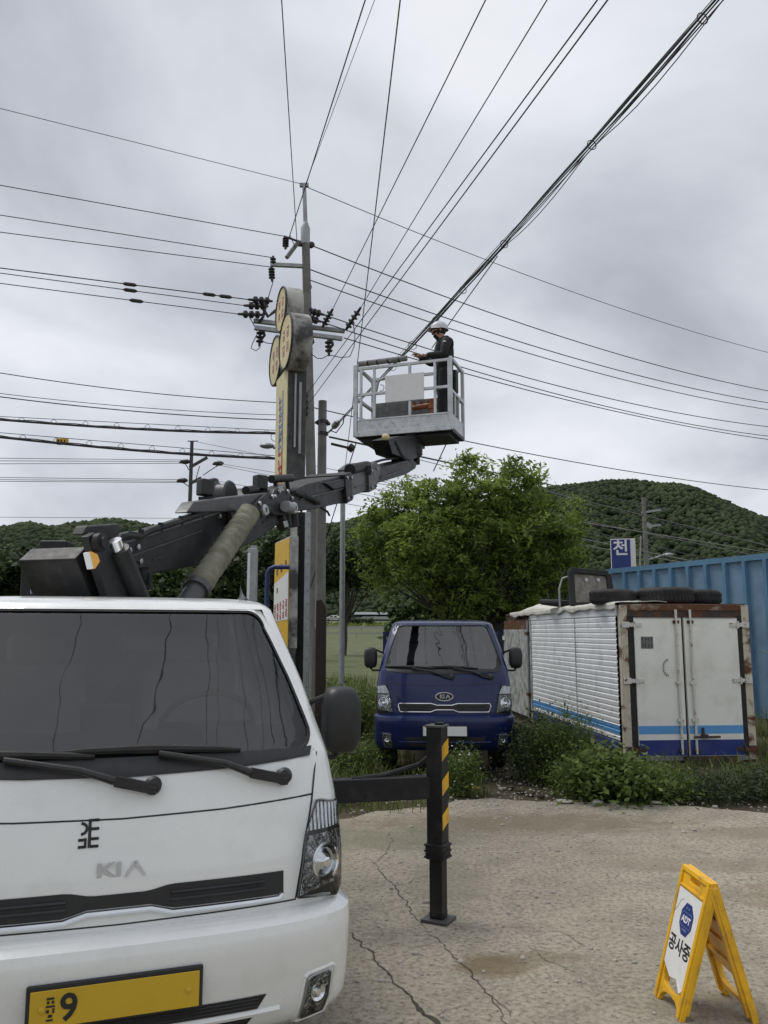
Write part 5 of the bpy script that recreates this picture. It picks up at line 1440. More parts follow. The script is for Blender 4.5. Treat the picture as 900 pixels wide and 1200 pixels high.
# long side: corrugated sheet, frame, side door
SY0, SY1 = 0.10, 4.70
cor = MB(); NR = 24; zb0, zt0 = 0.10, 1.965; prof = []
for i in range(NR):
    za = zb0 + (zt0 - zb0) * i / NR; h = (zt0 - zb0) / NR
    prof += [(-0.014, za), (-0.024, za + h * 0.14), (-0.027, za + h * 0.74), (-0.014, za + h * 0.92)]
prof.append((-0.014, zt0))
ys = [SY0, 1.6, 3.1, SY1]
vs = [(x, y, z) for y in ys for x, z in prof]; n = len(prof)
cor.add(vs, [(j * n + i, (j + 1) * n + i, (j + 1) * n + i + 1, j * n + i + 1) for j in range(len(ys) - 1) for i in range(n - 1)])
# every ridge below the stripe line keeps the side's own colours
co_ = bxo(cor, 'corrugated_side', M['box_alu'])
for me_m in ('stripe_blue', 'stripe_navy'): co_.data.materials.append(M[me_m])
for p in co_.data.polygons:
    z = p.center.z
    p.material_index = 1 if 0.365 < z < 0.475 else (2 if z < 0.285 else 0)
bxo(MB().box((-0.024, 1.95, 1.04), (0.020, 0.016, 1.84)), 'sheet_joint', M['box_old_door'])
bxo(MB().box((-0.012, 2.45, 2.045), (0.035, 4.7, 0.15)), 'top_rail', M['box_alu'], bevel=0.006)
bxo(MB().box((-0.015, 4.78, 1.02), (0.04, 0.13, 2.0)), 'side_post', M['box_old_door'])
bxo(MB().box((-0.020, 4.90, 1.00), (0.05, 0.09, 1.95)), 'side_post', M['rust_dark'])
bxo(MB().tube([(-0.06, 4.86, 0.1), (-0.06, 4.86, 1.97)], 0.022, 8), 'locking_rod', M['galv'], smooth=True)
for z in (1.72, 0.55): bxo(MB().box((-0.06, 4.88, z), (0.06, 0.14, 0.06)), 'rod_keeper', M['rust_dark'])
bxo(MB().box((-0.018, 6.02, 0.95), (0.04, 2.05, 1.70)), 'side_door', M['box_old_door'], bevel=0.008)
bxo(MB().box((-0.006, 6.02, 1.90), (0.03, 2.1, 0.18)), 'door_header', M['rust'])
bxo(MB().box((-0.03, 7.0, 1.62), (0.05, 0.2, 0.09)), 'hinge', M['hinge'])
bxo(MB().box((BXW / 2, BXL / 2, BXH - 0.01), (BXW - 0.06, BXL - 0.06, 0.04)), 'roof', M['rust_dark'])
BXM = Matrix.Translation(bx.location) @ Matrix.Rotation(R(4.7), 4, 'Z')
def bxw(x, y, z): return BXM @ Vector((x, y, z))

# tarp over the roof edge
tv, tf = [], []; NU, NV = 64, 12
for i in range(NU):
    y = 0.02 + 6.3 * i / (NU - 1)
    for j in range(NV):
        q = j / (NV - 1)
        wv = mnoise.noise(Vector((y * 1.6, q * 1.5, 2))) ; w2 = mnoise.noise(Vector((y * 4.5, q * 3, 8)))
        hump = 0.10 * math.exp(-((y - 0.75) / 0.35) ** 2) + 0.15 * math.exp(-((y - 4.6) / 0.8) ** 2)
        drop = 0.09 + 0.06 * mnoise.noise(Vector((y * 2.3, 0, 5)))
        if q < 0.28: p = (-0.06 - 0.02 * w2, y, BXH + 0.005 - drop * (1 - q / 0.28) + 0.02)
        else:
            k = (q - 0.28) / 0.72
            p = (-0.05 + k * 0.75, y, BXH + 0.035 + (hump + 0.05 * max(0, wv + 0.2) + 0.025 * w2) * math.sin(PI * min(1, k * 1.05)) ** 0.7)
        tv.append(bxw(*p))
for i in range(NU - 1):
    for j in range(NV - 1): tf.append((i * NV + j, (i + 1) * NV + j, (i + 1) * NV + j + 1, i * NV + j + 1))
mb = MB(); mb.add(tv, tf); o = mb.build('tarp', M['tarp'], smooth=True)
md = o.modifiers.new('thickness', 'SOLIDIFY'); md.thickness = 0.006
tag(o, 'crumpled dirty white tarp lying along the roof edge of the box', 'tarp')

# tyres lying on the roof
def tyre(name, label, x, y, r, w, tilt=0.0, z=None):
    root = thing(name, label, 'tyre', bxw(x, y, (BXH + 0.012) if z is None else z), random.uniform(0, 3), 'tyres on the box roof')
    root.rotation_euler.x = tilt
    mb = MB(); mb.lathe((0, 0, 0), (0, 0, 1), [(0.02, r * 0.60), (0.0, r * 0.66), (0.0, r * 0.86), (w * 0.10, r * 0.955), (w * 0.2, r), (w * 0.8, r), (w * 0.90, r * 0.955), (w, r * 0.86), (w, r * 0.66), (w - 0.02, r * 0.60), (w * 0.6, r * 0.63), (w * 0.4, r * 0.63)], 40)
    mb.f = mb.f[:-2]; n = 40; L = 12
    mb.f += [((L - 1) * n + k, (L - 1) * n + (k + 1) % n, (k + 1) % n, k) for k in range(n)]
    mb.build('carcass', M['rubber'], root, smooth=True)
    tr = MB()
    for k in range(44):
        a = 2 * PI * k / 44; Mz = Matrix.Rotation(a, 3, 'Z')
        for zc, sl in ((w * 0.33, 0.5), (w * 0.67, -0.5)):
            tr.box(Mz @ Vector((r + 0.002, 0, zc)), (0.012, 2 * PI * r / 44 * 0.62, w * 0.24), Mz @ Matrix.Rotation(sl, 3, 'X'))
    t = tr.build('tread', M['rubber'], root); t['kind'] = 'stuff'
    return root
tyre('tyre', 'worn black tyre lying on the tarp beside the old board', 0.14, 0.62, 0.335, 0.22, 0.03)
tyre('tyre', 'largest black tyre lying in the middle of the roof edge', 0.88, 0.50, 0.40, 0.245, -0.02)
tyre('tyre', 'black tyre lying at the right end of the roof edge', 1.48, 0.75, 0.34, 0.22, 0.02)
tyre('tyre', 'tyre half hidden between the left and the largest tyre', 0.52, 1.35, 0.33, 0.20)
tyre('tyre', 'tyre half hidden behind the largest and the right tyre', 1.25, 1.5, 0.35, 0.24)
# padded frame with a board back
fo = thing('framed_board', 'grey wooden board in a black padded frame leaning on the roof', 'board', bxw(0.36, 2.35, BXH + 0.05), R(12))
mb = MB()
for a, b in (((-.30, 0, 0), (-.26, .12, .60)), ((.42, 0, .02), (.42, .12, .55)), ((-.26, .12, .60), (.42, .12, .55)), ((-.30, 0, 0), (.42, 0, .02))):
    mb.bar(a, b, 0.10, 0.09, (0, -1, 0.2))
mb.build('padded_frame', M['rubber'], fo, bevel=0.02)
for k in range(3):
    x0 = -0.235 + 0.205 * k
    mb = MB(); mb.prism([(x0, 0.005, 0.04), (x0 + 0.2, 0.005, 0.04), (x0 + 0.2, 0.115, 0.55), (x0, 0.115, 0.55)], (0, 0.02, 0)); mb.build('plank', M['old_wood'], fo)
for x in (0.0, 0.22):
    mb = MB(); mb.lathe((x, 0.085, 0.44), (0, -1, 0.2), [(0, 0.032), (0.012, 0.032), (0.014, 0.014), (0.02, 0.012)], 12); mb.build('washer', M['steel'], fo, smooth=True)
o = MB().tube([bxw(-0.10, 2.5, BXH + 0.03), bxw(-0.10, 2.5, BXH + 0.35), bxw(-0.04, 2.5, BXH + 0.52), bxw(0.10, 2.48, BXH + 0.56)], 0.017, 10).build('bent_tube', M['galv'], None, smooth=True); tag(o, 'bent grey tube standing left of the framed board', 'tube')
mb = MB(); mb.box((0, 0, 0.05), (0.5, 0.6, 0.10)); o = mb.build('seat_cushion', M['rubber'], None, bevel=0.04); o.location = bxw(0.05, 3.0, BXH + 0.06); o.rotation_euler = (0.05, 0.1, 0.4); tag(o, 'black seat cushion lying on the tarp left of the bent tube', 'cushion')

# --- blue steel wall
W0 = P(900, 700, 17.1); W0.z = 0
wd = Vector((-0.438, 0.899, 0)); wnorm = Vector((-0.899, -0.438, 0))
wallr = thing('steel_wall', 'tall blue painted steel wall with vertical ribs behind the box', 'wall', (0, 0, 0))
s0, s1, WH, PS = -4.2, 4.75, 3.25, 0.52
npan = int((s1 - s0) / PS)
base_me = None
for k in range(npan):
    a = s0 + k * PS
    p0, p1 = W0 + wd * a, W0 + wd * (a + PS)
    mb = MB(); q0 = p0 + wnorm * (0.012 + 0.004 * (k % 3)); q1 = p1 + wnorm * (0.010 + 0.004 * ((k + 1) % 3))
    mb.prism([q0, q1, q1 + Vector((0, 0, WH)), q0 + Vector((0, 0, WH))], -wnorm * 0.03); mb.build('panel', M['blue_steel'], wallr)
    mb = MB(); c = p0 + wnorm * 0.05
    for e, w in ((0.0, 0.10),):
        x = wd * 0.055; y = wnorm * 0.055
        mb.prism([c - x * 1.1 - y * 0.8, c + x * 1.1 - y * 0.8, c + x * 0.7 + y, c - x * 0.7 + y], Vector((0, 0, WH - 0.02)))
    mb.build('rib', M['blue_rib'], wallr)
mb = MB(); mb.bar(W0 + wd * s0 + Vector((0, 0, WH + 0.04)), W0 + wd * s1 + Vector((0, 0, WH + 0.04)), 0.16, 0.12); mb.build('top_rail', M['blue_rib'], wallr)
pw = MB(); pw.tube([P(889, 762, 16.4), P(897, 765, 16.4), P(930, 764, 16.3)], 0.012, 6); o = pw.build('bent_wire', M['galv'], None, smooth=True); tag(o, 'short pale wire sticking out beside the right box post', 'wire')

# --- blue illuminated sign beyond the wall
SGY = 30
c = P(731, 668, SGY); sg = thing('box_sign', 'blue and white box sign standing behind the steel wall', 'sign', (c.x, SGY, 0), R(-14))
zt = P(731, 632, SGY).z
mb = MB(); mb.box((0, 0, zt - 1.35), (0.86, 0.34, 2.7)); so = mb.build('case', M['sign_white'], sg, bevel=0.02)
MB().box((-0.08, -0.174, zt - 1.35), (0.66, 0.012, 2.66)).build('face', M['sign_navy'], so)
text('천', 0.60, M['letter_white'], so, (-0.08, -0.183, zt - 0.36), (1, 0, 0), (0, 0, 1), 'lettering', 0.006, 0.012)
MB().tube([(0.15, 0.1, 0), (0.15, 0.1, zt - 2.6)], 0.09, 10).build('post', M['galv'], sg, smooth=True)

# ================================================================== POLES
def pole_thing(name, label, u, vtop, Y, r0, r1, mat='concrete_pole', cat='utility pole', base=0.0):
    p = P(u, vtop, Y); t = thing(name, label, cat, (p.x, Y, base))
    MB().tube([(0, 0, -0.05), (0, 0, p.z - base)], [r0, r1], 18).build('pole', M[mat], t, smooth=True)
    return t, p.z - base
PY = 21.0
mbase, mtop = P(367.5, 700, PY), P(358, 268, PY)
lean = (mtop.x - mbase.x) / (mtop.z - mbase.z)
mp = thing('utility_pole', 'tall concrete utility pole rising behind the round sign discs', 'utility pole', (mbase.x - lean * mbase.z, PY, 0))
mpx = Vector(mp.location); mh = mtop.z
MB().tube([(0, 0, -0.05), (lean * mh, 0, mh)], [0.155, 0.105], 18).build('pole', M['concrete_pole'], mp, smooth=True)
def lw(u, v, Y): return P(u, v, Y) - mpx
mb = MB(); t = P(357, 217, PY).z
top_x = P(356.5, 217, PY).x - mpx.x; hx_ = lean * mh
mb.tube([(hx_, 0, mh - 0.45), (hx_, 0, mh + 0.0), (hx_, 0, mh + 0.18)], [0.125, 0.125, 0.06], 14); mb.tube([(hx_, 0, mh + .1), (top_x, 0, t)], [0.06, 0.055], 10); mb.box((top_x, 0, t), (0.24, 0.10, 0.09)); mb.build('rod', M['galv'], mp, smooth=True)
def string(a, b, n=3, r=0.07, parent=mp, name='insulator', rr=0.02):
    """Row of insulator sheds between two points."""
    a, b = Vector(a), Vector(b); d = b - a; L = d.length; r *= 1.2; rr *= 1.5
    prof = [(0, rr)]
    for i in range(n):
        t0 = L * (0.14 + 0.72 * i / n); st = 0.72 * L / n
        prof += [(t0, rr * 1.4), (t0 + st * 0.25, r), (t0 + st * 0.5, r * 0.95), (t0 + st * 0.65, rr * 1.4)]
    prof += [(L, rr)]
    mb = MB(); mb.lathe(a, d, prof, 12)
    return mb.build(name, M['insulator'], parent, smooth=True)
for a, b in (((297, 376), (404, 388)), ((298, 384), (401, 397))):
    dy = 0.12 if a[1] == 376 else -0.12
    MB().bar(lw(a[0], a[1], PY - 0.2 + dy), lw(b[0], b[1], PY + 0.3 + dy), 0.11, 0.11).build('cross_arm', M['galv'], mp, bevel=0.01)
MB().bar(lw(336, 302, PY - 0.3), lw(350, 283, PY), 0.09, 0.09).build('top_bracket', M['concrete_pole'], mp)
MB().bar(lw(347, 285, PY), lw(366, 287, PY + 0.1), 0.12, 0.12).build('top_bracket', M['insulator'], mp)
for (ua, va), (ub, vb) in (((333, 277), (350, 283)),): MB().tube([lw(ua, va, PY - .3), lw(ub, vb, PY)], 0.03, 8).build('pin_bracket', M['insulator'], mp)
string(lw(335, 277, PY - .3), lw(334.5, 292, PY - .3), 4, 0.075)
string(lw(318, 312, PY - .3), lw(319, 330, PY - .3), 4, 0.075)
MB().bar(lw(317, 310, PY - .3), lw(356, 312, PY), 0.10, 0.10).build('top_arm', M['galv'], mp, bevel=0.01)
string(lw(320, 310, PY - .3), lw(320, 300, PY - .3), 2, 0.07)
string(lw(363, 288, PY), lw(367, 286, PY + .2), 2, 0.07)
string(lw(357, 337, PY), lw(364, 335, PY + .2), 2, 0.09)
for (u0, v0, u1, v1) in ((319, 353, 291, 351), (314, 359, 286, 358), (308, 369, 279, 368)): string(lw(u0, v0, PY - .1), lw(u1, v1, PY - .6), 3, 0.085)
for (u0, v0, u1, v1) in ((354, 362, 380, 369), (354, 371, 376, 377), (378, 383, 390, 362), (405, 387, 423, 360)): string(lw(u0, v0, PY + .1), lw(u1, v1, PY - .2), 4, 0.085)
for (u0, v0, u1, v1) in ((305, 386, 304, 406), (362, 394, 362, 414), (385, 397, 385.5, 417)):
    string(lw(u0, v0, PY - .12), lw(u1, v1, PY - .12), 3, 0.085); MB().tube([lw(u0 + 3, v0, PY - .12), lw(u0 + 5, v0 + 7, PY - .12), lw(u0 + 1, v0 + 12, PY - .12)], 0.04, 8).build('cutout', M['insulator'], mp)
MB().tube([lw(308, 361, PY - .2), lw(314, 371, PY - .2), lw(320, 366, PY - .1), lw(326, 362, PY)], 0.045, 8).build('arm_brace', M['insulator'], mp)
MB().tube([lw(313, 352, PY - .2), lw(308, 372, PY - .2), lw(303, 378, PY - .1)], 0.04, 8).build('arm_brace', M['insulator'], mp)
for pts in ([(302, 390), (296, 402), (294, 408), (300, 411), (305, 407)], [(305, 398), (312, 402), (322, 403)], [(362, 413), (372, 420), (378, 420), (385, 416)], [(385, 416), (400, 419), (410, 418), (415, 406), (416, 392), (413, 376)], [(289, 366), (296, 378), (301, 388)], [(320, 330), (314, 350), (313, 356)], [(346, 290), (340, 276), (336, 280)]):
    MB().tube([lw(u, v, PY - .2) for u, v in pts], 0.012, 5).build('jumper_cable', M['cable'], mp, smooth=True)
for v in (463, 470, 477, 484): string(lw(357, v, PY - .1), lw(360.5, v, PY - .15), 1, 0.075)
MB().tube([lw(353, 470, PY - .15), lw(352.5, 520, PY - .15), lw(353, 600, PY - .15)], 0.03, 8).build('conduit', M['insulator'], mp)

sp_, sh = pole_thing('utility_pole', 'shorter concrete pole to the right of the pole sign', 378, 470, 18.2, 0.125, 0.095)
spx = Vector(sp_.location)
def lw2(u, v, Y=18.2): return P(u, v, Y) - spx
for v in (496, 510): MB().lathe(lw2(378.5, v), (0, 0, 1), [(0, 0.12), (0.07, 0.12)], 14).build('band', M['insulator'], sp_)
string(lw2(374, 495), lw2(369, 495), 1, 0.05, sp_); string(lw2(383, 496), lw2(387, 497), 1, 0.05, sp_)
bx2 = MB(); bx2.tube([lw2(409, 523), lw2(414, 527)], 0.09, 10); bx2.tube([lw2(388, 520), lw2(409, 525)], 0.03, 8); bx2.build('closure', M['black_plastic'], sp_, smooth=True)
lp_, lh = pole_thing('steel_post', 'slim tall grey metal post standing in front of the far road', 402, 556, 25, 0.085, 0.075, 'galv', 'post')
lpx = Vector(lp_.location)
MB().lathe((0, 0, lh), (0, 0, 1), [(0, 0.085), (0.04, 0.085)], 14).build('cap', M['galv'], lp_, smooth=True)

# thin concrete pole far left, with two arms
fl_, fh = pole_thing('utility_pole', 'distant dark utility pole above the lower boom', 225, 517, 62, 0.20, 0.13, 'insulator')
flx = Vector(fl_.location)
def lw3(u, v, Y=62): return P(u, v, Y) - flx
MB().bar(lw3(220, 517), lw3(232, 517), 0.07, 0.07).build('top_arm', M['insulator'], fl_)
for a, b in (((222, 548), (243, 536)), ((222, 567), (236, 560))): MB().bar(lw3(*a), lw3(*b), 0.20, 0.20).build('cross_arm', M['insulator'], fl_)
for u, v in ((217, 541), (256, 543), (214, 563), (250, 563)):
    MB().ball(lw3(u, v), (0.42, 0.2, 0.20), 10, 6).box(lw3(u - 3, v + 1), (0.5, 0.1, 0.14)).build('insulator', M['insulator'], fl_)
for pts in ([(217, 543), (221, 550), (224, 552)], [(256, 545), (245, 552), (238, 557)], [(214, 565), (221, 570), (224, 573)], [(250, 564), (240, 563), (232, 564)], [(234, 546), (231, 556), (229, 566)]):
    MB().tube([lw3(u, v) for u, v in pts], 0.035, 5).build('jumper_cable', M['cable'], fl_, smooth=True)

# far pole on the right with a road lamp
fr_, fh2 = pole_thing('utility_pole', 'distant concrete pole with lamp arm in front of the hill', 754, 583, 52, 0.20, 0.12)
frx = Vector(fr_.location)
def lw4(u, v, Y=52): return P(u, v, Y) - frx
for a, b in (((752, 601), (775, 597)), ((753, 618), (774, 615))): MB().bar(lw4(*a), lw4(*b), 0.13, 0.13).build('cross_arm', M['galv'], fr_)
MB().bar(lw4(759, 618), lw4(762, 614), 0.15, 0.4).build('transformer_bracket', M['galv'], fr_)
MB().tube([lw4(759, 656), lw4(770, 653), lw4(781, 649)], 0.06, 8).build('lamp_arm', M['galv'], fr_, smooth=True)
MB().ball(lw4(784, 650), (0.28, 0.2, 0.12), 10, 6).build('lamp_head', M['galv'], fr_, smooth=True)
MB().tube([lw4(750, 664), lw4(751, 628)], 0.05, 6).build('conduit', M['galv'], fr_)
# road lamp hung on the main pole, showing left of the sign
MB().tube([lw(356, 528, PY - .2), lw(335, 527, PY - .5), lw(320, 524.5, PY - .6)], 0.035, 8).build('lamp_arm', M['galv'], mp, smooth=True)
MB().ball(lw(313, 522.5, PY - .6), (0.19, 0.14, 0.07), 12, 8).build('lamp_head', M['galv'], mp, smooth=True)

# ================================================================== POLE SIGN
def glyph(mb, o, xd, yd, h, rs, nrm):
    """A worn, unreadable character made of a few strokes."""
    o, xd, yd, nrm = Vector(o), Vector(xd), Vector(yd), Vector(nrm)
    g = lambda a, b: o + xd * (a * h) + yd * (b * h)
    t = h * 0.11
    for b in rs.sample((0.38, 0.14, -0.12, -0.38), 3): mb.bar(g(-0.32, b), g(rs.choice((0.02, 0.30)), b), t, 0.004, nrm)
    mb.bar(g(0.24, 0.45), g(0.24, -0.45), t, 0.004, nrm)
    mb.bar(g(-0.28, rs.uniform(0.0, .4)), g(-0.28 + rs.uniform(0, .3), -0.4), t, 0.004, nrm)
SN = Vector((-0.940, -0.342, 0)); SWD = Vector((0.342, -0.940, 0)); UP = Vector((0, 0, 1))
sgc = P(338, 600, 16.6)
ps = thing('pole_sign', 'pole sign with three round cream lamps above a narrow yellowed box', 'sign', (sgc.x, sgc.y, 0))
sgo = Vector((sgc.x, sgc.y, 0))
def disc(u, v, Y, r, dep, seed):
    c = P(u, v, Y) - sgo
    mb = MB(); mb.lathe(c - SN * dep, SN, [(0, r), (0.0, r * 1.0), (0.02, r * 1.02), (dep - 0.02, r * 1.02), (dep, r)], 40); d = mb.build('round_lamp', M['sign_case'], ps, smooth=True)
    mb = MB(); mb.lathe(c, SN, [(0, r * 0.95), (0.012, r * 0.95)], 40); mb.build('face', M['cream'], d, smooth=True)
    mb = MB(); pts = [c + SN * 0.01 + (SWD * math.cos(2 * PI * k / 40) + UP * math.sin(2 * PI * k / 40)) * r * 0.99 for k in range(41)]; mb.tube(pts, 0.025, 6); mb.build('rim', M['sign_case_dark'], d, smooth=True)
    rs = random.Random(seed); mb = MB()
    for row in (0.28, -0.28):
        for k in (-0.3, 0.3): glyph(mb, c + SN * 0.016 + SWD * (k * r) + UP * (row * r), SWD, UP, r * 0.42, rs, SN)
    mb.build('print', M['letter_pink'], d)
    mb = MB(); mb.bar(c - SN * dep * 0.5 + UP * (r * 1.02 - 0.3), c - SN * dep * 0.5 + UP * (r * 1.02), 0.02, 0.05); mb.build('strap', M['sign_case_dark'], d)
disc(330, 363, 16.6, 0.47, 0.36, 1)
disc(335.5, 400, 15.9, 0.56, 0.40, 2)
disc(323, 423, 17.3, 0.54, 0.36, 3)
def box_on(u0, u1, v0, v1, Y, dep, name, mat, fmat):
    """Sign box whose narrow printed face spans u0..u1 and whose side runs back from it."""
    a = P(u1, v1, Y); b = a - SWD * 0.2
    w = 0.2
    for _ in range(60):          # width that reaches u0
        q = a - SWD * w; uu = 450 + FPX * q.x / (q.y * CT + (q.z - CAM_H) * ST)
        if uu <= u0: break
        w += 0.02
    z1, z0 = P(u1, v0, Y).z, a.z
    a = Vector((a.x, a.y, 0)) - sgo; b = a - SWD * w
    mb = MB(); mb.prism([a, b, b - SN * dep, a - SN * dep], (0, 0, z1 - z0)); o = mb.build(name, mat, ps, bevel=0.012); o.location.z = z0
    f = MB(); e = SN * 0.012; f.prism([a - SWD * 0.03 + UP * 0.03, b + SWD * 0.03 + UP * 0.03, b + SWD * 0.03 + UP * (z1 - z0 - .03), a - SWD * 0.03 + UP * (z1 - z0 - .03)], e); f.build('face', fmat, o)
    return o, a, b, z1 - z0, w
bo_, a, b, hh, w = box_on(322, 336, 428, 566, 16.0, 0.37, 'tall_box', M['sign_case_dark'], M['cream'])
rs = random.Random(11)
for k, (t, m_) in enumerate(((0.72, 'letter_blue'), (0.50, 'letter_blue'), (0.38, 'letter_blue'), (0.20, 'letter_red'), (0.05, 'letter_red'))):
    mb = MB(); glyph(mb, (a + b) / 2 + SN * 0.018 + UP * (hh * t), SWD, UP, w * 0.52, rs, SN); mb.build('print', M[m_], bo_)
for k in range(9):
    mb = MB(); mb.box(a - SN * 0.02 + SWD * 0.004 + UP * (hh * (0.06 + 0.11 * k)), (0.03, 0.03, 0.012)); mb.build('rivet', M['sign_case_dark'], bo_)
mb = MB(); mb.tube([a - SN * 0.14 + SWD * 0.03 + UP * (hh * q) for q in (0.30, 0.6, 0.93)], 0.022, 8); mb.tube([a - SN * 0.24 + SWD * 0.02 + UP * (hh * q) for q in (0.25, 0.5, 0.86)], 0.03, 8); o = mb.build('conduit', M['galv'], bo_, smooth=True); o['kind'] = 'stuff'
lo_, a, b, hh, w = box_on(320.5, 338, 628, 760, 15.2, 0.16, 'lower_box', M['sign_case'], M['banner_yellow'])
def on(t0, t1): return (a - SWD * 0.035 + SN * 0.013, b + SWD * 0.035 + SN * 0.013)
n_, f_ = on(0, 1)
mb = MB(); z0, z1 = hh * 0.255, hh * 0.46; z2, z3 = hh * 0.68, hh * 0.60
mb.prism([n_ + UP * z0, f_ + UP * (z0 - .03), f_ + UP * z3, n_ + UP * z2], SN * 0.004); pw_ = mb.build('white_field', M['sign_white'], lo_)
rs = random.Random(4)
for k in range(3):
    mb = MB(); glyph(mb, n_.lerp(f_, 0.18 + 0.3 * k) + SN * 0.008 + UP * (hh * 0.755 - 0.05 * k), SWD, UP, 0.17, rs, SN); mb.build('print', M['letter_black'], lo_)
for k in range(5):
    mb = MB()
    for zz_ in (0.40, 0.315): glyph(mb, n_.lerp(f_, 0.1 + 0.2 * k) + SN * 0.008 + UP * (hh * zz_ - 0.02 * k), SWD, UP, 0.17, rs, SN)
    mb.build('print', M['letter_red'], pw_)
mb = MB(); glyph(mb, n_.lerp(f_, 0.75) + SN * 0.008 + UP * (hh * 0.53), SWD, UP, 0.12, rs, SN); mb.build('print', M['letter_black'], pw_)
for (u0, u1, nm, mt, Yp) in ((339, 347, 'side_plate', 'sign_case', 15.3), (346.5, 356.5, 'column', 'black_steel', 15.5), (356, 362.5, 'angle_post', 'galv', 15.4)):
    x0, x1 = P(u0, 700, Yp).x, P(u1, 700, Yp).x
    zt = P(350, 600, Yp).z
    mb = MB(); mb.box(((x0 + x1) / 2 - sgo.x, Yp - sgo.y + 0.1, zt / 2), (x1 - x0 - 0.003, 0.2, zt)); po = mb.build(nm, M[mt], ps, bevel=0.006)
    if nm == 'angle_post':
        for k in range(14):
            mb = MB(); mb.lathe(((x0 + x1) / 2 - sgo.x + 0.02, Yp - sgo.y, 0.5 + 0.25 * k), (0, -1, 0), [(0, 0.011), (0.006, 0.009)], 8); mb.build('bolt', M['black_steel'], po)
# posts under the boom
p = P(291.5, 643, 14); q = P(302, 643, 14)
o = thing('steel_post', 'grey square steel post standing behind the white cab roof', 'post', ((p.x + q.x) / 2, 14, 0))
MB().box((0, 0, p.z / 2), (q.x - p.x, 0.14, p.z)).build('post', M['galv'], o, bevel=0.008)
MB().box((-(q.x - p.x) / 2 + 0.02, -0.076, p.z / 2 - .03), (0.045, 0.012, p.z - .1)).build('pale_edge', M['far_white'], o)
MB().box((0.01, 0, p.z + 0.025), (0.10, 0.10, 0.05)).build('cap', M['galv'], o)
p = P(313, 690, 15); o = MB().tube([(p.x, 15, -0.02), (p.x, 15, P(313, 672, 15).z), (p.x + 0.04, 15, P(313, 667, 15).z), (p.x + 0.13, 15, P(313, 664.5, 15).z), (p.x + 0.4, 15, P(313, 664.5, 15).z)], 0.042, 12).build('blue_pipe', M['blue_pipe'], None, smooth=True)
tag(o, 'dark blue pipe bent over at the top next to the sign', 'pipe')
p = P(371, 704, 13.4); q = P(382.5, 704, 13.4)
o = thing('rusty_post', 'dark brown steel post with slanted top left of the blue truck', 'post', ((p.x + q.x) / 2, 13.4, 0))
hw = (q.x - p.x) / 2
mb = MB(); mb.prism([(-hw, -0.08, 0), (hw, -0.08, 0), (hw, -0.08, p.z - 0.10), (0, -0.08, p.z + 0.02), (-hw, -0.08, p.z)], (0, 0.16, 0)); mb.build('post', M['brown_steel'], o, bevel=0.006)
MB().box((-hw - 0.03, 0.0, 0.9), (0.05, 0.05, 1.8)).build('side_bar', M['concrete_pole'], o)
p0 = P(407, 876, 10.8); p1 = P(417, 897, 10.8)
mb = MB(); mb.box((0, 0, (p0.z + 0) / 2), (0.12, 0.03, p0.z)); o = mb.build('marker_board', M['sign_white'], None, bevel=0.004); o.location = (p1.x - 0.05, 10.8, 0); o.rotation_euler = (0, 0.05, 0.2); tag(o, 'short white board stuck in the grass below the black mirror', 'board')

# --- dark shed behind the tree trunk
p = P(572, 684, 27); q = P(690, 684, 27)
sd_ = thing('shed', 'dark blue shed in the shade under the broadleaf tree', 'shed', ((p.x + q.x) / 2, 27.5, 0))
W = q.x - p.x
MB().box((0, 1, p.z / 2), (W, 2.4, p.z)).build('wall', M['shed_blue'], sd_)
MB().box((0, 1, p.z + 0.04), (W + 0.3, 2.7, 0.09)).build('roof', M['shed_blue'], sd_, bevel=0.01)
for k in range(7):
    MB().box((-W / 2 + 0.25 + k * W / 7, -0.215, p.z / 2), (0.06, 0.03, p.z - 0.05)).build('batten', M['shed_blue'], sd_)

# ================================================================== FAR ROAD
def bank_z(y): return float(np.interp(y, [p_[0] for p_ in prof_bank], [p_[1] for p_ in prof_bank]))
prof_bank = [(26, -0.015), (60, 0.05), (100, 0.35), (122, 1.0), (150, 2.0), (170, 3.2), (188, 4.3), (260, 4.6)]
for Yr, lb in ((122, 'lower pale guard rail across the grassy bank'), (150, 'middle pale guard rail across the grassy bank'), (192, 'upper pale guard rail along the raised road')):
    t = thing('guard_rail', lb, 'guard rail', (-8, Yr, bank_z(Yr)))
    MB().box((0, 0, 0.62), (90, 0.08, 0.42 if Yr > 122 else 0.30)).build('rail', M['rail_pale'], t)
    for k in range(12): MB().box((-44 + 8 * k, 0.1, 0.35), (0.16, 0.12, 0.8)).build('post', M['rail_pale'], t)
for k, (u, lb) in enumerate(((408.5, 'leftmost dark bush of the row below the raised road'), (414.5, 'second dark bush from the left below the raised road'), (421, 'third dark bush from the left below the raised road'), (428, 'fourth dark bush from the left below the raised road'), (434.5, 'rightmost dark bush of the row below the raised road'))):
    c = P(u, 738, 172); b = (c.x, 172, bank_z(172))
    t = thing('road_bush', lb, 'bush', b, 0, 'bushes along the far road')
    pts = rng.normal(0, 0.38, (260, 3)) + np.array([0, 0, 0.7]); pts[:, 2] = np.abs(pts[:, 2])
    V, F, T = leaf_quads(pts, 0.36, 0.6, rng.normal(0.4, 0.2, 260)); raw('foliage', V, F, M['leaf_dark'], t, tint=T)
    MB().tube([(0, 0, -0.1), (0, 0, 0.5)], 0.05, 6).build('stem', M['bark'], t)
hp = rng.uniform([-70, 165, 0], [40, 176, 0], (5200, 3)); hp[:, 2] = np.interp(hp[:, 1], [p_[0] for p_ in prof_bank], [p_[1] for p_ in prof_bank]) + np.abs(rng.normal(0, 0.22, 5200))
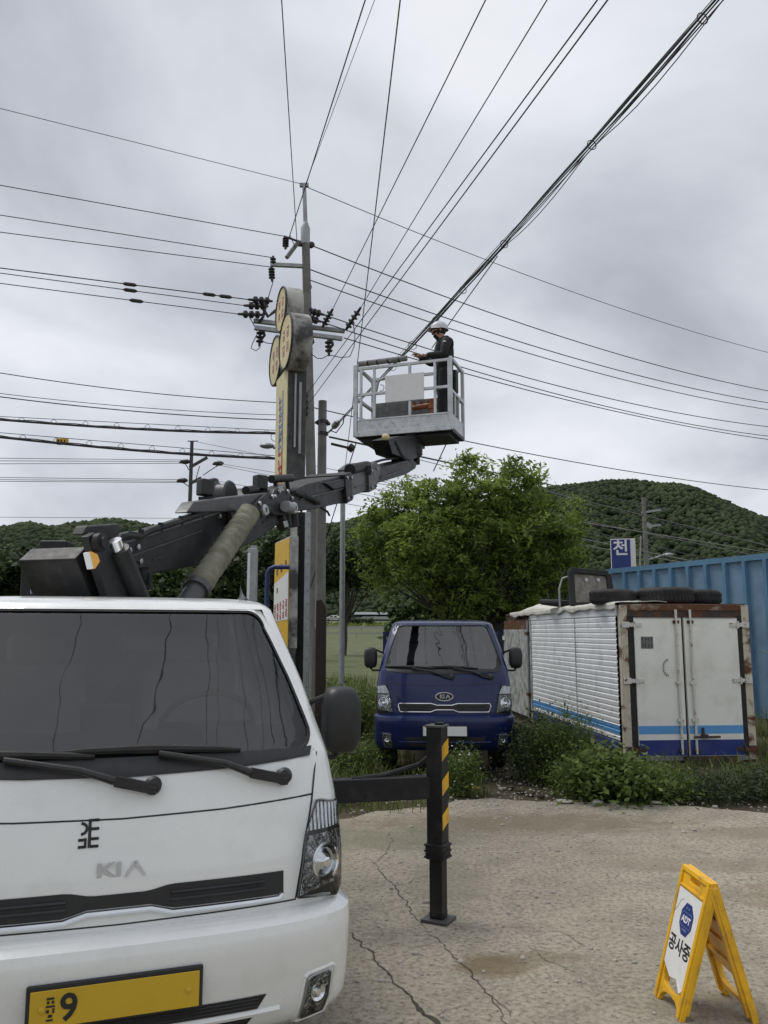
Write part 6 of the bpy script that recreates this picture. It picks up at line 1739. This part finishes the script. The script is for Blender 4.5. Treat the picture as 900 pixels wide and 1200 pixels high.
V, F, T = leaf_quads(hp, 0.75, 0.5, rng.normal(0.75, 0.2, 5200)); o = raw('ground_cover', V, F, M['grass_blade'], tint=T); tag(o, 'light green ground cover on the bank of the far road', 'plants', None, 'stuff')
# white car on the far road
c = P(391.5, 735, 203); cz = 4.40
car = thing('white_car', 'small white car driving along the far road', 'car', (c.x, 203, cz))
prf = [(-2.0, .35), (-2.05, .75), (-1.95, .95), (-1.3, 1.05), (-0.75, 1.42), (0.6, 1.46), (1.5, 1.02), (2.0, .85), (2.1, .5), (2.0, .3)]
mb = MB(); mb.prism([(x, -0.85, z) for x, z in prf], (0, 1.7, 0)); mb.build('body', M['far_white'], car, bevel=0.08)
for x0, x1, zz in ((-1.15, -0.25, 0), (-0.15, 0.7, 0)):
    mb = MB(); mb.prism([(x0, -0.86, 1.02), (x1, -0.86, 1.02), (x1 - 0.1, -0.86, 1.36), (x0 + 0.35, -0.86, 1.36)], (0, -0.01, 0)); mb.build('window', M['far_dark'], car)
for x in (-1.3, 1.3):
    mb = MB(); mb.lathe((x, -0.88, 0.32), (0, 1, 0), [(0, 0.32), (0.2, 0.32)], 16); mb.build('wheel', M['rubber'], car, smooth=True)
# low building beyond the road
p = P(409, 735, 214); q = P(480, 735, 214); W = q.x - p.x
bd = thing('building', 'long low building with white roof bands beyond the far road', 'building', ((p.x + q.x) / 2, 220, 4.5))
zz = lambda v: P(430, v, 214).z - 4.5
MB().box((0, 0, zz(720) / 2), (W, 11, zz(720))).build('wall', M['far_dark'], bd)
MB().box((0, -5.6, zz(733.5) + .35), (W, 0.2, 1.3)).build('plinth', M['far_teal'], bd)
MB().box((0.5, -1, (zz(717.5) + zz(720.2)) / 2), (W - 1, 13, zz(717.5) - zz(720.2))).build('roof', M['far_white'], bd)
MB().box((1.6, -5.9, (zz(722.5) + zz(725)) / 2), (W - 3.5, 0.6, zz(722.5) - zz(725))).build('band', M['far_white'], bd)
for k in range(9): MB().box((-W / 2 + 1 + k * W / 9, -5.56, (zz(726) + zz(732)) / 2), (W / 9 - 0.5, 0.1, zz(726) - zz(732))).build('window', M['far_dark'], bd)

# ================================================================== SAFETY BOARD
f1, f2, r1, r2 = G(766, 1166), G(797, 1199), G(850, 1161), G(891, 1201)
T1, T2 = P(799, 1011, (f1.y + r1.y) / 2), P(836, 1038, (f2.y + r2.y) / 2)
cen = (f1 + f2 + r1 + r2) / 4
sb = thing('folding_sign', 'yellow folding safety board with a white notice standing on the concrete', 'sign', (cen.x, cen.y, 0))
def leaf_panel(name, A, B, TA, TB, flip, sheet):
    A, B, TA, TB = [Vector(x) - Vector((cen.x, cen.y, 0)) for x in (A, B, TA, TB)]
    n = ((B - A).cross(TA - A)).normalized()
    if flip: n = -n                      # n points outwards
    pt = lambda s, t, d=0.0: A.lerp(B, s).lerp(TA.lerp(TB, s), t) + n * d
    TH = 0.026
    mb = MB()
    out = [(0.02, 0.0), (0.15, 0.0), (0.21, 0.055), (0.30, 0.085), (0.5, 0.10), (0.70, 0.085), (0.79, 0.055), (0.85, 0.0), (0.98, 0.0), (0.955, 0.97), (0.90, 1.0), (0.10, 1.0), (0.045, 0.97)]
    hole1 = [(0.17, 0.20), (0.22, 0.155), (0.35, 0.135), (0.5, 0.13), (0.65, 0.135), (0.78, 0.155), (0.83, 0.20), (0.83, 0.30), (0.5, 0.31), (0.17, 0.30)]
    hole2 = [(0.36, 0.915), (0.64, 0.915), (0.66, 0.93), (0.64, 0.96), (0.36, 0.96), (0.34, 0.93)]
    bm = bmesh.new()
    loops = []
    for lp_ in (out, hole1, hole2):
        vs = [bm.verts.new(pt(s, t, 0.0)) for s, t in lp_]
        loops.append([bm.edges.new((vs[i], vs[(i + 1) % len(vs)])) for i in range(len(vs))])
    bmesh.ops.triangle_fill(bm, edges=[e for l in loops for e in l], use_beauty=True)
    r = bmesh.ops.extrude_face_region(bm, geom=bm.faces[:])
    bmesh.ops.translate(bm, verts=[g for g in r['geom'] if isinstance(g, bmesh.types.BMVert)], vec=-n * TH)
    bmesh.ops.recalc_face_normals(bm, faces=bm.faces[:])
    me = bpy.data.meshes.new(name); bm.to_mesh(me); bm.free(); me.materials.append(M['sign_yellow'])
    o = bpy.data.objects.new(name, me); COL.objects.link(o); o.parent = sb
    md = o.modifiers.new('bevel', 'BEVEL'); md.width = 0.004; md.segments = 2; md.limit_method = 'ANGLE'
    # raised rim round the recessed field
    rim = MB()
    def edge(s0, t0, s1, t1, w=0.022, d=0.008): rim.bar(pt(s0, t0, d / 2), pt(s1, t1, d / 2), w, d + 0.004, n)
    edge(0.085, 0.02, 0.095, 0.97); edge(0.915, 0.02, 0.905, 0.97); edge(0.07, 0.985, 0.93, 0.985); edge(0.14, 0.865, 0.86, 0.865, 0.012)
    ro = rim.build('rim', M['sign_yellow'], o, bevel=0.003)
    bars = MB()
    if not sheet:
        for t in (0.40, 0.55, 0.70): bars.bar(pt(0.12, t, -TH - 0.004), pt(0.88, t, -TH - 0.004), 0.02, 0.012, n)
        for s in (0.1, 0.9): bars.bar(pt(s, 0.05, -TH - 0.006), pt(s, 0.95, -TH - 0.006), 0.03, 0.016, n)
    else:
        for s in (0.1, 0.9): bars.bar(pt(s, 0.05, -TH - 0.006), pt(s, 0.95, -TH - 0.006), 0.03, 0.016, n)
    bars.build('back_rib', M['sign_yellow'], o)
    return o, pt, n
front, pt, n = leaf_panel('front_board', f1, f2, T1, T2, False, True)
if n.x > 0:
    for ch in list(front.children): bpy.data.objects.remove(ch)
    bpy.data.objects.remove(front)
    front, pt, n = leaf_panel('front_board', f1, f2, T1, T2, True, True)
off = Vector((0.022, 0, 0))
rear, pt2, n2 = leaf_panel('rear_board', r2, r1, T2 + off, T1 + off, False, False)
if n2.x < 0:
    for ch in list(rear.children): bpy.data.objects.remove(ch)
    bpy.data.objects.remove(rear)
    rear, pt2, n2 = leaf_panel('rear_board', r2, r1, T2 + off, T1 + off, True, False)
mb = MB(); mb.prism([pt(0.13, 0.845, 0.002), pt(0.865, 0.845, 0.002), pt(0.87, 0.20, 0.002), pt(0.80, 0.165, 0.006), pt(0.62, 0.235, 0.002), pt(0.40, 0.215, 0.003), pt(0.13, 0.285, 0.002)], n * 0.003); sheet_o = mb.build('notice', M['sign_white'], front)
Sx = (pt(1, .5) - pt(0, .5)).normalized(); Sy = (pt(.5, 1) - pt(.5, 0)).normalized(); Sw = (pt(1, .5) - pt(0, .5)).length; Sh = (pt(.5, 1) - pt(.5, 0)).length
def loc(s, t, d): return pt(s, t, d)
oc = []
lc = loc(0.53, 0.655, 0.0055)
for k in range(8):
    a = PI / 8 + k * PI / 4; oc.append(lc + Sx * (0.062 * math.cos(a)) * 1.05 + Sy * (0.078 * math.sin(a)))
mb = MB(); mb.prism(oc, n * 0.001); lg = mb.build('octagon_emblem', M['sign_navy'], sheet_o)
ln = MB()
ins = [lc + (p_ - lc) * 0.84 + n * 0.0016 for p_ in oc]
for i in (1, 5): pass
for yy_ in (0.030, -0.034): ln.bar(lc + Sy * yy_ - Sx * 0.046 + n * 0.0016, lc + Sy * yy_ + Sx * 0.046 + n * 0.0016, 0.002, 0.0006, n)
for sx_ in (-0.047, 0.047): ln.bar(lc + Sy * 0.030 + Sx * sx_ + n * 0.0016, lc - Sy * 0.034 + Sx * sx_ + n * 0.0016, 0.002, 0.0006, n)
for k in (-0.012, 0.012): ln.box(lc + Sy * 0.050 + Sx * k + n * 0.0016, (0.006, 0.010, 0.008), None)
ln.bar(lc - Sy * 0.048 - Sx * 0.022 + n * 0.0016, lc - Sy * 0.048 + Sx * 0.022 + n * 0.0016, 0.006, 0.0006, n)
ln.build('emblem_lines', M['letter_blue'], lg)
text('ADT', 0.042, M['letter_white'], lg, lc + n * 0.0018 - Sy * 0.002, Sx, Sy, 'lettering', 0.0008, 0.0012)
text('공사중', 0.08, M['letter_black'], sheet_o, loc(0.50, 0.44, 0.006), Sx, Sy, 'lettering', 0.0008, 0.002)
mb = MB(); mb.tube([loc(0.13, 0.66, 0.0056), loc(0.2, 0.70, 0.0056), loc(0.26, 0.76, 0.0056), loc(0.34, 0.78, 0.0056)], 0.0008, 5); mb.build('scratch', M['letter_black'], sheet_o)
hg = MB(); hg.tube([pt(0.06, 0.985, -0.012), pt(0.94, 0.985, -0.012)], 0.014, 10); hg.build('hinge_bar', M['sign_yellow'], sb, smooth=True)

# ================================================================== OVERHEAD WIRES
WG = 'overhead wires'
def wire(label, a, b, Y0=21.0, Y1=None, r=0.0105, sag=0.0, ext=30.0, ext0=0.0, mat='cable', group=WG, strands=1, spread=0.0, n=28, name='overhead_wire'):
    """Cable from pixel a at distance Y0 to pixel b; level unless Y1 is given; carried on past the frame by ext metres."""
    A = P(a[0], a[1], Y0)
    if Y1 is None: Y1 = Y0 * elev(a[1]) / elev(b[1])
    B = P(b[0], b[1], Y1)
    L = (B - A).length; d = (B - A) / L
    def pt(s):
        t = s / L; return A + d * s - Vector((0, 0, sag * 4 * t * (1 - t) if 0 <= t <= 1 else (-4 * sag * t * (t - 1) * 0.5 if t > 1 else 0)))
    ss = [-ext0] if ext0 else []
    ss += [L * k / n for k in range(n + 1)] + ([L + ext * k / 4 for k in range(1, 5)] if ext else [])
    mb = MB()
    mb.tube([pt(s) for s in ss], r, 6)
    o = mb.build(name, M[mat], None, smooth=True)
    tag(o, label, 'wire', group)
    return o, pt, L
def sleeve(o, pt, s0, s1, r=0.05):
    mb = MB(); a, b = pt(s0), pt(s1); m = a.lerp(b, .5)
    mb.tube([a, a.lerp(b, .2), m, a.lerp(b, .8), b], [0.012, r, r, r, 0.012], 8); mb.build('sleeve', M['insulator'], o, smooth=True)
LY = 20.7
wire('thin topmost wire running left from the very tip of the tall pole', (355, 216), (0, 127), LY, r=0.008, mat='bare_cable')
wire('wire running left from the bracket just below the pole tip', (334, 277), (0, 217), LY)
wire('upper of the close pair of wires running left above the round lamps', (320, 302), (0, 252), LY)
wire('lower of the close pair of wires running left above the round lamps', (318, 313), (0, 272), LY)
o, pt_, L = wire('upper wire with dark sleeves running left from the insulator cluster', (291, 351), (0, 314), 20.4, r=0.013)
for f in (0.50, 0.17, 0.10): sleeve(o, pt_, L * f - 0.18, L * f + 0.18)
o, pt_, L = wire('middle wire with one dark sleeve running left from the insulator cluster', (286, 358), (0, 320), 20.4)
sleeve(o, pt_, L * 0.49 - .18, L * .49 + .18)
o, pt_, L = wire('lowest wire with one dark sleeve running left from the insulator cluster', (279, 368), (0, 332), 20.4)
sleeve(o, pt_, L * 0.45 - .18, L * .45 + .18)
wire('single slack wire running left at the height of the basket', (357, 473), (0, 437), LY, sag=0.12)
wire('thin upper wire of the pair running left just below basket height', (358, 487), (0, 461), LY, r=0.008, sag=0.1)
wire('thicker lower wire of the pair running left just below basket height', (358, 493), (0, 465), LY, r=0.013, sag=0.1)
def lashed(label, a, b, a2, b2, Y0, tagat=None):
    t = thing('lashed_cable', label, 'cable', (0, 0, 0), 0, WG)
    A, B = P(*a, Y0), P(*b, Y0 * elev(a[1]) / elev(b[1])); A2, B2 = P(*a2, Y0), P(*b2, Y0 * elev(a2[1]) / elev(b2[1]))
    ln = [A.lerp(B, k / 30) for k in range(31)] + [B + (B - A) * 0.8]; l2 = [A2.lerp(B2, k / 30) - Vector((0, 0, 0.08 * math.sin(PI * k / 30))) for k in range(31)] + [B2 + (B2 - A2) * 0.8]
    MB().tube(ln, 0.008, 5).build('messenger', M['cable'], t, smooth=True)
    MB().tube(l2, 0.026, 7).build('cable', M['cable'], t, smooth=True)
    MB().tube([p_ + Vector((0, 0, 0.035 + 0.01 * math.sin(i * 1.7))) for i, p_ in enumerate(l2)], 0.012, 5).build('cable', M['cable'], t, smooth=True)
    for k in range(1, 30, 3):
        MB().tube([ln[k], (ln[k] + l2[k]) / 2 + Vector((0.06, 0.03, 0)), l2[k], (ln[k] + l2[k]) / 2 - Vector((0.06, 0.03, 0)), ln[k]], 0.006, 5).build('hanger', M['cable'], t, smooth=True)
    return t, l2
t, l2 = lashed('upper thick lashed cable running left behind the pole sign', (357, 506), (0, 488), (357, 508.5), (0, 492), LY)
c = l2[3]; MB().tube([c + Vector((0.12 * math.cos(R(a)), 0.05 * math.cos(R(a)), -0.10 + 0.11 * math.sin(R(a)))) for a in range(0, 361, 24)], 0.008, 5).build('loop', M['cable'], t, smooth=True)
t, l2 = lashed('lower thick lashed cable with the yellow tag running left', (357, 537), (0, 507), (357, 539), (0, 512.5), LY)
c = P(73, 517.5, l2[23].y)
MB().box(c, (0.26, 0.11, 0.14)).build('tag', M['yellow_tag'], t, bevel=0.01)
for k in (-1, 0, 1): MB().box(c + Vector((k * 0.075, -0.056, 0.005)), (0.035, 0.01, 0.05)).build('tag_print', M['letter_black'], t)
FGp = 'wires of the distant poles'
for i, (a, b, lb) in enumerate((((214, 539), (0, 537), 'topmost distant wire running left from the dark far pole'), ((215, 541), (0, 540), 'second distant wire running left from the dark far pole'), ((216, 543), (0, 543.5), 'third distant wire running left from the dark far pole'),
                                ((212, 562), (0, 559.5), 'fourth distant wire running left from the dark far pole'), ((212, 564), (0, 562), 'fifth distant wire running left from the dark far pole'), ((214, 565.5), (0, 564), 'lowest distant wire running left from the dark far pole'))):
    wire(lb, a, b, 62, 62 * 0.93, r=0.022, mat='bare_cable', group=FGp)
for a, b, lb in (((256, 543), (330, 555), 'upper distant wire from the far pole to the sign'), ((256, 545), (330, 560), 'second distant wire from the far pole to the sign'), ((250, 563), (330, 577), 'third distant wire from the far pole to the sign'), ((232, 518), (340, 540), 'thin distant wire from the far pole tip to the sign')):
    wire(lb, a, b, 62, 56, r=0.02, mat='bare_cable', group=FGp, ext=40)
wire('very thin distant wire just above the left hill ridge', (300, 608), (0, 606), 75, 72, r=0.022, mat='bare_cable', group=FGp)
wire('upper distant dark wire crossing the right hill', (690, 588), (900, 640), 50, 40, r=0.03, group=FGp, ext=10, ext0=25)
wire('middle distant dark wire crossing the right hill', (690, 602), (900, 632), 51, 46, r=0.02, group=FGp, ext=10, ext0=25)
wire('lowest distant dark wire crossing the right hill', (690, 622), (900, 672), 52, 44, r=0.02, group=FGp, ext=10, ext0=25)
# to the right
wire('thin topmost wire running right from the pole tip', (359, 219), (900, 413), 21, r=0.011, sag=0.35, mat='bare_cable', ext=50)
wire('first thick wire running right from below the pole tip', (366, 288), (900, 458), 21, r=0.015, sag=0.42, ext=50)
wire('second thick wire running right from the tall pole', (361, 315), (900, 472), 21, r=0.015, sag=0.42, ext=50)
wire('third thick wire running right from the tall pole', (360, 327), (900, 480), 21, r=0.014, sag=0.42, ext=50)
wire('upper wire running right from the cross arm behind the worker', (380, 369), (900, 500), 20.9, r=0.014, sag=0.42, ext=50)
wire('middle wire running right from the cross arm behind the basket', (376, 377), (900, 511), 20.9, r=0.014, sag=0.42, ext=50)
wire('lowest wire running right from the cross arm behind the basket', (403, 396), (900, 515), 21.2, r=0.014, sag=0.30, ext=50)
wire('lone lower wire running right past the bottom of the basket', (360, 476), (900, 574), 20.9, r=0.014, sag=0.25, ext=50)
# over the camera
OG = 'wires passing overhead'
wire('thin grey wire leading steeply up from the tall pole, leftmost at the top', (348, 283), (330, 0), 20.8, r=0.010, mat='bare_cable', group=OG)
wire('dark wire from the top insulator passing right of the pole tip', (336, 287), (428, 0), 20.8, r=0.012, group=OG)
wire('thin grey wire leading up from the pole tip beside the dark one', (358, 216), (439, 0), 20.9, r=0.007, mat='bare_cable', group=OG)
wire('steep grey wire dropping behind the left end of the basket', (403, 560), (469, 0), 25, 8.5, r=0.009, mat='bare_cable', group=OG)
wire('overhead wire ending at the inner slanted insulator of the cross arm', (390, 362), (569, 0), 20.8, r=0.010, group=OG)
wire('overhead wire ending at the outer slanted insulator of the cross arm', (423, 360), (641, 0), 20.8, r=0.010, group=OG)
wire('left one of two parallel overhead wires reaching the pole below the arms', (360, 461), (700, 0), 20.8, r=0.009, group=OG)
wire('right one of two parallel overhead wires reaching the pole below the arms', (361, 474), (712, 0), 20.8, r=0.009, group=OG)
# the thick bundle the worker handles
bt_ = thing('cable_bundle', 'thick bundle of black cables running overhead to the worker', 'cable', (0, 0, 0), 0, OG)
A = P(384, 508, 18.2); B = P(842, 0, 18.2 * 1.12 * elev(508) / elev(0)); Lb_ = (B - A).length; db = (B - A).normalized()
side = db.cross(UP).normalized(); upn = side.cross(db).normalized()
def bpt(s, a, b): return A + db * s + side * a + upn * b - UP * (0.10 * math.sin(PI * min(1, max(0, s / Lb_))))
for k in range(7):
    pts = []
    for i in range(75):
        s0_ = 0.0 if k < 3 else Lb_ * 0.34
        s = s0_ + (Lb_ + 9 - s0_) * i / 74
        a = 0.026 * math.cos(k * 2.4) + 0.022 * mnoise.noise(Vector((s * 0.55, k * 3.1, 1)))
        b = 0.026 * math.sin(k * 2.4) + 0.022 * mnoise.noise(Vector((s * 0.55, k * 3.1, 7)))
        f = s / Lb_
        if k in (2, 5) and 0.70 < f: b -= (0.17 if k == 2 else 0.07) * abs(math.sin((f - 0.70) / 0.155 * PI)) ; a += 0.06 * abs(math.sin((f - 0.70) / 0.155 * PI)) * (1 if k == 2 else .4)
        if k == 6: b += 0.05
        pts.append(bpt(s, a, b))
    MB().tube(pts, (0.010, 0.007, 0.005, 0.009, 0.006, 0.005, 0.004)[k], 6).build('cable', M['cable'], bt_, smooth=True)
for f in (0.36, 0.44, 0.52, 0.60, 0.70, 0.855, 0.985, 1.1):
    c = bpt(Lb_ * f, 0, 0); rr = 0.05 if f > 0.5 else 0.07
    MB().tube([c + (side * math.cos(R(a)) + upn * math.sin(R(a))) * rr for a in range(0, 361, 24)], 0.005, 5).build('lashing_ring', M['cable'], bt_, smooth=True)
c = A + db * 0.55
MB().lathe(c, db, [(0, 0.02), (0.05, 0.07), (0.30, 0.07), (0.35, 0.02)], 10).build('clamp', M['galv'], bt_, smooth=True)
MB().tube([c + db * .9 , c + db * .6 + Vector((0.05, 0, -0.1)), c + db * .1 + Vector((0.03, 0, -0.16)), c - db * .3], 0.012, 6).build('cable', M['bare_cable'], bt_, smooth=True)
wire('short wire branching off the bundle behind the worker', (506, 408), (583, 300), 13.0, 11.2, r=0.008, group=None, ext=0)
wire('thin wire hanging down from the basket towards the boom', (525, 516), (508, 552), 11.6, 11.4, r=0.008, group=None, ext=0, mat='bare_cable')
wire('thick cable from the short pole to behind the rotator', (386, 512), (640, 567), 18.2, 30, r=0.022, group=None, ext=20)
wire('cable from the bundle end down to the boom', (417, 520), (405, 558), 17.0, 17.5, r=0.012, group=None, ext=4)

# ================================================================== WORKER
def skin(name, nodes, edges, mat, parent, sub=2, root=0):
    me = bpy.data.meshes.new(name); me.from_pydata([n[0] for n in nodes], edges, []); me.update()
    o = bpy.data.objects.new(name, me); COL.objects.link(o)
    if parent: o.parent = parent
    md = o.modifiers.new('skin', 'SKIN'); md.use_smooth_shade = True
    for i, nd in enumerate(nodes):
        r = nd[1]; sv = me.skin_vertices[0].data[i]; sv.radius = r if isinstance(r, tuple) else (r, r); sv.use_root = (i == root)
    s = o.modifiers.new('subdiv', 'SUBSURF'); s.levels = sub; s.render_levels = sub
    me.materials.append(mat)
    return o
floor_ = bw(-0.19, 0.27, 0.045)
head_top = P(517, 377, floor_.y).z
k_ = (head_top - floor_.z) / 1.755
wk = thing('person', 'worker in black jacket and white helmet standing in the basket', 'person', floor_, R(180 + 12))
wk.scale = (k_ * 1.05, k_ * 1.05, k_)
# local frame: +x the way the worker faces, +y the worker's left
N, E = [], []
def nd(x, y, z, r, link=None):
    N.append(((x, y, z), r)); i = len(N) - 1
    if link is not None: E.append((link, i))
    return i
pel = nd(0, 0, 0.93, 0.095); ab = nd(0.0, 0, 1.10, 0.090, pel); chs = nd(-0.01, 0, 1.28, 0.10, ab); uch = nd(-0.005, 0, 1.40, 0.085, chs)
nk = nd(0.035, 0, 1.485, 0.052, uch); hb = nd(0.07, 0, 1.545, 0.072, nk); hc = nd(0.082, 0, 1.60, (0.084, 0.092), hb); ht = nd(0.070, 0, 1.67, 0.075, hc)
ch = nd(0.135, 0, 1.530, 0.036, hb); ns = nd(0.178, 0, 1.578, 0.014, hc)
hands = []
for s, el, wr in ((1, (0.07, 0.245, 1.13), (0.30, 0.14, 1.14)), (-1, (0.10, -0.235, 1.14), (0.34, -0.10, 1.20))):
    sh_ = nd(0.0, s * 0.165, 1.395, 0.068, uch); ua = nd(el[0] * .5, s * 0.215, 1.29, 0.052, sh_); e_ = nd(*el, 0.043, ua); fa = nd(*[(a + b) / 2 for a, b in zip(el, wr)], 0.038, e_); w_ = nd(*wr, 0.026, fa)
    d = (Vector(wr) - Vector(el)).normalized()
    pm = Vector(wr) + d * 0.055; p_ = nd(*pm, (0.034, 0.018), w_)
    latv = d.cross(Vector((0, 0, 1))).normalized(); dn = Vector((0, 0, -1))
    for f in range(4):
        o_ = (f - 1.5) * 0.019; Lf = (0.034, 0.040, 0.037, 0.028)[f]
        a_ = nd(*(pm + d * 0.035 + latv * o_), 0.0095, p_); b_ = nd(*(pm + d * (0.035 + Lf) + latv * o_ * 1.05 + dn * 0.012), 0.009, a_); nd(*(pm + d * (0.03 + Lf * 1.35) + latv * o_ * 1.05 + dn * 0.038), 0.0075, b_)
    a_ = nd(*(pm - d * 0.02 - latv * s * 0.03 + dn * 0.006), 0.0105, p_); nd(*(pm + d * 0.022 - latv * s * 0.048 + dn * 0.018), 0.009, a_)
for s, fx in ((1, 0.03), (-1, -0.05)):
    hp_ = nd(0.0, s * 0.095, 0.86, 0.088, pel); kn_ = nd(fx + 0.03, s * 0.105, 0.48, 0.058, hp_); cf = nd(fx, s * 0.105, 0.30, 0.052, kn_); an = nd(fx - 0.02, s * 0.11, 0.085, 0.037, cf); nd(fx + 0.10, s * 0.115, 0.035, 0.034, an)
skin('body', N, E, M['skin'], wk)
for s in (1, -1):
    MB().ball((0.068, s * 0.090, 1.595), (0.018, 0.009, 0.030), 8, 6).build('ear', M['skin'], wk, smooth=True)
    eo = MB().ball((0.152, s * 0.031, 1.602), (0.010, 0.013, 0.009), 10, 7).build('eye', M['letter_white'], wk, smooth=True)
    MB().ball((0.160, s * 0.031, 1.602), (0.0045, 0.006, 0.006), 8, 6).build('iris', M['hair'], eo, smooth=True)
    MB().tube([(0.160, s * 0.012, 1.620), (0.166, s * 0.03, 1.625), (0.155, s * 0.05, 1.618)], 0.004, 5).build('eyebrow', M['hair'], wk)
MB().tube([(0.163, -0.02, 1.548), (0.170, 0, 1.547), (0.163, 0.02, 1.548)], 0.006, 6).build('mouth', M['letter_pink'], wk)
hr = MB(); hr.ball((0.045, 0, 1.60), (0.088, 0.094, 0.085), 16, 10); hr.build('hair', M['hair'], wk, smooth=True)
# neck gaiter pulled over mouth and chin
skin('face_cover', [((0.02, 0, 1.43), (0.085, 0.08)), ((0.045, 0, 1.49), (0.070, 0.066)), ((0.085, 0, 1.535), (0.080, 0.078)), ((0.10, 0, 1.562), (0.080, 0.080))], [(0, 1), (1, 2), (2, 3)], M['jacket'], wk)
# jacket: torso, hood roll, sleeves
N, E = [], []
pj = nd(0.0, 0, 0.78, 0.155); a0_ = nd(0.0, 0, 0.90, 0.158, pj); a1 = nd(0.0, 0, 1.03, 0.152, a0_); a2 = nd(-0.012, 0, 1.16, 0.158, a1); a3 = nd(-0.018, 0, 1.30, 0.162, a2); a4 = nd(-0.012, 0, 1.41, (0.125, 0.11), a3); nd(0.02, 0, 1.465, (0.078, 0.074), a4)
for s, el, wr in ((1, (0.07, 0.245, 1.13), (0.30, 0.14, 1.14)), (-1, (0.10, -0.235, 1.14), (0.34, -0.10, 1.20))):
    sh_ = nd(-0.005, s * 0.165, 1.395, 0.088, a4); ua = nd(el[0] * .5, s * 0.222, 1.29, 0.074, sh_); e_ = nd(*el, 0.066, ua); fa = nd(*[(a + b) / 2 for a, b in zip(el, wr)], 0.058, e_); nd(*wr, 0.046, fa)
skin('jacket', N, E, M['jacket'], wk)
lgm = MB(); lgm.box((0.06, 0.268, 1.335), (0.045, 0.008, 0.018)); lgm.build('sleeve_print', M['lamp_white'], wk)
N, E = [], []
pt0 = nd(0, 0, 1.06, 0.118); pt0 = nd(0, 0, 0.93, 0.138, pt0)
for s, fx in ((1, 0.03), (-1, -0.05)):
    hp_ = nd(0.0, s * 0.095, 0.84, 0.108, pt0); kn_ = nd(fx + 0.03, s * 0.105, 0.48, 0.080, hp_); cf = nd(fx, s * 0.105, 0.28, 0.076, kn_); nd(fx - 0.02, s * 0.11, 0.10, 0.070, cf)
skin('trousers', N, E, M['trousers'], wk)
for s, fx in ((1, 0.03), (-1, -0.05)):
    skin('boot', [((fx - 0.03, s * 0.11, 0.13), 0.055), ((fx - 0.03, s * 0.11, 0.055), 0.050), ((fx + 0.06, s * 0.112, 0.045), 0.046), ((fx + 0.14, s * 0.115, 0.038), 0.038)], [(0, 1), (1, 2), (2, 3)], M['rubber'], wk)
# helmet: dome, brim, lining band, chin strap
dm = MB(); rows = []
n = 28
for j in range(9):
    t = (PI / 2) * j / 8
    rows.append([(0.055 + 0.135 * math.cos(t) * math.cos(2 * PI * k / n), 0.115 * math.cos(t) * math.sin(2 * PI * k / n), 1.632 + 0.122 * math.sin(t)) for k in range(n)])
low = [(0.055 + 0.137 * math.cos(2 * PI * k / n), 0.117 * math.sin(2 * PI * k / n), 1.612) for k in range(n)]
vs = low + [p_ for r_ in rows for p_ in r_]
dm.add(vs, [(j * n + k, j * n + (k + 1) % n, (j + 1) * n + (k + 1) % n, (j + 1) * n + k) for j in range(9) for k in range(n)])
hm = dm.build('helmet', M['helmet'], wk, smooth=True); hm.rotation_euler = (0, 0.0, 0)
br = MB(); m_ = 15; top, bot = [], []
for k in range(m_):
    a = R(-78 + 156 * k / (m_ - 1)); ex = 0.055 * math.cos(a * 1.1)
    for lst, dz in ((top, 0.004), (bot, -0.002)):
        lst.append(((0.055 + 0.134 * math.cos(a), 0.114 * math.sin(a), 1.626 + dz), (0.055 + (0.138 + ex) * math.cos(a), (0.118 + ex * .5) * math.sin(a), 1.604 + dz)))
vs = [q for lst in (top, bot) for p_ in lst for q in p_]
br.add(vs, [(2 * k, 2 * k + 1, 2 * k + 3, 2 * k + 2) for k in range(m_ - 1)] + [(2 * (m_ + k), 2 * (m_ + k) + 2, 2 * (m_ + k) + 3, 2 * (m_ + k) + 1) for k in range(m_ - 1)])
br.build('brim', M['helmet'], hm, smooth=True)
MB().tube([(0.09, 0.108, 1.615), (0.10, 0.092, 1.55), (0.115, 0.05, 1.512), (0.12, 0, 1.500), (0.115, -0.05, 1.512), (0.10, -0.092, 1.55), (0.09, -0.108, 1.615)], 0.006, 6).build('chin_strap', M['hair'], hm, smooth=True)
